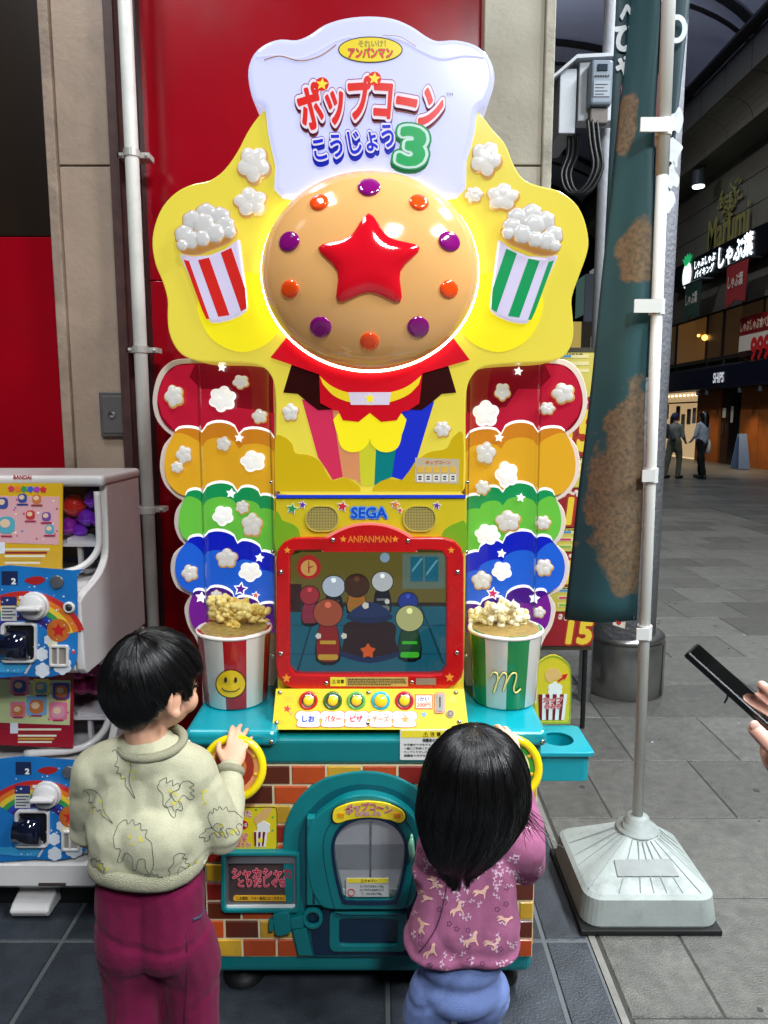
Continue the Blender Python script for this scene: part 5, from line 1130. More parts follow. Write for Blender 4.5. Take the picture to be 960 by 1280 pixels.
# two tilted popcorn tubs in relief
c2 = crop(200, 240, 6.4)
def tub(T, col, order):
    body = T([(145,488),(250,510),(390,500),(520,450),(632,362),(690,800),(700,935),(640,985),(560,1020),(480,1040),(395,1046),(335,905)])
    tb = plate('tub_relief', body, YM-.018, glow((214,206,236), .56), sgn, .018, .008, 3)
    for s in order: plate('tub_stripe', T(s), YM-.0192, glow(col, .45), tb, .001)
    plate('tub_caramel', T(smooth([(130,440),(150,330),(240,180),(380,118),(520,180),(615,290),(600,350),(540,405),(430,450),(330,490),(260,500),(180,490)], 4)), YM-.022, glow((222,160,80), .38), tb, .016, .006)
    b = bmnew()
    for k, (x, y, r) in enumerate(((370,178,88),(262,232,84),(482,205,84),(196,345,80),(520,275,82),(350,262,92),(556,322,52),(245,385,76),(440,330,80),(340,372,66),(178,425,46))):
        q = T([(x, y)])[0]; rr_ = r/6.4; yy = YM-.022-.0016*k
        dome_puff(b, puff(q[0], q[1], rr_*1.05, 6, k, 36, .06), q, yy+.0004, .006, 1); dome_puff(b, puff(q[0], q[1]-.04*rr_, rr_*.95, 6, k, 36, .06), q, yy-.0014, .009, 0)
    obj('tub_popcorn', b, [glow((232,230,228), .34, var=.05, vs=40), glow((226,180,120), .3)], tb, True)
red_s = ([(188,540),(232,552),(396,1015),(370,1016),(335,940)], [(304,545),(392,524),(556,985),(466,998)], [(485,485),(570,446),(680,770),(692,930),(648,955)])
tub(c2, (222,40,34), red_s)
def c2r(p): return [(925 - x - 3, y + 1) for x, y in c2(p)]
tub(c2r, (14,160,90), red_s)
# dome: a plain round bun, star in the middle
DC = at(462.5, 341, YM-.030); ppx = mpp(YM, 341); RX, RZ, RY = 133*ppx, at(462, 220, YM).z - DC.z, .125
b = bmnew(); ell(b, DC, (RX, RY, RZ), 64)
bmesh.ops.bisect_plane(b, geom=b.verts[:]+b.edges[:]+b.faces[:], plane_co=DC+Vector((0,.02,0)), plane_no=(0,1,0), clear_outer=True)
bun = obj('bun_dome', b, mat('backlit_bun', (228,170,104), .10, em=.34, coat=.7), sgn, True)
b = bmnew(); tube(b, [DC+Vector((RX*1.0*math.cos(a), .010, RZ*1.0*math.sin(a))) for a in [2*PI*k/64 for k in range(64)]], .0045, 8, 0, True); obj('dome_halo', b, mat('led_halo', (255,246,190), .4, em=16), sgn, True)
def ond(u, v, lift=0):                            # a point on the dome, u,v in units of its radii
    return DC + Vector((RX*u, -(RY*math.sqrt(max(0, 1-u*u-v*v))+lift), RZ*v))
def dplate(nm, pts, m, lift=.003):
    b = bmnew(); n = len(pts); cu, cv = sum(p[0] for p in pts)/n, sum(p[1] for p in pts)/n; rings = []
    for s, lf in ((1.0, -.004), (1.0, lift*.6), (.94, lift), (.6, lift*1.3), (.3, lift*1.4)): rings.append([b.verts.new(ond(cu+(u-cu)*s, cv+(v-cv)*s, lf)) for u, v in pts])
    for A, B2 in zip(rings, rings[1:]):
        for i in range(n): b.faces.new((A[i], A[(i+1) % n], B2[(i+1) % n], B2[i]))
    b.faces.new(rings[-1]); return obj(nm, b, m, bun, True)
def uv(p, s=1): return [(x, -y) for x, y in p]
dplate('dome_star', uv(smooth(star(0, 0, .46, .62), 4)), mat('backlit_red', (214,16,34), .08, em=.34, coat=.8), .008)
for k in range(10):
    a = 2*PI*(k+.5)/10
    dplate('dome_dot', circ(.74*math.cos(a), .74*math.sin(a), .085 if k % 2 else .10, None, 20), mat('backlit_dot', (238,76,20) if k % 2 else (130,14,110), .1, em=.32, coat=.8), .005)

# --- cup tray on the right flank
TT = at(706, 920, 1.86)
b = bmnew(); z = TT.z; xo = XR+.012
A = [(xo,1.76),(.60,1.76),(.60,1.93),(xo,1.93)]; Hc = Vector((.51,1.845,z)); n = 40
def sq(a, hx, hy): 
    c, s = math.cos(a), math.sin(a); k = min(hx/max(abs(c),1e-6), hy/max(abs(s),1e-6)); return (c*k, s*k)
tx = at(733, 915, 1.845).x; hx = (tx-xo)/2; cxm = (tx+xo)/2
out_ = [Vector((cxm+sq(2*PI*k/n, hx, .085)[0], 1.845+sq(2*PI*k/n, hx, .085)[1], z)) for k in range(n)]; inn_ = [Vector((cxm+.042*math.cos(2*PI*k/n), 1.845+.042*math.sin(2*PI*k/n), z)) for k in range(n)]
ringprism(b, out_, inn_, (0,0,-.012))
ringprism(b, [Vector((cxm+(v.x-cxm)*.86, 1.845+(v.y-1.845)*.86, z-.011)) for v in out_], inn_, (0,0,-.075))
box(b, cxm-.05, cxm+.05, 1.80, 1.89, z-.085, z-.08)
box(b, xo-.03, xo+.004, 1.79, 1.90, z-.06, z-.012)
ctray = obj('cup_tray', b, TEALB, mach, bevel=.003)
ys = 1.93; bd_ = smooth([(668,905),(668,845),(674,828),(691,819),(707,826),(714,842),(713,905)], 4, False)
cb = plate('tray_sign', bd_, ys, pm((214,196,40), rough=.25, coat=.4), ctray, .01, .002)
ring('tray_sign_edge', bd_, grow(bd_, (691,862), .95), (691,862), ys-.0012, .001, pm((150,170,40)), cb)
plate('hand_print', smooth([(682,840),(690,835),(699,838),(702,846),(694,850),(686,853),(682,848)], 3), ys-.0012, SKINP, cb, .001)
plate('popcorn_print', puff(694, 862, 9, 6), ys-.0012, WHITE, cb, .001)
plate('arrow_print', [(697,851),(704,846),(702,844),(710,842),(706,850),(705,848),(698,853)], ys-.0018, RED, cb, .001)
plate('cup_paper', [(673,868),(709,868),(705,900),(677,900)], ys-.0016, WHITE, cb, .001)
plates('cup_print', [[(673+9*i,868),(678+9*i,868),(677.5+8*i,900),(674.5+8*i,900)] for i in (0,1,2,3)], ys-.0022, DKRED, cb, .001)
text('カップ', 691, 875, 24, 6.5, ys-.0032, [(.02, pm((190,40,50))), (.11, pm((240,180,180)))], cb, step=.0005, th=.0004)
text('のみぞ', 691, 883, 20, 6, ys-.0032, [(.02, pm((190,40,50))), (.11, pm((240,180,180)))], cb, step=.0005, th=.0004)
# ================================================================== CAPSULE TOY MACHINES AT THE LEFT
GX = at(109, 900, 1.94).x; GL = -1.36; SHELL = mat('capsule_shell', (214, 210, 208), .35, var=.04, coat=.2, grime=.12, gs=5); FY = 1.94
def capsule_machine(dz, label, poster, caps, first):
    t = thing('capsule_machine', label, 'capsule machine', (GX-.22, 2.2, .757+dz))
    up = Vector((0, 0, dz)); S = lambda pts: [(x, y) for x, y in pts]
    def P(px, py, Y): return at(px, py, Y) + up
    def pl(name, pts, Y, m, par, th=.004, bevel=0): return obj(name, prism(bmnew(), [P(x, y, Y) for x, y in pts], (0, th, 0)), m, par, False, bevel)
    z0, z1 = .765+dz, 1.322+dz
    b = bmnew(); prof = smooth([(1.952,z0+.012),(1.945,z0+.04),(1.942,z0+.20),(1.950,z0+.222),(1.99,z0+.235)], 4, False) + [(2.02,z0+.238),(2.46,z0+.238),(2.46,z0),(1.97,z0)]
    prism(b, [(GL, y, z) for y, z in prof], (GX-.028-GL, 0, 0)); bod = obj('lower_body', b, SHELL, t, False, .018, 4)
    sd = smooth([(1.965,z0),(1.952,z0+.012),(1.945,z0+.04),(1.942,z0+.20),(1.950,z0+.222),(1.985,z0+.236)], 3, False)[:-1] + smooth([(1.985,z0+.236),(2.05,z0+.25),(2.11,z0+.27),(2.155,z0+.31),(2.165,z0+.38)], 4, False) + [(2.17,z1-.03),(2.46,z1-.03),(2.46,z0)]
    b = bmnew(); prism(b, [(GX-.024, y, z) for y, z in sd], (.024, 0, 0)); obj('side_wall', b, SHELL, t, False, .011, 4)
    b = bmnew(); prism(b, [(GL, y, z) for y, z in sd], (.024, 0, 0)); obj('side_wall', b, SHELL, t, False, .006, 3)
    obj('back_wall', bx(GL+.024, GX-.024, 2.40, 2.455, z0+.2, z1-.02), mat('dark_hopper', (34, 22, 70), .4), t)
    cap = obj('lid', bx(GL-.004, GX+.006, 2.135, 2.465, z1-.034, z1), SHELL, t, bevel=.014, seg=4) if first else obj('lid', bx(GL, GX, 2.14, 2.46, z1-.034, z1), SHELL, t, bevel=.01)
    fl_ = obj('hopper_floor', bx(GL+.024, GX-.024, 2.16, 2.40, z0+.335, z0+.345), SHELL, t); obj('hopper_post', bx(GX-.10, GX-.088, 2.17, 2.185, z0+.25, z0+.34), SHELL, t); obj('hopper_ramp', prism(bmnew(), [(GX-.13, 2.17, z0+.36), (GX-.03, 2.17, z0+.345), (GX-.03, 2.17, z0+.335), (GX-.13, 2.17, z0+.335)], (0, .2, 0)), SHELL, t)
    obj('hopper_window', bx(GX-.20, GX-.026, 2.158, 2.161, z0+.25, z1-.036), clear('hopper_window', (250, 250, 252), .15), t)
    b = bmnew(); tube(b, smooth([(GX-.024, 2.157, z1-.05), (GX-.024, 2.157, z0+.40), (GX-.028, 2.150, z0+.33), (GX-.06, 2.12, z0+.285), (GX-.12, 2.09, z0+.268), (GX-.26, 2.08, z0+.262)], 5, False), .011, 8); obj('window_rim', b, SHELL, t, True)
    # capsules
    for x, y, r, c, lab in caps:
        q = P(x, y, 2.235); o = thing('capsule', lab, 'toy capsule', q, 'capsules in the upper machine' if first else 'capsules in the lower machine'); rr_ = r*mpp(2.235, y)
        m = mat('capsule_plastic', c, .08, coat=.6); b = bmnew(); ell(b, q, rr_, 20); obj('shell', b, m, o, True)
        b = bmnew(); tube(b, [q+Vector((rr_*1.01*math.cos(a), rr_*1.01*math.sin(a)*.96, rr_*.25*math.sin(a))) for a in [2*PI*k/24 for k in range(24)]], .0012, 5, 0, True); obj('seam', b, pm([min(255, v*1.3+20) for v in c], rough=.2), o, True)
    # poster card
    pc = pl('poster_card', [(-60,604),(78,604),(77,712),(-60,706)], 2.075, pm(poster[0], rough=.25, coat=.4), t, .006)
    pl('poster_field', [(-60,619),(74,621),(73,681),(-60,676)], 2.0742, pm(poster[1], rough=.25, coat=.4), pc, .001)
    pl('poster_footer', [(-60,684),(76,689),(76,711),(-60,705)], 2.0742, pm(poster[2], rough=.25, coat=.4), pc, .001)
    tl = [(17,26,(200,70,150)),(27,30,(220,120,60)),(36,39,(60,160,110)),(45,47,(70,110,200)),(53,53,(200,60,120))]
    for i in range(6):
        o_ = pl('poster_title', star(14+i*8, 611+i*.2, 4.6, .72, i), 2.0738, pm(((215,60,90),(235,130,40),(60,150,90),(60,100,200),(170,70,180),(215,50,60))[i]), pc, .0008)
    RPp = random.Random(4 if first else 9)
    cells = [(28,622,8),(46,623,8),(38,643,8),(58,645,8),(62,661,8),(8,655,15),(3,628,10)] if first else [(36,630,11),(62,635,11),(8,628,12),(30,655,13),(58,662,12),(6,660,10)]
    for x, y, r in cells:
        c = RPp.choice(((200,60,60),(60,80,150),(210,120,60),(90,170,190),(220,150,170),(120,80,160)))
        if not first: pl('poster_tile', rrect(x-r, y-r, x+r, y+r, 3), 2.0738, pm(RPp.choice(((226,120,150),(80,70,160),(240,220,120),(120,170,220)))), pc, .0008)
        pl('toy_print', smooth(rrect(x-r*.7, y-r*.62, x+r*.7, y+r*.8, r*.5), 1), 2.0732, pm(c), pc, .0006); pl('toy_print_face', circ(x-r*.12, y-r*.05, r*.42, r*.36), 2.0727, pm((236,200,166)), pc, .0005)
    for i in range(5): pl('poster_strip', rrect(6, 685+i*4.2+.5, 62-i*3, 688+i*4.2), 2.0738, pm(((230,222,200),(150,40,40),(236,230,210),(200,160,60),(230,220,200))[i]), pc, .0006)
    pl('poster_tab', rrect(-4, 678, 6, 692), 2.0736, pm((225,230,240)), pc, .0006)
    # blue front
    fr = pl('front_panel', smooth([(-70,716),(92,713),(96,720),(97,800),(95,828),(85,839),(62,846),(30,845),(-70,838)], 2), 1.9375, mat('front_print', (26, 116, 190), .3, var=.10, vs=12, coat=.3), t, .003)
    for k, c in enumerate(((196,44,38),(226,120,40),(232,200,60),(60,150,80),(40,70,170),(60,40,120))):
        r0, r1 = 78-k*7, 71-k*7; pl('rainbow_print', [(30+r0*1.0*math.cos(a), 806-r0*.86*math.sin(a)) for a in [.28+2.2*i/20 for i in range(21)]] + [(30+r1*math.cos(a), 806-r1*.86*math.sin(a)) for a in [.28+2.2*(20-i)/20 for i in range(21)]], 1.9368, pm(c, rough=.3, coat=.3), fr, .0006)
    for x, y, r in ((53,838,9),(78,832,11),(52,818,8),(62,800,7)): pl('cloud_print', puff(x, y, r, 6), 1.9364, pm((222,228,236)), fr, .0006)
    pl('badge_print', circ(73, 788, 14.5), 1.9363, pm((196,104,40)), fr, .0006); pl('badge_star', star(73, 788, 10), 1.9359, pm((196,30,34)), fr, .0006)
    pl('boat_print', smooth([(30,726),(40,721),(52,721),(56,726),(44,731)], 3), 1.9364, pm((170,30,34)), fr, .0006)
    for c, r_, y in (((40,50,110), rrect(1, 746, 21, 757), 0), ((200,200,200), rrect(1, 758, 21, 776), 0), ((26,40,80), rrect(2, 714, 22, 731), 0)): pl('notice_print', r_, 1.9364, pm(c), fr, .0006)
    for i in range(4): pl('notice_line', rrect(2.5, 759.5+i*4, 19.5-(i % 2)*4, 761.2+i*4), 1.9359, pm((90,90,96)), fr, .0005)
    text('2', 17, 726.5, 5, 7, 1.9358, [(.05, pm((235,240,240)))], fr, th=.0005, P=lambda a, b2, yy: P(a, b2, yy))
    def disc(nm, px, py, prof, m, par):
        c = P(px, py, 1.938); b = bmnew(); lathe(b, [(r, h) for r, h in prof], c, 36, 'Y'); return obj(nm, b, m, par, True)
    disc('knob_ring', 44, 757, [(.0405,-.002),(.0405,.006),(.037,.008)], SHELL, t); kn = disc('knob', 44, 757, [(.0365,.004),(.0365,.020),(.034,.024),(.001,.025)], SHELL, t)
    c = P(44, 757, 1.938); b = bmnew(); box(b, c.x-.033, c.x+.033, c.y-.046, c.y-.022, c.z-.006, c.z+.006); k2 = obj('knob_grip', b, SHELL, kn, False, .005, 3)
    rg = disc('coin_return', 87, 759, [(.0165,0),(.0165,.006),(.011,.010),(.010,.002)], SHELL, t); disc('return_button', 87, 759, [(.0085,.003),(.0085,.009),(.001,.010)], pm((40,40,46), rough=.3), rg)
    disc('lock_disc', 72, 727, [(.0185,0),(.0185,.006),(.016,.007)], mat('lock_grey', (120,124,130), .3, .6), t)
    fr2_ = obj('chute_frame', ringprism(bmnew(), [P(x, y, 1.925) for x, y in rrect(0, 779, 44, 829, 6)], [P(x, y, 1.925) for x, y in rrect(5, 782, 42, 826, 4)], (0, .018, 0)), SHELL, t, False, .003)
    b = bmnew(); q0, q1 = P(7, 783, 1.96), P(42, 825, 1.96); tube(b, [(q0.x, 1.951, (q0.z+q1.z)/2), (q1.x, 1.951, (q0.z+q1.z)/2)], (q0.z-q1.z)/2*.92, 28); obj('chute_drum', b, mat('drum_glass', (16, 20, 40), .08, coat=.8), fr2_, True)
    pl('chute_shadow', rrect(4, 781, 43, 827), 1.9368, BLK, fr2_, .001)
    f3 = obj('tray_frame', ringprism(bmnew(), [P(x, y, 1.930) for x, y in rrect(61, 807, 85, 834, 3)], [P(x, y, 1.930) for x, y in rrect(64, 810, 82, 831, 2)], (0, .010, 0)), SHELL, t, False, .002); pl('tray_back', rrect(62, 808, 84, 833), 1.9362, pm((150,140,132)), f3, .001); pl('tray_divider', rrect(71, 810, 73, 831), 1.931, SHELL, f3, .006)
    RQ = random.Random(8); b = bmnew()
    for k in range(40):
        q = (RQ.uniform(1, 95), RQ.uniform(720, 842)); prism(b, [P(x, y, 1.9361) for x, y in star(*q, RQ.uniform(.8, 1.9), .4, RQ.random())], (0, .0004, 0))
    obj('tiny_star_print', b, pm((226, 232, 240)), fr)['kind'] = 'stuff'
    for k in range(26): prism(b if False else (b2 := bmnew()), [P(x, y, 2.0739) for x, y in circ(RQ.uniform(2, 72), RQ.uniform(621, 676), RQ.uniform(.7, 1.6), None, 7)], (0, .0004, 0)); obj('poster_dot', b2, pm(RQ.choice(((250,240,150),(240,250,250),(200,60,110),(90,120,200)))), pc)
    for k in range(6): pl('toy_caption', rrect(cells[k][0]-7, cells[k][1]+cells[k][2]*.95, cells[k][0]+7, cells[k][1]+cells[k][2]*.95+2), 2.0725, pm(RQ.choice(((170,40,80),(50,60,140),(150,60,40)))), pc, .0004)
    pl('small_plate_print', rrect(24, 745, 30, 749), 1.9362, pm((230,230,230)), fr, .0004); pl('arrow_print', [(44,779.5-3),(58,776),(58,778),(46,779)], 1.9362, pm((60,40,120)), fr, .0004)
    pl('cloud_print', puff(66, 806, 6, 5), 1.9363, pm((232,224,190)), fr, .0004)
    pl('tray_print', smooth([(-20,829),(30,829),(34,833),(26,841),(-20,838)], 2), 1.9363, pm((60,160,215)), fr, .0004)
    pl('seam_line', [(30,842),(33,842),(47,818),(44,818)], 1.9362, SHELL, fr, .001); pl('star_print', star(92, 815, 3), 1.9362, pm((220,60,60)), fr, .0006)
    return t
VIO, PNKC, REDC = (120, 40, 190), (176, 40, 116), (214, 40, 32)
capsule_machine(0, 'upper white capsule toy machine with a pink and yellow poster, purple capsules inside', ((222,176,40), (226,172,176), (216,170,50)),
    [(93,632,14,REDC,'red capsule, the only red one in the upper machine'), (117,625,11.5,VIO,'purple capsule at the top right of the upper machine'), (86,658,12,(140,30,160),'bright purple capsule resting against the poster edge'), (108,647,11,VIO,'purple capsule right of the red one'), (125,649,11,VIO,'purple capsule against the side wall of the upper machine'), (100,663,9,VIO,'small dark purple capsule half hidden at the bottom')], True)
capsule_machine(-.563, 'lower white capsule toy machine with a red-framed poster and pink capsules', ((150,24,44), (196,206,150), (160,26,44)),
    [(86,625,12.5,PNKC,'pink capsule, upper row, by the poster'), (104,621,12.5,PNKC,'pink capsule, upper row, middle'), (122,620,12.5,PNKC,'pink capsule, upper row, by the side wall'), (90,645,12,(176,44,112),'brighter pink capsule, lower row, by the poster'), (108,645,12,PNKC,'pink capsule, lower row, middle'), (125,645,12,PNKC,'pink capsule, lower row, by the side wall')], False)
text('BANDAI', 28, 596.5, 22, 4.5, 2.1335, [(.04, pm((180, 30, 40)))], bpy.data.objects['capsule_machine'], th=.0006)
t = thing('machine_base', 'white moulded base with a front foot under the capsule machines', 'machine base', (GX-.22, 2.2, 0))
b = bmnew(); prism(b, [(GL, y, z) for y, z in ((1.955,.20),(1.935,.185),(1.930,.125),(1.95,.10),(2.46,.10),(2.46,.20))], (GX+.012-GL, 0, 0)); obj('base_body', b, SHELL, t, False, .025, 4)
f0, f1 = at(2, 1140, 1.80), at(64, 1118, 1.9); b = bmnew(); prism(b, [(f0.x-.06, 1.945, .012), (f0.x-.06, 1.935, .034), (f0.x-.06, 1.955, .050), (f0.x-.06, 2.06, .085), (f0.x-.06, 2.2, .085), (f0.x-.06, 2.2, .012)], (at(62, 1130, 1.95).x-f0.x+.06, 0, 0)); obj('front_foot', b, SHELL, t, False, .008, 3)
obj('base_core', bx(GL+.03, GX-.05, 2.02, 2.42, .004, .12), BLK, t)
text('FOR GASHAPON' if False else 'Station', 65, 1101, 9, 2.5, 1.9285, [(.03, INK)], t, th=.0005) if False else None
pl_ = obj('label_strip', prism(bmnew(), [at(x, y, 1.9285) for x, y in rrect(48, 1104, 82, 1108)], (0, .002, 0)), pm((70, 60, 58)), t)
# ================================================================== PEOPLE
def blobmesh(name, parts, voxel, m, parent, smooth_it=6, disp=None, tex=None):
    """parts: ('e', centre, radii, rot) ellipsoids and ('c', points, radii) limbs, melted into one skin"""
    b = bmnew()
    for p in parts:
        if p[0] == 'e': ell(b, Vector(p[1]), p[2], 24, p[3] if len(p) > 3 else None)
        else:
            tube(b, p[1], list(p[2]), 14)
            for q, r in zip(p[1], p[2]): ell(b, Vector(q), r*1.0, 14)
    bmesh.ops.recalc_face_normals(b, faces=b.faces)
    me = bpy.data.meshes.new('tmp'); b.to_mesh(me); b.free(); o = bpy.data.objects.new('tmp', me); COL.objects.link(o)
    md = o.modifiers.new('r', 'REMESH'); md.mode = 'VOXEL'; md.voxel_size = voxel
    sm = o.modifiers.new('s', 'SMOOTH'); sm.factor = .5; sm.iterations = smooth_it
    dg = bpy.context.evaluated_depsgraph_get(); me2 = bpy.data.meshes.new_from_object(o.evaluated_get(dg)); bpy.data.objects.remove(o); bpy.data.meshes.remove(me)
    if disp:
        ns = [v.normal.copy() for v in me2.vertices]
        for v, n in zip(me2.vertices, ns): v.co += n*disp(v.co, n)
    me2.name = name; me2.materials.clear()
    return _link(name, me2, m, parent, True, 0, 0)
def bvh(o):
    me = o.data; return BVHTree.FromPolygons([v.co for v in me.vertices], [tuple(p.vertices) for p in me.polygons])
def cast(tree, px, py, lift=.001, org=None):
    h = tree.ray_cast(Vector((0, 0, H)), ray(px, py).normalized(), 5)
    return None if h[0] is None else h[0] + h[1]*lift
def hand(wrist, f, n, side, s, curl, spread=.16, thumb=.6):
    """palm and five fingers; f points along the fingers, n out of the back of the hand, side to the thumb"""
    f, n, side = Vector(f).normalized(), Vector(n).normalized(), Vector(side).normalized(); W = Vector(wrist); P = []
    rot = Matrix((side, f, n)).transposed()
    P.append(('e', W + f*.050*s, (.040*s, .054*s, .016*s), rot)); P.append(('e', W + f*.016*s, (.028*s, .036*s, .019*s), rot))
    for k, (off, base, ln, r) in enumerate(((.030, .088, .92, .0088), (.011, .096, 1.0, .0090), (-.009, .092, .95, .0086), (-.028, .080, .76, .0078))):
        p = W + f*base*s + side*off*s; d = (f + side*(off*spread/.03)).normalized(); pts = [p - d*.03*s, p]; ang = 0
        for L, c in ((.042, .45), (.026, .9), (.021, .7)):
            ang += curl*c; q = (d*math.cos(ang) - n*math.sin(ang)); p = p + q*L*ln*s; pts.append(p)
        P.append(('c', pts, [r*s*1.05, r*s*1.08, r*s, r*s*.93, r*s*.80]))
    p = W + f*.030*s + side*.034*s; d = (side*.75 + f*.65 - n*.35*thumb).normalized(); d2 = (f*.85 + side*.25 - n*.55*thumb).normalized()
    P.append(('c', [W + f*.02*s + side*.018*s, p, p + d*.030*s, p + d*.030*s + d2*.028*s], [.013*s, .0125*s, .0105*s, .0085*s]))
    return P
def SKIN(c=(226, 172, 142)):
    m = mat('skin', c, .5, var=.06, vs=30, bump=.05, bs=300); b = m.node_tree.nodes['Principled BSDF']
    b.inputs['Subsurface Weight'].default_value = .12; b.inputs['Subsurface Radius'].default_value = (.02, .008, .004); b.inputs['Subsurface Scale'].default_value = .4
    return m
def fabric(name, c, var=.08, bump=.5, bs=420, rough=.92):
    m = mat(name, c, rough, var=var, vs=22, bump=bump, bs=bs, spec=.2, speck=.16, ss=520); b = m.node_tree.nodes['Principled BSDF']; b.inputs['Sheen Weight'].default_value = .05; b.inputs['Sheen Roughness'].default_value = .5
    return m
HAIR = mat('black_hair', (13, 12, 13), .30, spec=.6)
def strands(name, paths, r, m, parent):
    b = bmnew()
    for P in paths:
        n = len(P); tube(b, P, [r*(1 - .75*(i/(n-1))**3) for i in range(n)], 3, cap=False)
    return obj(name, b, m, parent, True)
def headframe(c, d):
    d = Vector(d).normalized(); r = d.cross(Vector((0, 0, 1))).normalized(); u = r.cross(d)
    return (lambda a, b, z: Vector(c) + r*a + d*b + u*z), Matrix((r, d, u)).transposed()
def head_parts(c, d, k=1., eo=0.):
    L, R = headframe(c, d); P = [('e', L(0, -.004*k, .012*k), (.074*k, .090*k, .084*k), R), ('e', L(0, .026*k, -.030*k), (.062*k, .060*k, .062*k), R), ('e', L(0, .050*k, -.066*k), (.026*k, .024*k, .020*k), R)]
    for s in (-1, 1):
        P += [('e', L(s*.036*k, .052*k, -.030*k), (.030*k, .028*k, .028*k), R)]                                     # cheeks
        P += [('e', L(s*(.076+eo)*k, -.006*k, -.016*k), (.0055*k, .018*k, .026*k), R), ('e', L(s*(.080+eo)*k, -.018*k, -.012*k), (.007*k, .0055*k, .024*k), R), ('e', L(s*(.078+eo)*k, .000*k, -.037*k), (.008*k, .010*k, .011*k), R)]
    P += [('c', [L(0, .082*k, -.004*k), L(0, .094*k, -.022*k)], [.008*k, .0105*k]), ('e', L(0, .086*k, -.045*k), (.018*k, .008*k, .006*k), R), ('e', L(0, .085*k, -.053*k), (.015*k, .008*k, .006*k), R)]
    return P, L, R
def face(L, R, k, par):
    for s in (-1, 1):
        b = bmnew(); ell(b, L(s*.030*k, .076*k, -.002*k), (.011*k, .008*k, .007*k), 14, R); ell(b, L(s*.030*k, .0815*k, -.002*k), (.006*k, .004*k, .006*k), 12, R); obj('eye', b, pm((24, 16, 12), rough=.15), par, True)
    b = bmnew(); tube(b, [L(x*k, (.0935-abs(x)*.12)*k, -.049*k) for x in (-.016, -.008, 0, .008, .016)], .0016*k, 6); obj('lip_line', b, pm((150, 80, 76)), par, True)
def wrinkle(seed, A, freq, fine=.0, zlo=None, zhi=None, amp2=0):
    s = Vector((seed, seed*.7, seed*1.3))
    def f(p, n):
        q = Vector((p.x*freq, p.y*freq, p.z*freq*1.7)) + s
        q2 = Vector((p.x*freq*.7+p.z*freq*.5, p.y*freq*.7, p.z*freq*1.1-p.x*freq*.4)) + s*2
        v = A*1.2*noise.noise(q*.55) - A*.55*max(0, .12-abs(noise.noise(q2*.6)))/.12 + fine*noise.noise(p*40+s)
        if zlo is not None and p.z < zlo+.06: v += amp2*math.sin((p.z-zlo)*150 + 3*noise.noise(p*14+s))*max(0, 1-(p.z-zlo)/.06)
        return v
    return f
# ---------------------------------------------------------------- the boy
boy = thing('person', 'small boy in a sage dinosaur sweatshirt and burgundy trousers turning the left yellow wheel', 'person', (-.43, 1.40, 0))
dB = Vector((.66, .75, -.16)); HB = at(193, 856, 1.415); SB = SKIN()
hp, LB, RB_ = head_parts(HB, dB, 1.0, .009)
sh = lambda px, py, Y: at(px, py, Y)
eR, wR = sh(276, 1040, 1.44), sh(287, 962, 1.545); eL, wL = sh(110, 1035, 1.44), sh(128, 1046, 1.56)
hipz = sh(190, 1140, 1.40).z
footL, footR = Vector((sh(158, 1200, 1.40).x+.01, 1.39, .055)), Vector((sh(230, 1200, 1.40).x+.01, 1.42, .055))
kneeL, kneeR = Vector((footL.x-.004, 1.405, .29)), Vector((footR.x-.004, 1.425, .29))
wf = (at(296, 930, 1.585) - wR).normalized()
bp = hp + [('c', [LB(0, -.022, -.06), sh(188, 940, 1.405)], [.042, .044]), ('c', [sh(186, 960, 1.41), sh(188, 1130, 1.41)], [.050, .060]), ('c', [sh(136, 962, 1.41), sh(232, 966, 1.415)], [.030, .030]),
    ('c', [sh(240, 962, 1.415), eR, wR], [.034, .028, .021]), ('c', [sh(118, 955, 1.405), eL, wL], [.034, .028, .021]),
    ('c', [sh(170, 1150, 1.40), kneeL, footL+Vector((0,0,.03))], [.046, .038, .028]), ('c', [sh(212, 1150, 1.41), kneeR, footR+Vector((0,0,.03))], [.046, .038, .028]),
    ('c', [footL+Vector((0,-.01,-.02)), footL+Vector((0,.10,-.03))], [.028, .024]), ('c', [footR+Vector((0,-.01,-.02)), footR+Vector((0,.10,-.03))], [.028, .024])]
bp += hand(wR, wf + Vector((.05, .25, .1)), Vector((.1, -.8, .55)), Vector((-.85, .0, .3)), .70, .62)
bp += hand(wL, (.35, .9, .1), Vector((0, -.1, 1)), (1, -.3, 0), .64, .6)
skin = blobmesh('body', bp, .0034, SB, boy, 3)
face(LB, RB_, 1.0, boy)
hr = (.090, .104, .106); HO = (0, -.006, .010)
def hairline(a, b, c):                           # normalised head coordinates: right, front, up
    if b > .55: return c > .22 - .0*b
    if b > .26: return c > -.02 + (b-.26)*.8 - (.30 if b < .46 and abs(a) > .6 else 0)
    if b > -.26: return c > -.02 - max(0, .0-b)*1.6
    if b > -.50: return c > -.44 - (-.26-b)*1.7
    return c > -.86 + .10*(a*a)
def hb(a, b, c, k=1): return LB(HO[0]+a*hr[0]*k, HO[1]+b*hr[1]*k, HO[2]+c*hr[2]*k)
crown = Vector((.05, -.42, .9)).normalized(); e1 = crown.orthogonal().normalized(); e2 = crown.cross(e1)
R = random.Random(21); paths = []
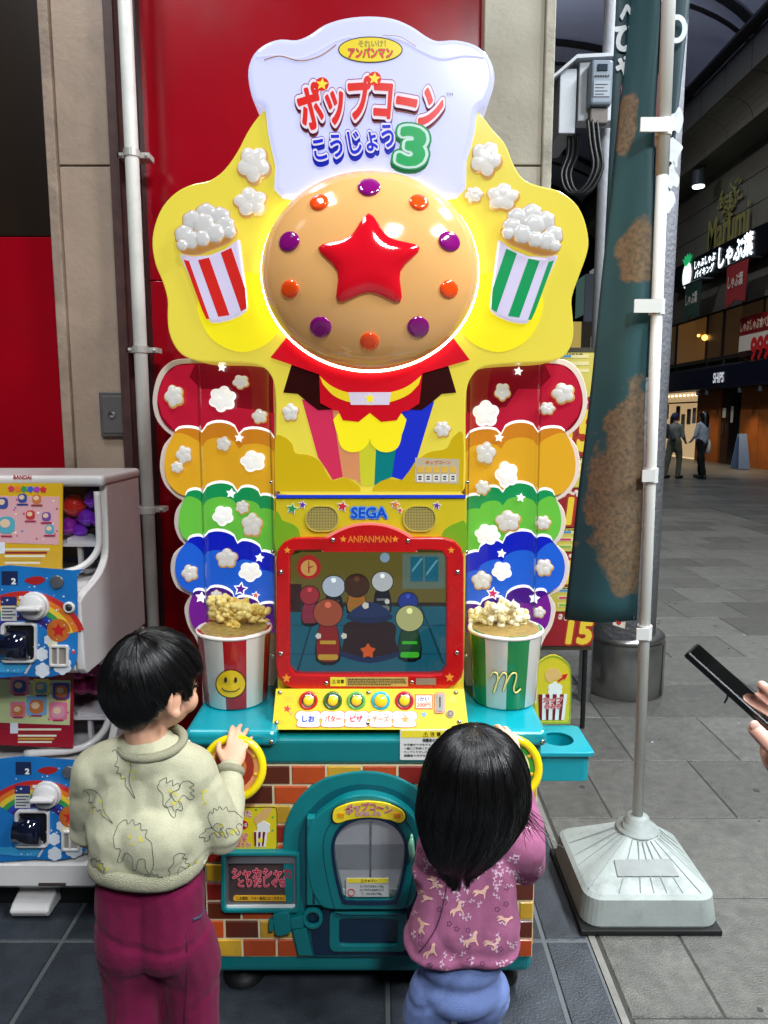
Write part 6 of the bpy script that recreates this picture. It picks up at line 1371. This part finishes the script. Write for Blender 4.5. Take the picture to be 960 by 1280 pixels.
for k in range(3600):
    az, t0 = R.uniform(0, 2*PI), R.uniform(0, .9)**1.2; pts = []; ck = int(az*9); RC = random.Random(ck*7+int(t0*3)); cla = (ck+.5)/9; lift = R.uniform(.985, 1.03) + RC.uniform(-.012, .026); sw = RC.gauss(.18, .12) + R.gauss(0, .03); th = .03 + t0*1.5; jit = R.uniform(-.10, .03)
    for i in range(9):
        a = az + sw*th + (cla-az)*.6*min(1, i/6); dv = crown*math.cos(th) + (e1*math.cos(a) + e2*math.sin(a))*math.sin(th)
        if not hairline(dv.x, dv.y, dv.z - jit): break
        clump = 1 + .018*noise.noise(Vector((a*6, th*1.5, 3.3)))
        pts.append(hb(dv.x, dv.y, dv.z, lift*clump + .006*i/8)); th += .17
    if len(pts) > 2: paths.append(pts)
b = bmnew(); g = bmesh.ops.create_uvsphere(b, u_segments=64, v_segments=48, radius=1)
bmesh.ops.delete(b, geom=[f for f in b.faces if not hairline(*[f.calc_center_median()[i] for i in range(3)])], context='FACES')
for v in b.verts: v.co = hb(v.co.x, v.co.y, v.co.z, .985 + .018*noise.noise(v.co*4))
hair = obj('hair', b, HAIR, boy, True); hair.modifiers.new('solid', 'SOLIDIFY').thickness = .012
strands('hair_strand', paths, .00095, HAIR, hair)['kind'] = 'stuff'
# sweatshirt
SAGE = fabric('sage_fleece', (192, 189, 160), .05, .14, 420)
chest = [('c', [sh(184+s*22, 968, 1.405), sh(186+s*26, 1030, 1.40), sh(188+s*21, 1085, 1.398)], [.066, .086, .086]) for s in (-1, 0, 1)] + [('e', sh(194, 1050, 1.352), (.080, .052, .085)),
         ('c', [sh(134, 957, 1.405), sh(188, 944, 1.40), sh(240, 962, 1.415)], [.050, .062, .050]),
         ('c', [sh(240, 968, 1.415), sh(262, 1012, 1.425), eR], [.055, .053, .047]), ('c', [eR, sh(284, 1000, 1.495), wR+Vector((0, -.004, -.006))], [.047, .040, .030]),
         ('c', [sh(122, 964, 1.405), sh(114, 1000, 1.42), eL], [.052, .048, .042]), ('c', [eL, wL], [.044, .034])]
swt = blobmesh('sweatshirt', chest, .0046, SAGE, boy, 8, wrinkle(3.1, .0055, 8, .0010, sh(188, 1110, 1.33).z, None, .004))
def torus_band(name, c, rx, ry, rt, m, par, rot=None, n=40):
    b = bmnew(); tube(b, [Vector(c) + (rot @ Vector((rx*math.cos(a), ry*math.sin(a), 0)) if rot else Vector((rx*math.cos(a), ry*math.sin(a), 0))) for a in [2*PI*k/n for k in range(n)]], rt, 10, 0, True); return obj(name, b, m, par, True)
RIBM = fabric('sage_rib', (186, 183, 154), .05, .8, 500)
torus_band('collar', sh(190, 927, 1.403), .064, .060, .0095, RIBM, swt, Matrix.Rotation(.12, 3, 'X'))
hz0 = sh(188, 1112, 1.312).z + .012; hx0 = sh(188, 1112, 1.398).x; b = bmnew(); tube(b, [(hx0 + .1135*math.cos(a), 1.398 + .0865*math.sin(a), hz0 + .003*math.sin(a*3+1)) for a in [2*PI*k/60 for k in range(60)]], .0115, 10, 0, True)
for v in b.verts: v.co.z = hz0 + (v.co.z-hz0)*1.7; rr_ = 1 + .006*math.sin(math.atan2(v.co.y-1.398, v.co.x-hx0)*44); v.co.x = hx0+(v.co.x-hx0)*rr_; v.co.y = 1.398+(v.co.y-1.398)*rr_
hem = obj('hem_band', b, RIBM, swt, True)
dirc = (wR-eR).normalized(); torus_band('cuff', wR - dirc*.004, .026, .026, .0095, RIBM, swt, dirc.to_track_quat('Z', 'Y').to_matrix(), 24)
dirl = (wL-eL).normalized(); torus_band('cuff', wL, .027, .027, .0095, RIBM, swt, dirl.to_track_quat('Z', 'Y').to_matrix(), 24)
def trim(o, z, tilt=(0, 0)):                     # cut the cloth open at the hem
    b = bmnew(); b.from_mesh(o.data); bmesh.ops.bisect_plane(b, geom=b.verts[:]+b.edges[:]+b.faces[:], plane_co=(0, 1.4, z), plane_no=(tilt[0], tilt[1], -1), clear_outer=True); b.to_mesh(o.data); b.free()
hzb = sh(188, 1112, 1.312).z; trim(swt, hzb + .010); TB = bvh(swt); LINE = mat('print_line', (74, 80, 72), .9)
dinos = [[(0,0),(4,-2),(6,8),(3,14),(7,16),(5,22),(9,22),(10,28),(14,27),(14,34),(18,40),(24,48),(18,30),(20,14),(14,2),(6,-2)],
         [(0,20),(2,6),(8,0),(11,4),(15,-2),(18,3),(23,0),(25,6),(31,5),(31,12),(38,16),(42,26),(46,38),(44,46),(39,42),(36,34),(30,36),(30,46),(26,46),(24,36),(16,32),(14,42),(10,42),(10,30),(4,30),(0,20)],
         [(0,0),(8,-2),(7,4),(14,2),(13,8),(20,7),(19,14),(10,16),(12,26),(18,28),(18,38),(12,36),(8,44),(4,40),(2,30),(-2,28),(0,16),(-4,8),(0,0)]]
bl = bmnew(); spots = []
for d, cx, cy, s, r in ((0, 140, 940, 1.2, 0), (1, 148, 1022, 1.25, .25), (2, 200, 976, 1.1, -.2), (2, 236, 976, 1.0, .9), (1, 256, 1018, .9, -.5), (0, 104, 990, 1.0, -.3), (2, 224, 1066, .9, .5), (1, 178, 1092, .8, 0), (2, 276, 1030, .7, 1.2), (1, 116, 1070, .7, .6)):
    P = [cast(TB, cx + (x*math.cos(r)-y*math.sin(r))*s, cy + (x*math.sin(r)+y*math.cos(r))*s, .0006) for x, y in smooth([(a, c) for a, c in dinos[d]], 4, False)]
    run = []
    for p in P + [None]:
        if p is not None and (not run or (p-run[-1]).length < .02): run.append(p)
        else:
            if len(run) > 3: tube(bl, run, .0006, 4)
            run = [p] if p is not None else []
    for k in range(6): spots.append((cx + (18+R.uniform(-7,9))*s, cy + (20+R.uniform(-9,9))*s, R.uniform(1.3, 2.6)))
obj('dinosaur_print', bl, LINE, swt, True)['kind'] = 'stuff'
bl = bmnew()
for x, y, r in spots:
    P = [cast(TB, a, c, .0007) for a, c in circ(x, y, r, None, 10)]
    if all(p is not None for p in P) and max((p-P[0]).length for p in P) < .02:
        bl.faces.new([bl.verts.new(p) for p in P])
obj('yellow_spot_print', bl, mat('print_yellow', (204, 196, 96), .9), swt)['kind'] = 'stuff'
# trousers and shoes
BURG = fabric('burgundy_fleece', (112, 18, 60), .10, .2, 320)
tz = sh(190, 1112, 1.33).z
trs = blobmesh('trousers', [('c', [sh(189-22, 1108, 1.40), sh(189-22, 1170, 1.395)], [.076, .078]), ('c', [sh(189+22, 1108, 1.40), sh(190+22, 1170, 1.395)], [.076, .078]), ('c', [sh(164, 1168, 1.40), kneeL+Vector((.004,0,0)), footL+Vector((.002, 0, .02))], [.074, .066, .052]), ('c', [sh(222, 1168, 1.405), kneeR, footR+Vector((0, 0, .02))], [.074, .066, .052])], .0048, BURG, boy, 7, wrinkle(5.2, .0065, 8, .0005))
b = bmnew(); TT2 = bvh(trs); pts = [cast(TT2, x, y, .002) for x, y in ((259,1122),(256,1136),(249,1146),(241,1149))]; pts = [p for p in pts if p is not None]
if len(pts) > 1: tube(b, pts, .0028, 6)
obj('pocket_piping', b, pm((60, 66, 92), rough=.9), trs, True)
b = bmnew(); pts = [cast(TT2, x, y, .0006) for x, y in ((233,1165),(234,1190),(234,1215),(233,1240),(231,1265),(230,1279))]; pts = [p for p in pts if p is not None]
if len(pts) > 1: tube(b, pts, .0011, 5)
obj('side_seam', b, pm((78, 12, 42), rough=.9), trs, True)
def shoe(f, col, par):
    o = blobmesh('shoe', [('c', [f+Vector((0,-.03,-.022)), f+Vector((0,.06,-.026)), f+Vector((0,.115,-.030))], [.034, .036, .028])], .006, pm(col, rough=.7), par, 4)
    b = bmnew(); prism(b, [(f.x+(.036 if abs(math.cos(a)) > 0 else 0)*math.cos(a), f.y+.04+.105*math.sin(a), .002) for a in [2*PI*k/20 for k in range(20)]], (0,0,.016)); obj('sole', b, pm((220,220,215)), o)
shoe(footL, (60, 70, 110), boy); shoe(footR, (60, 70, 110), boy)

R = random.Random(77); paths = []                 # a few flyaway hairs
for k in range(90):
    az, th = R.uniform(0, 2*PI), R.uniform(.2, 1.5); pts = []
    for i in range(6):
        dv = crown*math.cos(th) + (e1*math.cos(az) + e2*math.sin(az))*math.sin(th)
        if not hairline(dv.x, dv.y, dv.z): break
        pts.append(hb(dv.x, dv.y, dv.z, 1.02 + .011*i*R.uniform(.5, 1))); th += .10; az += .05
    if len(pts) > 3: paths.append(pts)
strands('flyaway_hair', paths, .0005, HAIR, hair)['kind'] = 'stuff'
# ---------------------------------------------------------------- the girl
girl = thing('person', 'little girl with long black hair and mauve printed top at the right wheel', 'person', (.17, 1.40, 0))
HG = at(590, 962, 1.405); dG = Vector((.08, 1, -.22)); SG = SKIN((232, 182, 154))
hp, LG, RG_ = head_parts(HG, dG, .98)
sR, sL = sh(632, 1058, 1.415), sh(548, 1060, 1.415); eR2, wR2 = sh(657, 1082, 1.47), sh(643, 960, 1.565); eL2, wL2 = sh(540, 1105, 1.47), sh(575, 1075, 1.56)
fl2, fr2 = Vector((sh(531, 1250, 1.38).x+.012, 1.385, .05)), Vector((sh(592, 1250, 1.38).x+.010, 1.405, .05)); kl2, kr2 = Vector((fl2.x, 1.395, .20)), Vector((fr2.x, 1.405, .20))
gp = hp + [('c', [LG(0, -.02, -.06), sh(592, 1055, 1.41)], [.038, .036]), ('c', [sh(590, 1066, 1.41), sh(577, 1225, 1.40)], [.045, .055]), ('c', [sL, sR], [.028, .028]),
    ('c', [sR, eR2, wR2], [.032, .027, .020]), ('c', [sL, eL2, wL2], [.032, .027, .020]),
    ('c', [sh(548, 1235, 1.39), kl2, fl2+Vector((0,0,.03))], [.052, .038, .026]), ('c', [sh(598, 1235, 1.395), kr2, fr2+Vector((0,0,.03))], [.052, .038, .026]),
    ('c', [fl2+Vector((0,-.01,-.02)), fl2+Vector((0,.08,-.027))], [.026, .022]), ('c', [fr2+Vector((0,-.01,-.02)), fr2+Vector((0,.08,-.027))], [.026, .022])]
gp += hand(wR2, at(634, 908, 1.585) - wR2 + Vector((0, .012, 0)), Vector((.35, -.55, .65)), Vector((-.9, -.2, .1)), .66, .55)
gp += hand(wL2, (.2, .9, .2), (0, -.2, 1), (1, -.3, 0), .6, .6)
gsk = blobmesh('body', gp, .0034, SG, girl, 3); face(LG, RG_, .98, girl)
GT = HG.z + .100
prof = [(.100, .004), (.094, .036), (.075, .068), (.045, .092), (.0, .1055), (-.04, .1105), (-.08, .108), (-.115, .096), (-.15, .080), (-.18, .060), (-.205, .032)]
def gprof(z):
    for (z0, r0), (z1, r1) in zip(prof, prof[1:]):
        if z <= z0 and z >= z1: t = (z0-z)/(z0-z1); return r0 + (r1-r0)*t
    return prof[-1][1] if z < prof[-1][0] else prof[0][1]
def ghair(az, z, k=1.):
    r = gprof(z)*k; low = min(1, max(0, -z/.2)); cx = HG.x + .006 - .034*low**1.3; cy = HG.y - .012 - .030*low
    return Vector((cx + r*math.cos(az), cy + r*math.sin(az)*(1.02 - .32*low), HG.z + z))
b = bmnew(); rings = []
zs = [.1, .097, .09, .08, .07, .055, .04, .02, 0, -.02, -.04, -.06, -.08, -.10, -.12, -.14, -.155]
for z in zs:
    rings.append([b.verts.new(ghair(2*PI*k/56, z, .975 + .03*noise.noise(Vector((k*.6, z*6, 1))))) for k in range(56)])
for A, B2 in zip(rings, rings[1:]):
    for k in range(56):
        az = 2*PI*(k+.5)/56
        if rings.index(A) > 6 and .9 < az < 2.25: continue          # the face side stays open
        b.faces.new((A[k], A[(k+1) % 56], B2[(k+1) % 56], B2[k]))
gh = obj('hair', b, HAIR, girl, True); gh.modifiers.new('solid', 'SOLIDIFY').thickness = .010
R = random.Random(5); paths = []
for k in range(5200):
    az = R.uniform(PI*.72, 2*PI+.9) if R.random() < .9 else R.uniform(0, 2*PI); z = .1002 - .13*R.random()**1.5; zend = -.178 + R.gauss(-.008, .026) + .05*max(0, math.cos(az))*R.random(); lift = R.uniform(.985, 1.03); pts = []
    if .9 < az % (2*PI) < 2.25: zend = max(zend, .03)
    ck = int(az*11); RC = random.Random(ck); cla = (ck+.5)/11 + RC.uniform(-.12, .12); cend = RC.gauss(0, .024); clift = RC.uniform(-.03, .055); zend += cend
    sw = R.gauss(0, .05); ph = R.uniform(0, 6); n = 15; cl = R.uniform(.35, .95)
    for i in range(n):
        t = i/(n-1); zz = z + (zend - z)*(t**1.35 if z > .08 else t)
        a = az + sw*t + (cla-az)*cl*t**1.3 + .07*noise.noise(Vector((cla*5, t*3, 7)))
        q = ghair(a, zz, lift + clift*min(1, t*1.6) + .05*noise.noise(Vector((az*5, zz*9, 2)))*min(1, max(.2, .1-zz)*6)); q += Vector((.0035*math.sin(ph+t*7)*t, 0, 0)); pts.append(q)
    paths.append(pts)
for k in range(26):                              # stray wisps over the right shoulder
    p0 = ghair(-.25 + R.uniform(-.4, .3), -.06, 1.0); p = [p0]; q = p0.copy(); v = Vector((R.uniform(-.002, .006), R.uniform(-.004, .002), -.009))
    for i in range(R.randrange(6, 10)): v += Vector((R.uniform(-.001, .0016), R.uniform(-.001, .001), R.uniform(-.0005, .0016))); q = q + v; p.append(q.copy())
    paths.append(p)
for k in range(160):                             # loose hairs standing off the mass
    az = R.uniform(PI*.75, 2*PI+.6); z = R.uniform(-.10, .09); pts = []; a = az; o_ = 1.02
    for i in range(7): pts.append(ghair(a, z, o_)); z -= R.uniform(.006, .014); a += R.uniform(-.03, .03); o_ += R.uniform(-.004, .014)
    paths.append(pts)
strands('hair_strand', paths, .00085, HAIR, gh)['kind'] = 'stuff'
MAUVE = fabric('mauve_jersey', (158, 92, 126), .14, .15, 500)
hz_ = sh(575, 1215, 1.30).z
top = blobmesh('top', [('c', [sL, sh(592, 1052, 1.41), sR], [.046, .055, .046])] + [('c', [sh(590+s*19, 1080, 1.408), sh(582+s*22, 1145, 1.402), sh(575+s*26, 1178, 1.398)], [.062, .080, .080]) for s in (-1, 0, 1)] + [
      ('c', [sR, sh(652, 1066, 1.43), eR2], [.050, .052, .046]), ('c', [eR2, sh(660, 1030, 1.52), wR2 - Vector((0, .0, .015))], [.045, .036, .027]), ('c', [sL, sh(538, 1085, 1.43), eL2], [.050, .048, .042]), ('c', [eL2, wL2], [.042, .028])], .0046, MAUVE, girl, 8, wrinkle(7.7, .0075, 9, .0006, hz_-.01, None, .003))
trim(top, sh(575, 1218, 1.31).z + .006, (0, .06)); top.modifiers.new('solid', 'SOLIDIFY').thickness = .003; TG = bvh(top); LEAF = mat('leaf_print', (214, 178, 196), .9); HORSE = mat('horse_print', (222, 176, 158), .9); DOTP = mat('flower_print', (70, 30, 60), .9)
def patch(bm, pts, lift):
    P = [cast(TG, x, y, lift) for x, y in pts]
    if any(p is None for p in P) or max((p-P[0]).length for p in P) > .045: return
    c = cast(TG, sum(p[0] for p in pts)/len(pts), sum(p[1] for p in pts)/len(pts), lift)
    if c is None: return
    vc = bm.verts.new(c); vv = [bm.verts.new(p) for p in P]
    for i in range(len(vv)): bm.faces.new((vc, vv[i], vv[(i+1) % len(vv)]))
bl = bmnew(); b2 = bmnew(); b3 = bmnew(); R = random.Random(12)
for k in range(95):
    x, y = R.uniform(508, 678), R.uniform(1010, 1222); a = R.uniform(0, 6.28)
    ss_ = R.uniform(.7, 1.05); ax, ay = x, y; c0_, s0_ = math.cos(a), math.sin(a); patch(bl, [(x-s0_*.3, y+c0_*.3), (x+c0_*13*ss_-s0_*.3, y+s0_*13*ss_+c0_*.3), (x+c0_*13*ss_+s0_*.3, y+s0_*13*ss_-c0_*.3), (x+s0_*.3, y-c0_*.3)], .0008)
    for q_, da in ((2, .7), (5, -.7), (8, .7), (11, -.6), (13, .1))[:R.choice((3, 5))]:
        x, y = ax + c0_*q_*ss_, ay + s0_*q_*ss_
        L_, wd = R.uniform(4.2, 5.6)*ss_, R.uniform(1.0, 1.5)*ss_; c, s = math.cos(a+da), math.sin(a+da)
        patch(bl, [(x+c*L_*t - s*wd*math.sin(PI*t)*sg, y+s*L_*t + c*wd*math.sin(PI*t)*sg) for sg, ts in ((1, (.05,.35,.65)), (-1, (1,.65,.35))) for t in ts], .0008)
horse = [(0,10),(1,5),(4,3),(10,3),(13,0),(15,-4),(18,-5),(19,-2),(17,0),(16,5),(17,12),(15.5,12),(14,7),(8,7),(4,12),(2.5,12),(4,7),(2,7)]
for x, y, a, s in ((592,1108,.2,1),(577,1172,-.2,1.1),(607,1170,.4,1),(545,1092,1.3,1),(560,1135,-.3,1),(519,1165,-1.1,1),(527,1188,-.3,1),(555,1205,-.4,1),(590,1090,-.6,.9),(640,1098,.2,.9),(604,1200,.2,1),(532,1110,1.2,.9),(625,1140,.6,.9)):
    c, s_ = math.cos(a)*s, math.sin(a)*s; pts = [(x+px_*c-py_*s_, y+px_*s_+py_*c) for px_, py_ in horse]
    for i, j in ((0, 9), (9, 18)): pass
    P = [cast(TG, p[0], p[1], .0011) for p in pts]
    if all(p is not None for p in P) and max((p-P[0]).length for p in P) < .08: b2.faces.new([b2.verts.new(p) for p in P])
for k in range(26):
    x, y = R.uniform(512, 640), R.uniform(1060, 1220)
    for t in range(5): patch(b3, circ(x+2.6*math.cos(t*1.257), y+2.6*math.sin(t*1.257), 1.0, None, 5), .0009)
for o_ in (obj('leaf_print', bl, LEAF, top), obj('horse_print', b2, HORSE, top), obj('flower_print', b3, DOTP, top)): o_['kind'] = 'stuff'
b = bmnew(); pts = [cast(TG, x, y, .0008) for x, y in smooth([(559,1104),(556,1120),(552,1140),(545,1160),(534,1178),(524,1190)], 4, False)]; tube(b, [p for p in pts if p is not None], .0012, 5); obj('back_seam', b, DOTP, top, True)
DEN = fabric('blue_jersey', (104, 122, 172), .12, .2, 380)
blobmesh('trousers', [('e', sh(574, 1200, 1.395), (.092, .076, .05)), ('e', sh(573, 1228, 1.392), (.096, .084, .055)), ('c', [sh(543, 1240, 1.39), kl2-Vector((.008,0,0)), fl2+Vector((-.008,0,.03))], [.060, .053, .045]), ('c', [sh(603, 1240, 1.395), kr2+Vector((.008,0,0)), fr2+Vector((.008,0,.03))], [.060, .053, .045])], .0048, DEN, girl, 7, wrinkle(2.2, .0065, 9, .0006))
shoe(fl2, (200, 120, 150), girl); shoe(fr2, (200, 120, 150), girl)

# ---------------------------------------------------------------- the hand with the phone, at the right edge
U = Vector((0, SP, CP)); FW_ = Vector((0, CP, -SP)); RX_ = Vector((1, 0, 0))
La = (RX_*.64 - U*.65 - FW_*.41).normalized(); Wd = FW_*.85 + RX_*.50; Wd = (Wd - La*Wd.dot(La)).normalized(); Nn = La.cross(Wd).normalized(); Nn = Nn if Nn.dot(U) > 0 else -Nn
c0 = at(860, 814, .80)
phone = thing('smartphone', 'black smartphone held out at the right edge with a reflection on its glass', 'phone', c0)
def pbox(a0, a1, w0, w1, n0, n1, nm, m, par, bev):
    b = bmnew(); vs = [c0 + La*a + Wd*w_ + Nn*n_ for a, w_, n_ in ((a0,w0,n0),(a1,w0,n0),(a1,w1,n0),(a0,w1,n0),(a0,w0,n1),(a1,w0,n1),(a1,w1,n1),(a0,w1,n1))]; v = [b.verts.new(p) for p in vs]
    for f in ((3,2,1,0),(4,5,6,7),(0,1,5,4),(1,2,6,5),(2,3,7,6),(3,0,4,7)): b.faces.new([v[i] for i in f])
    return obj(nm, b, m, par, False, bev, 3)
pbox(0, .150, 0, .072, -.0085, 0, 'case', mat('phone_case', (14, 14, 16), .3, spec=.5), phone, .003)
pbox(.003, .147, .003, .069, -.0002, .0006, 'glass', mat('phone_glass', (10, 12, 12), .03, spec=.8, coat=1), phone, 0)
pbox(.004, .040, .036, .066, -.0115, -.0088, 'camera_bump', mat('camera_bump', (20, 20, 22), .25), phone, .002)
b = bmnew(); st_ = c0 + La*.055 + Nn*-.009 + Wd*.03; tube(b, [st_ + Vector((.004*math.sin(k*.6), 0, -.004*k)) for k in range(6)], .0012, 6); obj('strap_loop', b, pm((90, 84, 70)), phone, True)
adult = thing('person', 'hand of an adult holding a smartphone out from the right edge', 'person', at(990, 885, .82))
SA = SKIN((236, 178, 156)); hc_ = c0 + La*.112
P = []
pm_ = hc_ + La*.045 + Nn*-.025 + Wd*.035
P.append(('e', pm_, (.036, .042, .024), Matrix((La, Wd, Nn)).transposed())); P.append(('c', [pm_ + La*.02, pm_ + La*.10 - U*.03, pm_ + La*.22 - U*.10], [.030, .026, .034]))
for k, (a, tip) in enumerate(((.020, (-.028, .078, .012)), (.008, (-.022, .082, -.004)), (.026, (-.006, .080, -.016)), (.036, (.008, .076, -.022)))):
    base = hc_ + La*(.040) + Wd*(.066) + Nn*(-.022 + .004*k) ; tp = hc_ + La*tip[0] + Wd*tip[1] + Nn*tip[2]; mid = hc_ + La*(.012+.004*k) + Wd*.092 + Nn*(tip[2]-.006)
    P.append(('c', [base, mid, (mid+tp)/2 + Wd*.004, tp], [.0088, .0080, .0075, .0066]))
P.append(('c', [pm_ - Wd*.03, hc_ + La*.022 + Wd*-.012 + Nn*-.014, hc_ + La*-.008 + Wd*-.010 + Nn*-.013], [.0130, .0102, .0084]))
blobmesh('hand', P, .0030, SA, adult, 4)
b = bmnew(); ell(b, hc_ + La*-.012 + Wd*-.015 + Nn*-.009, (.006, .003, .006), 10); obj('thumb_nail', b, pm((240, 190, 175), rough=.25), adult, True)
blobmesh('sleeve', [('c', [pm_ + La*.09 - U*.025, pm_ + La*.24 - U*.11, pm_ + La*.30 + RX_*.14 - U*.10, pm_ + La*.26 + RX_*.22 + U*.14 - FW_*.10], [.042, .052, .060, .075])], .006, fabric('dark_sleeve', (44, 46, 54)), adult, 4, wrinkle(4, .004, 14))

# ---------------------------------------------------------------- two passers-by across the arcade
def walker(px, py, Y, h, d, cols, label, bag, hairlen):
    base = at(px, py, Y); base.z = 0; t = thing('person', label, 'person', base); k = h/1.65
    L, Rm = headframe(base, d); q = lambda a, b2, z: L(a*k, b2*k, z*k)
    bd_ = [('e', q(0,0,1.52), (.075*k,.09*k,.11*k), Rm), ('c', [q(0,0,1.45), q(0,0,1.35)], [.05*k,.06*k]), ('c', [q(0,0,1.25), q(0,0,.95)], [.13*k,.12*k]), ('c', [q(-.14,0,1.30), q(.14,0,1.30)], [.055*k,.055*k])]
    arms = [('c', [q(s*.18,0,1.31), q(s*.24,.02,1.05), q(s*.20,.16,.92)], [.05*k,.04*k,.03*k]) for s in (-1,1)]; legs = [('c', [q(s*.08,0,.92), q(s*.10,.10*s,.48), q(s*.10,.12*s-.06,.07)], [.085*k,.06*k,.045*k]) for s in (-1,1)]
    feet = [('c', [q(s*.10,.12*s-.08,.045), q(s*.10,.12*s+.10,.04)], [.045*k,.035*k]) for s in (-1,1)]; hd = [('e', q(s*.19,.20,.89), (.03*k,.05*k,.03*k), Rm) for s in (-1,1)]
    blobmesh('body', bd_+arms+legs+feet+hd+[('e', q(0,.095,1.50), (.018*k,.02*k,.02*k), Rm)], .022*k, SKIN(), t, 3)
    cl = lambda ps, e: [(p[0], p[1], [r*e for r in p[2]]) if p[0] == 'c' else p for p in ps]
    blobmesh('jacket', cl(bd_[2:]+arms, 1.22), .022*k, fabric('jacket', cols[0]), t, 3, wrinkle(2, .012, 6)); wl = 1.25 if hairlen else 1.32
    blobmesh('trousers', cl(legs, wl) + [('e', q(0,0,.93), (.17*k,.13*k,.12*k), Rm)], .022*k, fabric('trousers_cloth', cols[1]), t, 3, wrinkle(5, .012, 6))
    blobmesh('shoe', cl(feet, 1.2), .02*k, pm(cols[2]), t, 2)
    blobmesh('hair', [('e', q(0,-.02,1.55), (.095*k,.11*k,.11*k), Rm)] + ([('c', [q(0,-.05,1.5), q(0,-.07,1.25)], [.10*k,.09*k])] if hairlen else []), .018*k, HAIR if hairlen else pm((24,30,60), rough=.8), t, 3)
    if bag: blobmesh('bag', bag(q, k), .018*k, pm((206,200,190) if hairlen else (30,32,38), rough=.8), t, 2)
walker(841, 591, 17.2, 1.58, (.9, .5, 0), ((110,112,108), (82,84,70), (24,24,26)), 'passer-by in a grey top, loose olive trousers and dark cap', lambda q, k: [('c', [q(-.14,-.12,1.35), q(.10,-.16,1.0)], [.03*k,.06*k])], False)
walker(875, 592, 17.2, 1.62, (-.5, .85, 0), ((150,160,172), (16,16,20), (20,20,22)), 'passer-by with long dark hair, pale top and wide black trousers', lambda q, k: [('e', q(.30,.05,.78), (.07*k,.12*k,.20*k))], True)
